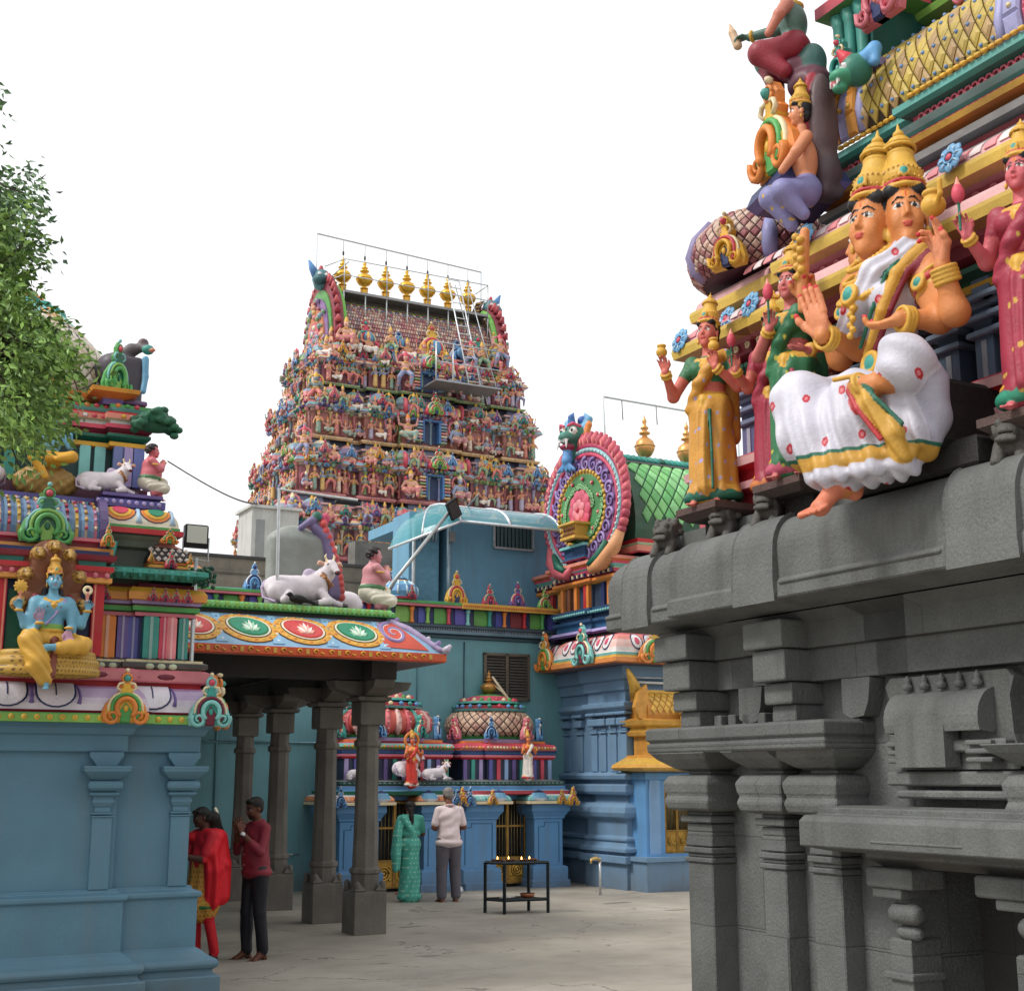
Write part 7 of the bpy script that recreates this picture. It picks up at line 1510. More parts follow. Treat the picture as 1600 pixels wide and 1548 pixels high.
# big rounded stone eave with straps, from the far corner to beyond the frame
ek0, ez0, ek1, ez1 = .445, 3.10, .29, 3.29
ep = tpl([(7.05, 5.14), (6.22, 5.05)], 1.0)
m = MB(); m.sweep(ep, [(.20, 2.80, gy), (.42, 2.83, gy), (.455, 2.835, gy), (.455, 2.93, gy), (.44, 2.935, gy)] + kapprof(ek0, ez0, ek1, ez1, [gy], 9) + [(.12, 3.305, gy), (.0, 3.315, gy), (-.1, 3.33, gy)])
def strap(va, vb, uu):
    f = kapmap_u(uu, ek0, ez0, ek1, ez1)
    P = [(uu - .455 - .02, 2.82), (uu - .455 - .02, 2.93)] + [(f(0, t)[0][0] - .022 * (1 - .3 * t), f(0, t)[0][2] + .02 * t) for t in np.linspace(0, 1, 8)]
    n = len(P); m.add([(p[0], va, p[1]) for p in P] + [(p[0], vb, p[1]) for p in P], [(i, i + n, i + 1 + n, i + 1)[::-1] for i in range(n - 1)] + [tuple(range(n)) + (), tuple(range(n, 2 * n))[::-1]], gy)
for va, vb, uu in ((7.28, 6.98, 5.14), (6.64, 6.36, 5.14), (6.0, 5.64, 5.05), (4.42, 4.0, 5.05), (2.8, 2.4, 5.05)): strap(va, vb, uu)
for va, vb, uu in ((7.5, 7.3, 5.14), (6.96, 6.66, 5.14), (6.34, 6.1, 5.14), (5.62, 4.46, 5.05), (3.98, 2.82, 5.05)): m.box(uu - .468, vb, 2.905, uu - .45, va, 2.93, gy)
part('eave', m, STONEP(), gs, bevel=.01)
# carved panel: little barrel roofed pavilion in relief
m = MB(); m.rbox(4.96, 4.50, 2.02, 5.12, 5.28, 2.08, .01, gy); m.ext([(-.42, .0), (-.44, .05), (-.40, .16), (-.39, .34), (-.42, .42), (-.38, .46), (.38, .46), (.42, .42), (.39, .34), (.40, .16), (.44, .05), (.42, 0)], .09, gy, M=T(5.11, 4.90, 1.94) @ LEFT)
barrel(m, 4.60, 5.20, 5.03, 2.17, .11, .13, [gy] * 2, 0, seg=10, axis='v') if False else None
V = []; F = []; n = 9
for i in range(n + 1): th = radians(-20 + 130 * i / n); V += [(5.03 - .13 * cos(th), 4.60, 2.17 + .15 * sin(th)), (5.03 - .13 * cos(th), 5.22, 2.17 + .15 * sin(th))]
for i in range(n): F.append((2 * i, 2 * i + 1, 2 * i + 3, 2 * i + 2)[::-1])
V2 = V + [(5.1, 4.6, 2.1), (5.1, 5.22, 2.1)]; m.add(V2, F + [tuple(range(0, 2 * n + 2, 2)) + (2 * n + 2,), (tuple(range(1, 2 * n + 3, 2)) + (2 * n + 3,))[::-1]], gy)
for i in range(5): v = 4.68 + i * .115; m.lathe([(.022, 0, gy), (.03, .02, gy), (.015, .035, gy), (.02, .05, gy), (.004, .075, gy)], 8, T(5.0, v, 2.33))
m.ext([(-.17, .0), (-.17, .22), (-.12, .26), (.1, .26), (.16, .22), (.16, 0)], .10, gy, M=T(5.0, 4.98, 1.95) @ LEFT)
for z in (1.97, 2.01, 2.05): m.rbox(4.93, 4.56, z, 5.0, 4.72, z + .025, .006, gy); m.rbox(4.93, 5.12, z, 5.0, 5.24, z + .025, .006, gy)
m.rbox(4.98, 4.35, 1.86, 5.12, 5.3, 1.93, .01, gy); m.rbox(4.94, 4.45, 1.80, 5.12, 5.2, 1.84, .01, gy)
part('carved_panel', m, STONEP(), gs, bevel=.004)
# door cornice and dark niche
m = MB(); m.sweep(tpl([(5.62, 4.86)], 2.5, 5.2), [(.0, 1.53, gy), (.09, 1.55, gy), (.11, 1.555, gy), (.11, 1.68, gy), (.09, 1.71, gy), (.04, 1.715, gy), (.04, 1.75, gy), (-.05, 1.76, gy)], capb=True); m.box(4.745, 4.6, 1.585, 4.755, 5.2, 1.60, gy)
m.sweep(tpl([(5.45, 4.98)], 3, 5.2), [(-.04, 1.46, '4a4845'), (.02, 1.50, '4a4845'), (.02, 1.53, gy)], capb=True)
part('door_cornice', m, STONEP(), gs, bevel=.012)
for va, vb in ((5.42, 5.22), (4.62, 4.4)):
    m = MB(); m.rbox(4.93, vb - .10, 1.36, 5.15, va + (.02 if va > 5 else .1), 1.46, .01, gy); m.rbox(4.95, vb, 1.31, 5.15, va + .0, 1.36, .006, gy); m.lathe([(.03, -.1, gy), (.05, -.07, gy), (.05, .07, gy), (.03, .1, gy)], 12, T(5.0, vb + .02, 1.24) @ R('x', 90)); m.lathe([(.02, -.08, gy), (.035, -.05, gy), (.035, .05, gy), (.02, .08, gy)], 12, T(5.02, vb + .02, 1.15) @ R('x', 90))
    m.rbox(5.0, vb, .4, 5.2, va - .05, 1.12, .01, gy); m.rbox(4.98, vb - .02, .92, 5.2, va - .02, .96, .006, gy); part('door_jamb', m, STONE(), gs, bevel=.006)
# crouching stone lions along the eave
def lion():
    s = Sc(); c = '55524e'
    s.ell((0, .10, .08), (.07, .13, .07), c, .04); s.ell((0, 0, .10), (.07, .07, .08), c, .03); s.ell((0, -.03, .155), (.072, .066, .062), c, .02); s.ell((0, -.085, .135), (.048, .04, .034), c, .02); s.box((0, -.10, .10), (.045, .03, .012), .008, c, .01)
    for q in (-1, 1): s.ell((q * .03, -.085, .18), (.02, .018, .02), c, .004); s.ell((q * .06, -.01, .21), (.022, .02, .03), c, .01); s.cap((q * .045, -.04, .08), (q * .05, -.09, .01), .03, .028, c, .02); s.tor((q * .055, -.04, .15), .03, .012, c, .01, R('y', 80))
    for i in range(7): a = radians(-90 + 30 * i); s.ell((.075 * sin(a), .02, .15 + .075 * cos(a)), (.022, .03, .022), c, .01)
    s.box((0, -.115, .125), (.03, .02, .003), .001, c, .002, op='s'); return s
lm = lion().mesh('stone_lion', .007, STONE())
for i, (v, u, lab) in enumerate(((7.02, 4.86, 'small grey stone lion at the far end of the granite eave'), (6.40, 4.84, 'small grey stone lion on the granite eave under the lady in yellow'), (5.92, 4.80, 'small grey stone lion on the granite eave under the lady in green'), (4.17, 4.78, 'small grey stone lion on the granite eave at the photo\'s right edge'))):
    o = solo('stone_lion', lm, None, lab, 'lion', u, v, 3.27, rot=-62, group='stone lions on the granite eave'); o.scale = (1.05,) * 3
# painted tower
m = MB(); rd = lambda seg, vend=1.0: tpl(seg, vend)
stp = [(6.85, 5.02), (6.2, 5.16), (5.75, 5.02), (5.3, 5.20), (4.55, 5.06), (4.2, 5.12)]
m.sweep(tpl(stp), [(.10, 3.30, gy), (.10, 3.42, gy), (.02, 3.43, gy), (.02, 3.48, 'c06068'), (-.03, 3.50, 'b83a44'), (-.03, 3.58, 'c03a44'), (.06, 3.60, 'c8485a'), (.07, 3.64, 'd8a0a8'), (.0, 3.67, 'c84a50'), (.0, 3.72, 'b82a34'), (.08, 3.74, 'c8303c'), (.09, 3.79, 'd8a8a8'), (.03, 3.82, 'c03440'), (-.10, 3.83, 'c03440')], capcol='6a3a40')
part('red_base', m, PAINT(), gs)
A = [(6.86, 5.30), (6.62, 5.36), (6.25, 5.30)]; B = [(6.95, 5.52), (5.95, 5.42), (5.5, 5.55), (4.9, 5.42)]
m = MB(); m.sweep(tpl([(6.80, 5.42), (6.3, 5.55)]), [(0, 3.82, '3a3f5c'), (0, 4.65, '30344c')])
for v, c, w_, u in ((6.72, '5a5880', .07, 5.30), (6.55, '46486c', .06, 5.34), (6.30, 'orange', .06, 5.36), (6.12, 'd07a3c', .10, 5.40), (5.6, '3a4a60', .07, 5.3), (5.0, '4a5e74', .07, 5.3), (4.72, '5a7088', .06, 5.26), (4.55, '6a8098', .05, 5.25), (4.28, '46586c', .06, 5.3), (4.0, 'd07a3c', .10, 5.35)):
    m.rbox(u, v - w_, 3.83, u + .3, v + w_, 4.62 if v < 6.4 else 4.3, .015, c); m.box(u - .006, v - w_ * .25, 3.84, u + .01, v + w_ * .25, 4.1, mixc(c, 'white', .35))
    for zz, o in ((4.12, .03), (4.16, .0), (4.20, .045), (4.27, .03), (4.30, .07)): m.rbox(u - o, v - w_ - o, zz, u + .2, v + w_ + o, zz + .035, .008, mixc(c, '8a98a8', .35))
m.box(5.5, 4.8, 3.83, 5.6, 5.9, 4.6, '1c2026')
for i in range(8): m.box(5.47, 4.9, 4.0 + i * .07, 5.5, 5.6, 4.03 + i * .07, '6a7480')
m.box(5.38, 5.2, 4.45, 5.5, 5.8, 4.62, '50708a'); m.box(5.3, 6.2, 4.36, 5.36, 6.34, 4.5, 'teal')
part('tower_wall', m, PAINT(), gs)
def entab(plan, z, name, uA, m=None):
    m = m or MB(); m.sweep(plan, [(-.02, z - .02, 'cream'), (.03, z, 'd8c8a0'), (.05, z + .035, 'yellow'), (.02, z + .04, 'orange'), (.04, z + .06, 'dgreen'), (.10, z + .085, '1f5a48'), (.10, z + .115, 'dgreen'), (.06, z + .125, 'maroon'), (.14, z + .15, 'dred'), (.16, z + .22, '8a3040'), (.20, z + .235, 'b8707a'), (.28, z + .25, 'c0905a'), (.29, z + .30, 'd0b050'), (.285, z + .325, 'c8a84a'), (.26, z + .33, 'pink')] + kapprof(.26, z + .335, .10, z + .45, ['d8a8a8', 'c88a90'], 4) + [(.09, z + .46, 'teal'), (.05, z + .48, '8fa8a4'), (-.1, z + .49, 'teal')])
    return m
m = entab(tpl(A), 4.38, 'corner_cornice', 5.3); entab(tpl(B), 4.70, 'main_cornice', 5.42, m)
for i in range(7): v = 6.95 - i * .115; m.tube([(5.135 + q[2] * .2 - .005, v + q[0], 4.565 + q[2]) for q in spiral(0, 0, .026, .006, 30, 400, n=8)], .010, 'cream', 5)
for i in range(36): v = 6.5 - i * .12; m.tube([(5.26, v + q[0], 4.885 + q[2]) for q in spiral(0, 0, .026, .006, 30, 400, n=8)], .010, 'b8707a', 5)
for i in range(26): v = 6.98 - i * .045; m.ball((5.19, v, 4.47), (.018, .026, .024), 'dgreen', 5)
for i in range(110): v = 6.6 - i * .045; m.ball((5.31, v, 4.79), (.018, .026, .024), 'dgreen', 5)
fA = kapmap_u(5.30, .26, 4.715, .10, 4.83); fB = kapmap_u(5.42, .26, 5.035, .10, 5.15)
for f, vs in ((fA, [6.95 - i * .09 for i in range(9)]), (fB, [6.5 - i * .10 for i in range(48)])):
    for i, v in enumerate(vs): m.relief(f, [(-v - .038, .12), (-v + .038, .12), (-v + .03, .8), (-v, .92), (-v - .03, .8)], .008, 'd8c8c8' if i % 2 else 'd88a90', rings=((1, 0), (1, .8), (.85, 1)))
part('cornice', m, PAINT(), gs)
RO = rosette(); RO1 = MB().merge(RO)
for v, z, u in ((7.06, 4.745, 5.03), (6.78, 4.755, 5.04), (6.60, 4.76, 5.07), (6.32, 4.765, 5.04), (5.90, 5.075, 5.13), (4.72, 5.075, 5.12), (4.12, 5.075, 5.12), (3.4, 5.075, 5.12)): part('rosette', MB().merge(RO, T(u, v, z) @ LEFT @ R('x', -14) @ S(.18)), PAINT(), gs)
m = MB(); m.sweep(tpl([(6.50, 5.55), (5.85, 5.50)]), [(.05, 5.18, 'grey'), (.12, 5.20, 'c8c4c0'), (.12, 5.24, '8a8c8c'), (.0, 5.25, 'navy'), (0, 5.29, 'navy')])
for z0 in (5.18,):
    m.sweep(tpl([(6.02, 5.62), (5.2, 5.52), (4.4, 5.62)]), [(.0, 5.24, 'dred'), (.08, 5.26, 'b84a5a'), (.10, 5.30, 'dred'), (.04, 5.31, 'navy'), (.14, 5.33, '8a9698'), (.15, 5.37, 'grey'), (.06, 5.38, 'maroon'), (.06, 5.41, 'navy'), (.16, 5.43, 'c0803c'), (.18, 5.46, 'gold'), (.16, 5.47, 'pink'), (.08, 5.48, 'b0485c'), (.10, 5.52, 'b84860'), (.12, 5.535, 'teal'), (.16, 5.56, 'aqua'), (.12, 5.575, 'dred'), (.08, 5.58, '9a2a40'), (.08, 5.64, '9a2a40'), (.13, 5.65, '2f7a70'), (.16, 5.67, 'teal'), (.16, 5.71, '5aa098'), (.08, 5.72, 'dgreen'), (-.2, 5.73, 'gold')])
for i in range(100):
    v = 5.9 - i * .05; u = (5.62 if v > 5.2 or v < 4.4 else 5.52); m.tube([(u - .095, v + .022 * cos(a * pi / 3), 5.61 + .022 * sin(a * pi / 3)) for a in range(7)], .008, 'c06070', 4)
    m.ball((u - .17, v, 5.725), (.02, .03, .016), 'yellow', 5); m.ball((u - .11, v, 5.49), (.015, .028, .02), 'c85a70', 5)
part('upper_moulding', m, PAINT(), gs)
# corner dome with maroon scales
m = MB(); dc = (5.60, 6.86); prof = [(.42, 5.18), (.49, 5.24), (.52, 5.34), (.48, 5.46), (.37, 5.58), (.18, 5.66)]
m.lathe([(r * .98, z, '40202c') for r, z in prof], 40, T(*dc, 0))
def dm2(th, t):
    x = t * (len(prof) - 1); i = min(int(x), len(prof) - 2); fr = x - i; r = prof[i][0] * (1 - fr) + prof[i + 1][0] * fr; z = prof[i][1] * (1 - fr) + prof[i + 1][1] * fr
    dr = prof[i + 1][0] - prof[i][0]; dz = prof[i + 1][1] - prof[i][1]; n = nrm((dz, 0, -dr)); return (dc[0] + r * cos(th), dc[1] + r * sin(th), z), np.array((n[0] * cos(th), n[0] * sin(th), n[2]))
for j in range(12):
    for i in range(44): th = 2 * pi * (i + .5 * (j % 2)) / 44; t = .05 + j * .075; m.relief(dm2, [(th - .062, t), (th, t - .062), (th + .062, t), (th, t + .062)], .012, rnd('8a4a50', 'b89888', '9a6a68', 'c0a898'), rings=((1, 0), (1, .6), (.6, 1)))
m.tube([dm2(radians(235), t)[0] for t in (.0, .2, .4, .6)], [.04, .055, .055, .03], '8f90c0', 7); m.tube([dm2(radians(160), t)[0] for t in (.0, .2, .4, .6, .8)], .04, '8a80a8', 6)
m.merge(KY, T(5.13, 6.62, 5.12) @ R('z', -70) @ S(.30, .6, .36))
part('corner_dome', m, PAINT(), gs)
# long barrel roof with jewelled scales and striped ribs, facing the courtyard
m = MB()
def bu(s, t):
    th = radians(-15 + 130 * t); u = 6.05 - .62 * cos(th); z = 5.88 + .52 * sin(th); n = nrm((-cos(th) / .62, 0, sin(th) / .52)); return (u, -s, z), n
V = []; F = []; n = 14
for i in range(n + 1): V += [bu(-5.98, i / n)[0], bu(-1, i / n)[0]]
for i in range(n): F.append((2 * i, 2 * i + 1, 2 * i + 3, 2 * i + 2))
m.add(V, F, '3a2c22')
for a_ in (-5.97,): ribs0 = a_
def ribs(v0, cols, w_=.075):
    for k, c in enumerate(cols):
        a = -v0 + k * w_
        for ax in range(9): m.relief(bu, [(a + .002, ax / 9), (a + w_ - .004, ax / 9), (a + w_ - .004, (ax + 1) / 9), (a + .002, (ax + 1) / 9)], .03 if k % 2 else .045, c, rings=((1, 0), (1, .7), (.75, 1)))
        for q in (.15, .35, .55, .75): p, n_ = bu(a + w_ / 2, q); m.ball(np.array(p) + np.array(n_) * .045, (.018, .018, .018), rnd('teal', 'gold', 'cream'), 6)
ribs(5.96, ['c88a3c', '9a94c0', 'c88a3c'], .085)
for j in range(11):
    for i in range(13):
        s0 = -5.66 + i * .085 + (.042 if j % 2 else 0); t0 = .06 + j * .07
        if s0 > -4.62: continue
        m.relief(bu, [(s0 - .038, t0), (s0, t0 - .062), (s0 + .038, t0), (s0, t0 + .062)], .022, 'b8a04e' if (i + j) % 3 else 'a88a5c', rings=((1, 0), (1, .6), (.55, 1)))
        if j % 2 == 0: p, n_ = bu(s0, t0); m.ball(np.array(p) + np.array(n_) * .024, (.014, .014, .014), '6a8ab8', 5)
for v in (5.69, 4.60): m.tube([bu(-v, t)[0] for t in np.linspace(0, 1, 9)], .035, '9a9ac4', 7)
ribs(4.56, ['9a9ac4', 'c0506c', 'd09a3c', '9a9ac4', 'd09a3c', 'c0506c', '9a9ac4', 'd09a3c'], .12)
for i in range(60): p, n_ = bu(-5.6 + i * .06, .86); m.ball(p, (.025, .035, .03), '9088b0', 5)
m.sweep(tpl([(5.7, 6.0)]), [(.05, 6.35, 'rose'), (.12, 6.4, 'salmon'), (.12, 6.46, 'b84a60'), (.0, 6.48, 'c8606c'), (.0, 6.56, 'rose'), (.1, 6.58, 'green'), (.12, 6.62, 'lime'), (.02, 6.64, 'dgreen'), (.1, 6.66, '6a9a50'), (.1, 6.72, 'green'), (0, 6.74, 'teal'), (0, 7.3, '2f7a72'), (.1, 7.32, 'rose'), (.1, 7.5, 'c0606a'), (-.2, 7.6, 'gold')])
for i in range(8): m.lathe([(.07, 6.74, 'teal'), (.06, 6.8, '4a9a90'), (.06, 7.25, 'teal')], 8, T(6.0, 5.5 - i * .3, 0))
for i in range(4): m.merge(KP, T(5.85, 5.1 - i * .5, 6.42) @ LEFT @ S(.3, .5, .4))
m.sweep([(5.50, 5.92), (5.50, 5.62), (6.3, 5.62), (6.3, 5.92)], [(.0, 5.9, '4a4048'), (.0, 6.10, '5a3a44'), (.08, 6.12, 'purple'), (.10, 6.16, 'lilac'), (.0, 6.18, 'rose'), (0, 6.24, '2f7a72'), (-.02, 6.25, '1f5a54'), (-.02, 6.62, '1f5a54'), (.1, 6.64, 'green'), (.1, 6.72, 'rose')])
for v in (5.9, 5.8, 5.7): m.lathe([(.05, 6.24, 'teal'), (.035, 6.3, '3a9a8c'), (.04, 6.55, 'teal'), (.06, 6.62, '3a9a8c')], 8, T(5.49, v, 0))
m.merge(KTs, T(5.42, 5.78, 6.10) @ LEFT @ S(.26, .5, .3)); m.merge(KP, T(5.45, 5.45, 6.35) @ LEFT @ S(.4, .6, .5))
part('barrel_roof', m, PAINT(), gs)
# upturned gable ornament with its bare grey back
s = Sc(); s.X = T(-.02, .18, .0); s.ell((5.25, 5.62, 5.80), (.105, .06, .32), '5a484a', .03); s.ell((5.23, 5.67, 5.80), (.11, .04, .33), '9a2a38', .02); s.box((5.30, 5.68, 5.42), (.09, .08, .09), .04, '564a50', .05); s.ell((5.27, 5.62, 5.5), (.08, .06, .10), '564a50', .05)
s.chain([(5.16, 5.74, 5.46), (5.14, 5.72, 5.62)], [.04, .03], '4f88b8', .02); s.ell((5.30, 5.78, 6.14), (.14, .14, .10), '5a3240', .05); s.ell((5.24, 5.86, 6.26), (.10, .12, .07), '6a3a48', .05); s.ell((5.3, 5.75, 6.28), (.09, .09, .12), '2f5a54', .04); s.ell((5.12, 5.80, 5.34), (.12, .14, .10), '4a4266', .04)
part('gable_back', s.build(.011), PAINT(), gs)
m = MB(); m.merge(KO, T(5.08, 6.0, 5.50) @ R('z', -95) @ S(.46, .8, .62)); m.M = T(0, .16, 0); m.merge(KY, T(5.15, 5.80, 5.5) @ R('z', -120) @ S(.26, .6, .42)); m.sweep([(5.0, 5.75), (5.35, 5.65), (5.5, 6.1), (5.1, 6.15)][::1], [(.0, 5.36, '4a4060'), (.05, 5.42, '5a5080'), (.02, 5.5, 'navy'), (0, 5.52, 'teal')], capb=True)
part('gable_ornament', m, PAINT(), gs)
s = Sc(); s.X = T(0, .15, 0); s.ell((5.30, 5.42, 6.05), (.10, .09, .10), '2f7060', .03); s.ell((5.22, 5.46, 6.0), (.08, .07, .05), '3f9070', .02); s.ell((5.21, 5.47, 5.93), (.045, .045, .03), '3f9070', .02); s.ell((5.19, 5.48, 5.955), (.035, .03, .02), 'c04a5a', .01); s.chain([(5.24, 5.44, 6.12), (5.22, 5.47, 6.17)], [.045, .02], 'b8303c', .02); s.chain([(5.32, 5.36, 6.1), (5.36, 5.32, 6.16), (5.34, 5.30, 6.06)], [.05, .04, .03], '5a94c4', .02)
s.ell((5.20, 5.42, 6.05), (.022,) * 3, 'white', .003); s.ell((5.17, 5.42, 6.05), (.012,) * 3, 'black', op='p')
for q in (-.03, 0, .03): s.cap((5.17, 5.47 + q, 5.97), (5.16, 5.47 + q, 5.93), .010, .004, 'white', .002)
part('monster_head', s.build(.008), PAINT(), gs)
# black throne block and dark slabs under the statues
m = MB(); m.rbox(4.62, 4.45, 3.42, 5.15, 5.15, 3.76, .03, '1c1a1a'); m.rbox(4.70, 4.30, 3.30, 5.2, 5.2, 3.45, .02, '2a2827'); part('throne_block', m, STONE(), gs)
for v, u in ((6.50, 4.86), (5.72, 4.84), (4.08, 4.84)):
    m = MB(); m.sweep([(u - .16, v - .2), (u + .35, v - .2), (u + .35, v + .2), (u - .16, v + .2)], [(-.05, 3.42, '3a3230'), (.0, 3.46, '4a3c38'), (.0, 3.50, '5a4440')], capb=True); m.rbox(u + .0, v - .12, 3.30, u + .35, v + .12, 3.43, .01, '2a2624'); part('statue_slab', m, STONE(), gs)
# ================================================================ STATUES
def statue(name, s, res, label, cat, u, v, z, rot=0, scale=1.0, group=None, material=None):
    b = s if isinstance(s, MB) else s.build(res)
    me = b.mesh(name, material or FIGP(), b.vc)
    o = solo(name, me, None, label, cat, u, v, z, rot, group); o.scale = (scale,) * 3; return o
statue('goddess_statue', goddess(), .0065, 'large seated orange skinned goddess with three gold crowned heads in a white sari', 'statue', 4.75, 4.9, 3.35, rot=-90)
hn = (0, -1, 0)
P1 = [((-.22, -.06, .70), (-.20, -.20, .82), (-.1, -.2, 1), (0, -1, .1), 'pot'), ((.21, -.06, .70), (.13, -.20, .80), (0, -.1, 1), (-.3, -1, 0), 'pot')]
P2 = [((-.18, -.06, .70), (-.05, -.17, .80), (.2, -.2, 1), (.4, -1, 0), 'lotus'), ((.20, -.04, .69), (.17, -.16, .64), (-.6, -.5, .1), (0, 0, 1), None)]
P3 = [((-.17, -.03, .70), (-.19, -.17, .79), (-.2, -.2, 1), (.2, -1, 0), 'lotus'), ((.19, -.02, .68), (.18, -.08, .52), (0, -.3, -1), (0, -1, 0), None)]
statue('attendant_statue', attendant('c8685a', 'c8903c', 'dgreen', '2f6a44', P1, H=1.30, dotc='a89ac0'), .0068, 'standing crowned lady statue in a gold sari holding up two gold pots', 'statue', 4.84, 6.50, 3.50, rot=-62, group='standing lady statues on the granite shrine')
statue('attendant_statue', attendant('c06864', '2f6e48', 'b8506a', '2f6e48', P2, H=1.34, dotc='c8c050'), .0068, 'standing crowned lady statue in a green sari holding a lotus bud to her chest', 'statue', 4.80, 5.66, 3.50, rot=-68, group='standing lady statues on the granite shrine')
statue('attendant_statue', attendant('c86a5c', '9a3044', 'c87a4a', '9a3044', P3, H=1.20), .0075, 'standing crowned lady statue in maroon behind the lady in green, lotus bud held out', 'statue', 5.0, 6.08, 3.52, rot=-60, group='standing lady statues on the granite shrine')
statue('attendant_statue', attendant('c86068', '9a3044', '2f8a70', '9a3044', P3, H=1.34, dotc='c8a04a'), .0068, 'crowned lady statue in maroon with green sash on the side nearest the camera', 'statue', 4.80, 4.02, 3.50, rot=-72, group='standing lady statues on the granite shrine')
ls = thing('snake_throne_statue', 'blue skinned crowned god in yellow cloth seated on a coiled brown snake', 'statue', 1.93, 12.02, 2.62)
b_ = serpent_lord().build(.0085); part('god_figure', b_, FIGP(), ls, absolute=False, vcol=b_.vc)
b_ = serpent().build(.010); part('hooded_snake', b_, FIGP(), ls, absolute=False, vcol=b_.vc)
bm_ = bull().build(.015); bme = bm_.mesh('bull_statue', FIGP(), bm_.vc)
def bullat(lab, u, v, z, sc, rot=0): o = solo('bull_statue', bme, None, lab, 'bull statue', u, v, z, rot, 'white bull statues'); o.scale = (sc,) * 3; return o
bullat('large white lying bull statue with garland on the hall roof', 5.53, 16.12, 3.99, .70)
bullat('white bull statue behind the squatting boy on the hall roof, mostly hidden', 6.30, 17.0, 3.99, .66, rot=180)
bullat('small white lying bull statue above the left shrine eave', 2.42, 12.72, 4.50, .36)
bullat('white bull statue half out of the photo at the top of the left shrine', 1.30, 12.85, 4.50, .40, rot=180)
bullat('little white lying bull statue on the small shrine beside the standing god', 10.02, 21.68, 1.86, .36)
bullat('little white bull statue standing behind the orange god on the small shrine', 9.50, 21.75, 1.90, .50, rot=30)
bullat('little white bull statue seen between the stone pillars', 8.6, 21.7, 1.86, .32, rot=-60)
b_ = boy().build(.011); bo = b_.mesh('boy_statue', FIGP(), b_.vc)
o = solo('boy_statue', bo, None, 'plump curly haired boy statue squatting beside the bull, fingers at his mouth', 'statue', 6.50, 16.08, 3.99); o.scale = (.80,) * 3
b_ = boy('c86a74', 'c8c0b0').build(.013); bo2 = b_.mesh('boy_statue', FIGP(), b_.vc)
o = solo('boy_statue', bo2, None, 'pink skinned curly haired boy statue seated at the left shrine corner', 'statue', 2.84, 12.70, 4.50); o.scale = (.50,) * 3
s = Sc(); rr = random.Random(9)
for i in range(90):
    t = rr.random(); s.ell((2.72 + t * .40 + rr.uniform(-.03, .03), 12.85 + rr.uniform(-.1, .08), 5.24 + .10 * sin(t * 2.6) - .16 * max(0, t - .6) * 2 + rr.uniform(-.05, .05)), (.045, .04, .035), rnd('1f5a40', '28664a', '1a4a36'), .006)
s.ell((2.9, 12.88, 5.25), (.18, .08, .07), '1f5a40', .02)
mm_ = s.build(.012); me = mm_.mesh('leafy_canopy', PAINT(), mm_.vc); A_ = np.empty(len(me.vertices) * 3, 'f'); me.vertices.foreach_get('co', A_); me.vertices.foreach_set('co', (A_.reshape(-1, 3) - np.array((2.9, 12.8, 5.2), 'f')).ravel())
o = solo('carved_tree_canopy', me, None, 'dark green carved leafy canopy above the pink seated boy statue', 'sculpture', 2.9, 12.8, 5.2)
s = Sc(); s.ell((0, .1, .12), (.30, .18, .16), '9a7a40', .03, disp=lambda X, Y, Z: .008 * np.sin(X * 60) * np.sin(Z * 70)); s.ell((0, -.02, .32), (.15, .12, .07), 'd09a30', .03); s.chain([(-.06, -.05, .32), (-.16, -.16, .30), (-.05, -.18, .12)], [.06, .05, .03], 'd09a30', .03); s.chain([(.06, -.05, .32), (.18, -.12, .34), (.05, -.16, .30)], [.06, .05, .03], 'd09a30', .03)
s.ell((0, 0, .48), (.10, .08, .12), '6aa2c0', .03); s.cap((0, 0, .56), (0, -.01, .62), .03, .03, '6aa2c0', .02)
for q in (-1, 1): s.chain([(q * .10, 0, .55), (q * .17, -.04, .45), (q * .16, -.10, .55)], [.035, .03, .02], '6aa2c0', .02)
head(s, (0, -.02, .69), .15, '6aa2c0', crown='cf9f3e', style='crown')
statue('seated_god_statue', s, .010, 'small blue god statue in yellow seated on a rock, half behind the leaves', 'statue', 1.93, 12.75, 4.46)
# guardian crouching by the gable, and the dark figure leaning out above
s = Sc(); sk = 'd08a64'; s.ell((0, 0, .26), (.14, .12, .12), '8080b0', .04); s.chain([(-.05, 0, .24), (-.13, -.24, .26), (-.10, -.10, .02)], [.10, .095, .05], dots('8484b4', 'c8a850', .10, .016), .03); s.chain([(.05, 0, .24), (.13, -.2, .2), (.12, -.05, .02)], [.10, .09, .05], '8080b0', .03)
s.ell((0, 0, .50), (.12, .10, .20), sk, .04); s.cap((0, 0, .68), (0, -.01, .78), .045, .04, sk, .03); s.chain([(-.12, 0, .65), (-.20, -.16, .46), (-.19, -.20, .70)], [.05, .042, .032], sk, .02); hand(s, (-.19, -.20, .71), (.1, 0, 1), (0, -1, 0), .14, sk, 1, curl=.6); bangles(s, (-.20, -.19, .62), (-.19, -.2, .70), .04, 3)
s.chain([(.12, 0, .65), (.22, -.1, .48), (.15, -.2, .36)], [.05, .042, .032], sk, .02); s.chain([(-.10, .06, .54), (-.13, .03, .35), (-.05, .02, .22)], .035, '4f90c0', .02); head(s, (0, -.02, .90), .20, sk, crown='cfa23c', style='crown', el=1.1)
statue('guardian_statue', s, .008, 'crouching guardian statue in lilac trousers under the grey backed gable', 'statue', 5.10, 5.84, 5.14, rot=-120, scale=.78)
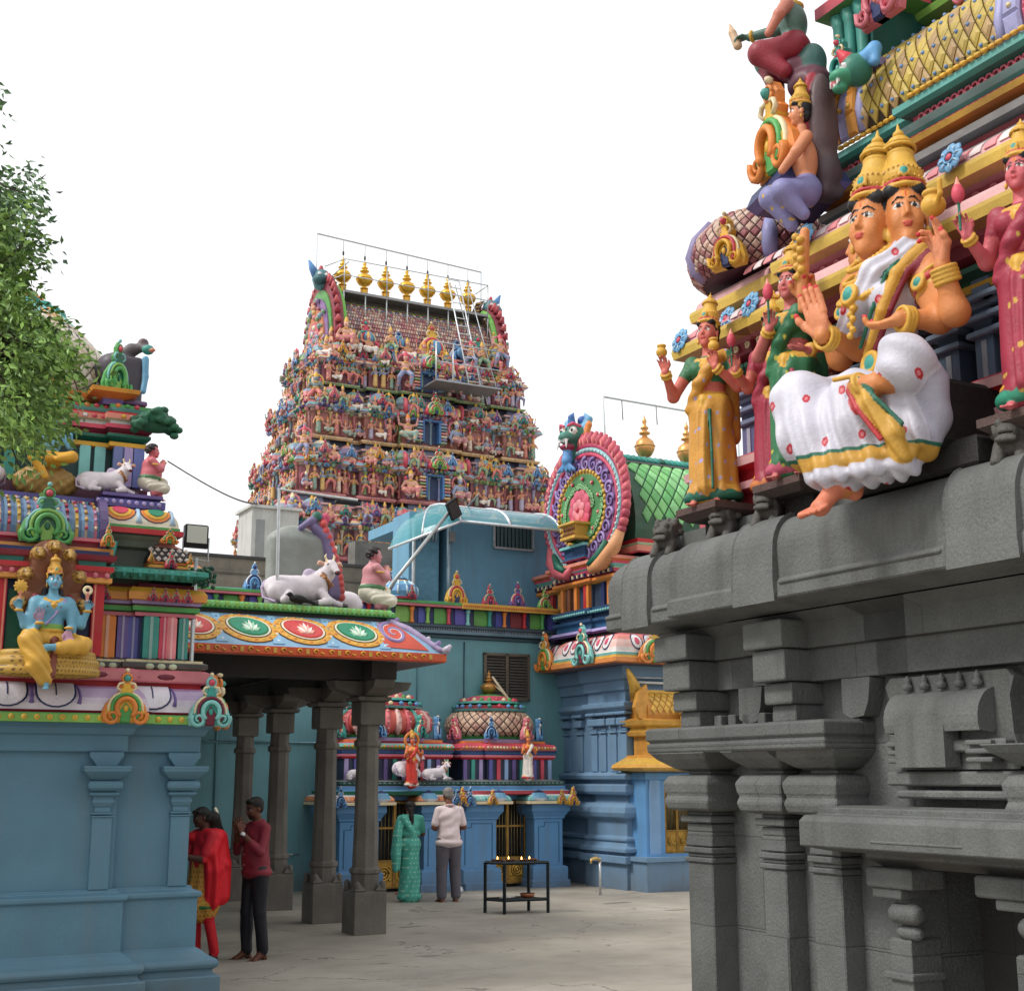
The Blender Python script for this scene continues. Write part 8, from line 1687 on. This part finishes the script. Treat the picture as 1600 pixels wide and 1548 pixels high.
s = Sc(); sk = '4c6a60'; s.ell((0, 0, .22), (.13, .12, .11), '8a2434', .04); s.chain([(-.05, 0, .2), (-.10, -.24, .20), (-.06, -.18, -.02), (-.02, -.14, -.16)], [.10, .09, .06, .04], '7c2030', .03); s.ell((-.09, -.27, .22), (.085, .08, .09), sk, .01); s.chain([(.05, 0, .2), (.12, -.22, .18), (.1, -.05, .0)], [.10, .09, .06], '8a2434', .03)
s.ell((0, 0, .42), (.13, .10, .16), sk, .05); s.cap((0, 0, .52), (0, -.01, .62), .05, .045, sk, .03)
s.chain([(-.12, 0, .52), (-.16, -.18, .50), (-.14, -.40, .50)], [.055, .045, .032], sk, .02); hand(s, (-.14, -.40, .50), (0, -1, .2), (0, .2, -1), .15, sk, 1, curl=.7); s.chain([(-.14, -.50, .46), (-.14, -.54, .58), (-.14, -.56, .66)], [.035, .03, .008], 'c8a888', .01); s.chain([(.12, 0, .52), (.24, -.02, .38), (.26, -.1, .24)], [.05, .04, .03], 'b8705c', .02)
s.tor((-.14, -.38, .5), .038, .012, 'cf9f3e', .004, R('x', 90)); s.tor((0, -.01, .55), .08, .014, 'cf9f3e', .006); head(s, (0, -.02, .73), .22, sk, crown='4a5a54', style='crown', tilak=False); s.tor((-.10, -.2, .21), .11, .012, 'cf9f3e', .01, R('x', 70))
statue('guardian_statue', s, .008, 'dark green guardian statue in a red loincloth leaning out at the top of the tower', 'statue', 5.22, 6.02, 6.22, rot=-150, scale=.85)
# little gods on the small shrines
pz = [((-.20, -.06, .70), (-.20, -.16, .80), (0, -.2, 1), hn, None), ((.20, -.06, .70), (.20, -.16, .80), (0, -.2, 1), hn, None)]
s = attendant('d87a48', 'd8d0c8', 'b83040', 'd86a40', pz, H=1.28); s2 = s.build(.016)
statue('standing_god_statue', s2, 0, 'little orange god statue standing before the diamond patterned dome', 'statue', 11.78, 21.55, 1.87, scale=.66)
s = attendant('d86a48', 'c83a30', 'd8d0c8', 'd87a48', pz, H=1.28); s.X = None; s.tor((0, .03, 1.08), .17, .035, 'd8803c', .01, R('x', 90)); s2 = s.build(.016)
statue('standing_god_statue', s2, 0, 'little orange and red god statue before the red ribbed dome with a bull behind', 'statue', 9.50, 21.50, 1.75, scale=.72)
# tall plain backed arch on the hall roof
s = Sc(); s.X = T(.30, 0, .10); s.box((5.40, 16.75, 4.42), (.38, .16, .50), .10, '8f948e', .05); s.ell((5.38, 16.75, 4.80), (.34, .16, .24), '8f948e', .08); s.chain([(5.60, 16.62, 5.02), (5.76, 16.6, 4.90), (5.84, 16.6, 4.6), (5.90, 16.6, 4.15)], [.06, .08, .08, .09], '7a6e96', .03); s.chain([(5.42, 16.62, 5.0), (5.55, 16.6, 5.10), (5.66, 16.58, 5.16)], [.04, .05, .03], '7a6e96', .02)
for i in range(12): t = i / 11; s.ell((5.70 + .28 * sin(t * 1.5), 16.56, 5.06 - t * .95), (.05, .05, .055), 'c85050', .01)
s.ell((5.62, 16.6, 5.16), (.07, .06, .07), '2f6a58', .02); s.ell((5.74, 16.6, 5.14), (.06, .06, .08), 'c84a6a', .02)
mm_ = s.build(.014); me = mm_.mesh('x', PAINT(), mm_.vc); A_ = np.empty(len(me.vertices) * 3, 'f'); me.vertices.foreach_get('co', A_); me.vertices.foreach_set('co', (A_.reshape(-1, 3) - np.array((5.4, 16.75, 3.98), 'f')).ravel()); me.name = 'arch_sculpture'
solo('arch_sculpture', me, None, 'tall grey backed arch sculpture with lilac rim and coral beads behind the bull', 'sculpture', 5.4, 16.75, 3.98)
# ================================================================ PEOPLE
def body(s, h, skin, top, bot, arms, legw=.085, topw=1.0, lean=0, sleeve=.5, long_top=.86, belly=.0, barefeet=True, tdisp=None, feet=((-.10, 0, 0), (.10, .05, 0)), bottom='trousers'):
    g = h / 1.7; s.X = S(g) if s.X is None else s.X @ S(g); wr = folds(.004, 38, (.8, .3, .6)) if tdisp is None else tdisp
    for m, f in zip((-1, 1), feet):
        f = np.array(f, float); kn = (f + np.array((m * .10, 0, .94))) / 2 + (0, -.02, 0.02)
        if bottom == 'trousers':
            s.chain([(m * .085, 0, .90), kn, f + (0, .01, .10)], [legw * 1.12, legw * .85, legw * .72], bot, .015, disp=folds(.0035, 40, (1, .4, .35)))
        s.cap(f + (0, .01, .10), f + (0, .01, .06), .038, .036, skin, .01); foot(s, f + (0, .0, .065), (m * .22, -1, 0), .24, skin)
    if bottom == 'trousers': s.ell((0, .0, .90), (.140, .095, .10), bot, .04)
    s.cap((0, .0, long_top + .16), (0, -.01, 1.12), .150 * topw, .135 * topw, top, .03, disp=wr); s.ell((0, .01, long_top + .05), (.185 * topw, .155 * topw, .075), top, .03); s.ell((0, -.03 - belly, 1.08), (.15 * topw, .12 * topw + belly, .14), top, .04)
    s.ell((0, 0, 1.27), (.175 * topw, .115 * topw, .17), top, .05, disp=wr); s.cap((-.13, 0, 1.39), (.13, 0, 1.39), .062, .062, top, .05)
    s.cap((0, .01, 1.40), (0, -.015 - lean * .3, 1.50), .055, .052, skin, .02)
    for m, (E, Wr, hd, pn, cl) in zip((-1, 1), arms):
        sh = np.array((m * .175, 0, 1.38)); E = np.array(E); Wr = np.array(Wr)
        s.cap(sh, E, .052, .042, top if sleeve > .4 else skin, .02); mid = E + (Wr - E) * max(0, (sleeve - .5) * 2)
        if sleeve < .5: s.cap(sh, sh + (E - sh) * .75, .062, .060, top, .01)
        s.cap(E, Wr, .042, .028, skin, .01)
        if sleeve > .5: s.cap(E, mid, .050, .046, top, .01)
        hand(s, Wr, hd, pn, .18, skin, side=-m, curl=cl)
def person(name_label, s, res, u, v, rot):
    b = s.build(res); return solo('person', b.mesh('person', SKIN(), b.vc), None, name_label, 'person', u, v, 0, rot)
sk = '5a3526'
# man in a maroon shirt, hands together before his mouth
s = Sc(); body(s, 1.68, sk, '7a2430', '16171e', [((-.235, -.10, 1.13), (-.045, -.235, 1.34), (.12, -.15, 1), (1, 0, 0), (.1, .1, .15, .2)), ((.235, -.10, 1.13), (.045, -.235, 1.34), (-.12, -.15, 1), (-1, 0, 0), (.1, .1, .15, .2))], sleeve=.72, feet=((-.10, -.03, 0), (.11, .04, 0)), topw=1.03)
s.tor((.06, -.225, 1.315), .036, .012, '202020', .002, R('y', 20)); s.ell((.085, -.235, 1.325), (.022, .022, .022), 'd8d8d8', .002)
s.tor((0, -.0, 1.445), .07, .018, '7a2430', .01, R('x', 12)); head(s, (0, -.05, 1.585), .235, sk, pitch=-12, style='short', tilak=False, hair='15120f', beard='2a1a14', lips='6a3a30')
for z in (1.3, 1.2, 1.1, 1.0): s.ell((0, -.15, z), (.008, .02, .008), 'cream', op='p')
pm1 = person('barefoot man in maroon shirt and black jeans, hands joined at his mouth', s, .0105, 4.67, 14.70, rot=-75)
# woman in red shawl over a yellow tunic, partly behind the shrine wall
s = Sc(); tun = dots('c08a3c', '8a4a28', .05, .010)
body(s, 1.60, '4a2c22', 'b81c28', 'c01c28', [((-.20, -.12, 1.12), (-.14, -.30, 1.16), (0, -1, .2), (0, 0, 1), .4), ((.20, -.12, 1.12), (.10, -.32, 1.16), (0, -1, .2), (0, 0, 1), .4)], sleeve=.45, legw=.075, feet=((-.08, .0, 0), (.10, .12, 0)), topw=.92)
s.cap((0, .01, 1.08), (0, .01, .62), .145, .20, tun, .03, disp=folds(.008, 60, (1, .2, 0))); s.tor((0, .01, .60), .19, .022, '2f6a34', .01, sq=.85); s.tor((0, .01, .65), .185, .02, 'c8a03c', .01, sq=.85)
rd_ = 'd01c28'
s.chain([(-.10, -.10, 1.36), (-.02, .10, 1.38), (.14, .08, 1.36), (.20, -.02, 1.20)], [.06, .07, .08, .07], rd_, .03); s.chain([(.10, .12, 1.34), (.14, .15, 1.05), (.15, .16, .72)], [.10, .11, .10], rd_, .03, disp=folds(.010, 60, (1, .2, 0))); s.chain([(.16, .02, 1.28), (.20, .02, 1.0), (.18, .04, .66)], [.08, .09, .08], rd_, .03, disp=folds(.010, 60, (.3, 1, 0))); s.chain([(-.02, .14, 1.32), (-.08, .22, 1.05), (-.12, .30, .78)], [.07, .06, .05], rd_, .03, disp=folds(.008, 70, (1, 0, 0)))
head(s, (0, -.06, 1.575), .225, '4a2c22', pitch=-8, style='bun', tilak=False, hair='120f0e', lips='5a2a28')
s.chain([(0, .10, 1.56), (-.02, .17, 1.40), (-.04, .19, 1.15), (-.04, .20, .98)], [.085, .08, .07, .035], '15110f', .03)
for i in range(13): a = i / 12; s.ell((-.03 + .03 * sin(i), .145 + .05 * a, 1.67 - .30 * a), (.02, .02, .018), 'e8e0c0', .003)
person('woman in a bright red shawl and yellow tunic, white flowers in her long hair', s, .0105, 4.10, 14.75, rot=-75)
# woman in a teal sari seen from behind
s = Sc(); te = dots('4fa595', 'a8d0b8', .07, .011)
body(s, 1.56, '70442e', '4fa090', te, [((-.235, -.06, 1.12), (-.13, -.20, 1.20), (0, -.5, 1), (1, 0, 0), .5), ((.235, -.06, 1.12), (.13, -.20, 1.20), (0, -.5, 1), (-1, 0, 0), .5)], sleeve=.35, bottom='skirt', topw=.97, feet=((-.08, 0, 0), (.08, .02, 0)), long_top=1.08)
s.ell((0, .02, 1.10), (.150, .118, .07), '70442e', .03); s.cap((0, .01, .95), (0, .01, .12), .165, .185, te, .03, disp=folds(.009, 48, (1, .2, .25))); s.ell((0, .03, .95), (.185, .155, .15), te, .04); s.ell((0, .01, .08), (.225, .17, .07), te, .03, disp=folds(.009, 60, (1, .2, 0)))
s.chain([(-.05, .10, 1.06), (.02, .125, 1.20), (.15, .08, 1.39), (.20, .02, 1.35)], [.05, .055, .06, .055], te, .02, disp=folds(.006, 80, (1, 0, 1))); s.chain([(.19, .06, 1.36), (.25, .09, 1.10), (.265, .08, .80), (.25, .08, .55)], [.06, .075, .085, .06], te, .02, disp=folds(.010, 60, (1, .4, 0)))
head(s, (0, -.07, 1.55), .22, '70442e', pitch=-28, style='bun', tilak=False, hair='16110f'); s.chain([(0, .04, 1.53), (.0, .10, 1.40), (0, .125, 1.26)], [.05, .032, .018], '16110f', .02)
person('woman in a teal green sari standing barefoot with her back turned, head bowed', s, .0105, 8.93, 20.23, rot=168)
# grey haired man in a pale pink shirt seen from behind
s = Sc(); body(s, 1.72, '6a4230', 'd8c6c6', '56525a', [((-.245, .0, 1.12), (-.16, -.20, 1.08), (.5, -.8, .1), (0, 0, 1), .6), ((.245, .0, 1.12), (.16, -.20, 1.08), (-.5, -.8, .1), (0, 0, 1), .6)], sleeve=.35, legw=.105, topw=1.16, long_top=.84, feet=((-.12, 0, 0), (.12, .02, 0)), tdisp=folds(.005, 34, (.5, .3, 1)))
s.tor((0, .0, 1.45), .072, .018, 'c4a8a6', .01, R('x', 10)); head(s, (0, -.06, 1.60), .235, '6a4230', pitch=-20, style='short', tilak=False, hair='7c7672')
person('grey haired man in pale pink shirt and grey trousers standing with his back turned', s, .0105, 9.47, 19.94, rot=172)
# ================================================================ COURTYARD THINGS
lt = thing('lamp_stand', 'dark iron oil lamp stand with a flat tray and lower shelf in the courtyard', 'stand', 9.56, 17.9)
Lc = [(9.17, 18.07), (9.30, 17.72), (9.98, 17.66), (9.88, 18.06)]; ir = '20282a'
for q in Lc: part('leg', MB().tube([(q[0], q[1], 0), (q[0], q[1], .70)], .028, ir, 4, smooth=False), METAL(), lt)
for z in (.70, .19):
    part('rail', MB().tube([(q[0], q[1], z) for q in Lc + Lc[:1]], .022, ir, 4, smooth=False), METAL(), lt)
m = MB()
m = m; m.add([(q[0], q[1], z_) for z_ in (.185, .195) for q in Lc], [(0, 3, 2, 1), (4, 5, 6, 7)], '3a3a38'); part('lower_shelf', m, METAL(), lt)
m = MB(); m.add([(q[0], q[1], z_) for z_ in (.705, .72) for q in Lc], [(0, 3, 2, 1), (4, 5, 6, 7)], '2c2422'); part('tray', m, METAL(), lt)
fm_ = bpy.data.materials.new('flame'); fm_.use_nodes = True; fb = fm_.node_tree.nodes['Principled BSDF']; fb.inputs['Emission Color'].default_value = (1, .45, .08, 1); fb.inputs['Emission Strength'].default_value = 6
rr = random.Random(4)
lamp0 = None
for i in range(13):
    t = (i + .5) / 13; u_, v_ = 9.24 + .66 * t + rr.uniform(-.02, .02), 18.0 - .2 * rr.random() - .06 * t
    m = MB(); m.lathe([(.012, 0, '6a3a22'), (.034, .012, '6a3a22'), (.04, .026, '7a4a2a'), (.03, .024, '20140e')], 10)
    if lamp0 is None: lme = m.mesh('oil_lamp', PAINT())
    o = solo('oil_lamp', lme, None, 'small clay oil lamp among the others on the iron stand tray', 'lamp', u_, v_, .722, group='clay oil lamps on the lamp stand'); lamp0 = o
    if i % 3 == 1: fl = MB().lathe([(.004, .02, 'gold'), (.012, .032, 'gold'), (.008, .05, 'gold'), (.001, .066, 'gold')], 6); part('flame', fl, fm_, o, absolute=False)
for u_, v_, w_ in ((9.45, 17.88, .11), (9.60, 17.84, .08)): pass
m = MB(); 
for i in range(9): m.ball((9.30 + rr.random() * .25, 17.80 + rr.random() * .12, .21 + rr.random() * .02), (.05, .035, .016), rnd('c8c4c0', 'b0aca8', 'd8d4cc'), 6)
m.add(m.V[0][:0].reshape(0, 3), [], []) if False else None
a_ = solo('paper_scraps', MB().merge(m, T(-9.42, -17.86, -.195)), CLOTH(), 'crumpled white paper scraps on the lower shelf of the lamp stand', 'paper', 9.42, 17.86, .197)
a_ = solo('clay_bowl', MB().lathe([(.05, 0, '7a4028'), (.10, .03, '8a4a2c'), (.11, .07, '9a5a38'), (.09, .06, '301c14')], 14), PAINT(), 'brown clay bowl on the lower shelf of the lamp stand', 'bowl', 9.75, 17.86, .197)
a_ = solo('plastic_bag', MB().ball((0, 0, .05), (.12, .08, .06), 'c8ccd4', 8).ball((.06, .02, .07), (.06, .06, .05), '9aa0b0', 7), CLOTH(), 'crumpled whitish plastic bag on the ground between the two little shrines', 'bag', 10.28, 21.3, 0)
a_ = solo('offering_plate', MB().lathe([(.08, 0, 'c8c0a0'), (.12, .02, 'd8d0b0'), (.10, .018, 'c0502c')], 14), PAINT(), 'small round offering plate on the ground before the left little shrine door', 'plate', 9.35, 21.5, 0)
tp = thing('water_tap', 'thin standpipe water tap in front of the blue grey corner shrine', 'tap', 12.2, 19.83)
part('standpipe', MB().tube([(12.2, 19.83, 0), (12.2, 19.83, .6)], .022, 'b8bcbc', 7), METAL(), tp); part('spout', MB().tube([(12.2, 19.83, .56), (12.1, 19.79, .60), (11.98, 19.75, .58), (11.97, 19.74, .52)], [.03, .03, .024, .02], 'c8a868', 7).ball((12.1, 19.79, .65), (.04, .015, .01), 'grey', 6), METAL(), tp)
cc = thing('tube_light', 'white tube light fixture on a thin rail over the golden porch', 'lamp', 13.5, 20.2, 3.6); part('tube', MB().tube([(13.25, 20.28, 3.56), (14.1, 20.28, 3.56)], .025, 'd8dcdc', 7), PAINT(), cc); part('bracket', MB().tube([(13.12, 20.3, 3.64), (14.1, 20.3, 3.66)], .014, 'd0d4d4', 5).ball((13.2, 20.22, 3.56), (.08, .06, .05), 'c8ccc8', 8), METAL(), cc)
fl = thing('floodlight', 'square floodlight with a pale glass on a thin pole behind the small diamond dome', 'lamp', 3.8, 14.5, 3.0)
part('pole', MB().tube([(3.80, 14.5, 0), (3.80, 14.5, 4.25)], .025, 'b0b4b4', 6), METAL(), fl); part('housing', MB().rbox(3.66, 14.48, 4.38, 3.92, 14.56, 4.62, .015, '2c2e30').box(3.66, 14.47, 4.36, 3.92, 14.54, 4.41, '18181a'), METAL(), fl)
part('glass', MB().box(3.68, 14.465, 4.41, 3.90, 14.478, 4.60, 'c8ccc0'), mat('lamp_glass', .25, var=.03, bump=0), fl); part('yoke', MB().tube([(3.65, 14.5, 4.48), (3.65, 14.5, 4.24), (3.93, 14.5, 4.22), (3.93, 14.5, 4.48)], .012, 'a8acac', 5, smooth=False), METAL(), fl)
fl = thing('floodlight', 'black panel floodlight on a long slanting pole beside the rooftop canopy', 'lamp', 9.48, 22.3, 5.1)
part('pole', MB().tube([(9.38, 22.5, 5.1), (9.48, 22.3, 5.4), (10.51, 22.25, 6.72)], .035, 'a8acac', 6), METAL(), fl)
m = MB(); m.M = T(10.58, 22.2, 6.76) @ R('y', -38) @ R('x', 25) @ R('z', 0); m.rbox(-.12, -.03, -.18, .12, .03, .2, .01, '202224'); m.box(-.10, -.034, -.15, .10, -.03, .17, '4a4a4c'); m.M = None; part('housing', m, METAL(), fl)
for (nm, lab, pts, u, v, z, blk) in (('roof_mast', 'thin steel frame rising over the hall roof with a black lamp on its arm', [(5.22, 16.0, 4.0), (5.20, 16.0, 5.44), (6.25, 16.0, 5.40)], 5.2, 16.0, 4, True), ('lightning_frame', 'thin steel frame standing over the corner shrine roof', [(13.42, 21.4, 7.9), (13.38, 21.4, 9.11), (16.6, 21.4, 9.05), (16.6, 21.4, 8)], 13.4, 21.4, 7.9, False)):
    t = thing(nm, lab, 'frame', u, v, z); part('frame_tube', MB().tube(pts, .022, 'c8ccce', 6, smooth=False), METAL(), t)
    if blk: part('lamp_housing', MB().rbox(5.95, 15.97, 5.33, 6.28, 16.03, 5.38, .01, '202224'), METAL(), t)
    else:
        m = MB(); [m.tube([(q, 21.4, 9.1), (q + .02, 21.4, 8.7)], .012, 'grey', 4) for q in (13.8, 14.6, 15.5)]; part('hanger', m, METAL(), t)
sh_ = thing('white_shed', 'small whitewashed structure just left of the gate tower', 'hut', 13.4, 43.6, 4); m = MB(); m.box(13.35, 43.9, 0, 15, 45.5, 10.9, 'b8b8b4'); m.box(13.5, 43.88, 9.2, 13.8, 43.91, 10.5, '8a8c8c'); part('wall', m, WALLP(), sh_); part('roof', MB().box(13.25, 43.8, 10.9, 15.1, 45.6, 11.0, 'c0c0bc'), WALLP(), sh_)
P_ = [np.array((3.2, 13.5, 5.06)) * (1 - t) + np.array((13.6, 44.2, 11.1)) * t + np.array((0, 0, -.12 * 4 * t * (1 - t))) for t in np.linspace(0, 1, 14)]
o0 = P_[0].copy(); solo('overhead_wire', MB().tube([p - o0 for p in P_], [.008 + .022 * t for t in np.linspace(0, 1, 14)], 'dgrey', 4), METAL(), 'thin overhead wire running from the left shrine to the gate tower', 'wire', *o0)
s = Sc(); s.ell((0, 0, .07), (.11, .05, .05), '1a1a1c', .02); s.ell((.10, 0, .12), (.035, .03, .03), '1a1a1c', .02); s.cap((.13, 0, .12), (.17, 0, .11), .012, .004, '101012', .01); s.cap((-.08, 0, .06), (-.22, 0, .03), .03, .018, '141416', .02); s.cap((.0, .02, .04), (0, .02, 0), .006, .006, '141416', .003); s.cap((.03, -.02, .04), (.03, -.02, 0), .006, .006, '141416', .003)
statue('crow', s, .008, 'black crow perched on the green edge of the hall roof', 'bird', 5.42, 15.80, 3.98, rot=180, material=SKIN())
# ================================================================ TREE AT THE LEFT EDGE
tr = thing('leafy_tree', 'green leafy tree reaching in over the left shrine from the photo\'s left edge', 'tree', 1.0, 8.6)
def WG(x, y): return (x * cos(TH) + y * sin(TH), -x * sin(TH) + y * cos(TH))
rr = random.Random(11)
tu, tv = WG(-5.0, 7.8); tr['_org'] = (tu, tv, 0); tr.location = W(tu, tv, 0)
m = MB(); P = [WG(x, y) + (z,) for x, y, z in ((-5.0, 7.8, 0), (-4.95, 7.8, 1.5), (-4.8, 7.75, 3.0), (-4.6, 7.7, 4.2), (-4.3, 7.6, 5.4))]; m.tube(P, [.22, .18, .16, .12, .06], '5a4c40', 10)
part('trunk', m, mat('bark', .9, var=.3, bump=.8, bscale=20), tr)
def pxp(px, py, Y): a = (px - 800) / 2110; b = (774 - py) / 2110; cp, sp = cos(radians(11.8)), sin(radians(11.8)); dy = cp - b * sp; dz = sp + b * cp; t = Y / dy; return np.array((a * t, Y, 1.9 + dz * t))
tips = []
for cx, cy, n in ((-60, 330, 16), (-20, 300, 16), (20, 420, 20), (10, 500, 26), (70, 560, 34), (95, 580, 18), (50, 640, 28), (80, 670, 16), (10, 600, 26), (-60, 560, 24), (30, 660, 8), (-40, 220, 7), (-20, 170, 4), (60, 310, 4), (55, 400, 6), (60, 700, 3), (-30, 420, 18), (20, 330, 16), (0, 380, 24), (10, 460, 24), (70, 610, 16), (55, 530, 20), (20, 640, 12), (-20, 480, 20), (-160, 260, 26), (-180, 400, 30), (-170, 540, 26), (-290, 300, 30), (-310, 430, 30), (-280, 200, 22), (-400, 350, 24), (-260, 560, 18)):
    for k in range(int(n * 1.25)): tips.append(pxp(cx - 12 + rr.gauss(0, 15), cy - 8 + rr.gauss(0, 20), 7.7 + rr.uniform(-.7, .7)))
br = MB(); lf = MB(); LV = []; LF = []; LC = []
base = [np.array((-4.6, 7.7, 4.2)), np.array((-4.4, 7.6, 5.0)), np.array((-4.8, 7.75, 3.2))]
hubs = [pxp(-260, 330, 7.8), pxp(-230, 460, 7.5), pxp(-120, 300, 7.6), pxp(-100, 450, 7.7), pxp(-90, 560, 7.6)]
G3 = lambda p: (*WG(p[0], p[1]), p[2])
for h in hubs: br.tube([G3(base[1]), G3((base[1] + h) / 2 + (0, 0, .1)), G3(h)], [.06, .045, .03], '5a4c40', 6)
for tp_ in tips:
    h = min(hubs, key=lambda q: np.linalg.norm(q - tp_)); mid = (h + tp_) / 2 + np.array((rr.uniform(-.05, .05), rr.uniform(-.1, .1), .12)); 
    if rr.random() < .6: br.tube([G3(h), G3(mid), G3(tp_)], [.016, .010, .004], '4c4a38', 4)
    d0 = nrm(tp_ - mid); nl = rr.randint(20, 30); tone = rr.uniform(.7, 1.25)
    for k in range(nl):
        q = tp_ + np.array((rr.gauss(0, .06), rr.gauss(0, .11), rr.gauss(0, .06))); d = nrm(d0 * .4 + np.array((rr.uniform(-.4, 1), rr.uniform(-.9, .9), rr.uniform(-1.1, .5)))); sd_ = nrm(np.cross(d, (rr.uniform(-1, 1), rr.uniform(-1, 1), rr.uniform(-.5, 1)))); L = rr.uniform(.04, .068); w_ = L * rr.uniform(.19, .27); up = np.cross(d, sd_) * L * .10
        i0 = len(LV); LV += [G3(q), G3(q + d * L * .45 + sd_ * w_ + up), G3(q + d * L), G3(q + d * L * .45 - sd_ * w_ + up), G3(q + d * L * .5)]; LF += [(i0, i0 + 1, i0 + 4), (i0 + 1, i0 + 2, i0 + 4), (i0 + 4, i0 + 2, i0 + 3), (i0, i0 + 4, i0 + 3)]
        c = mixc('5a7c44', '94b85a', rr.random()) if tp_[2] < 5.0 else mixc('4e6e52', '7a9c62', rr.random()); c = shade(c, tone * rr.uniform(.8, 1.15)); LC += [c] * 4
lf.add(LV, LF, LC)
part('branches', br, MATS['bark'], tr); part('crown', lf, LEAF(), tr)
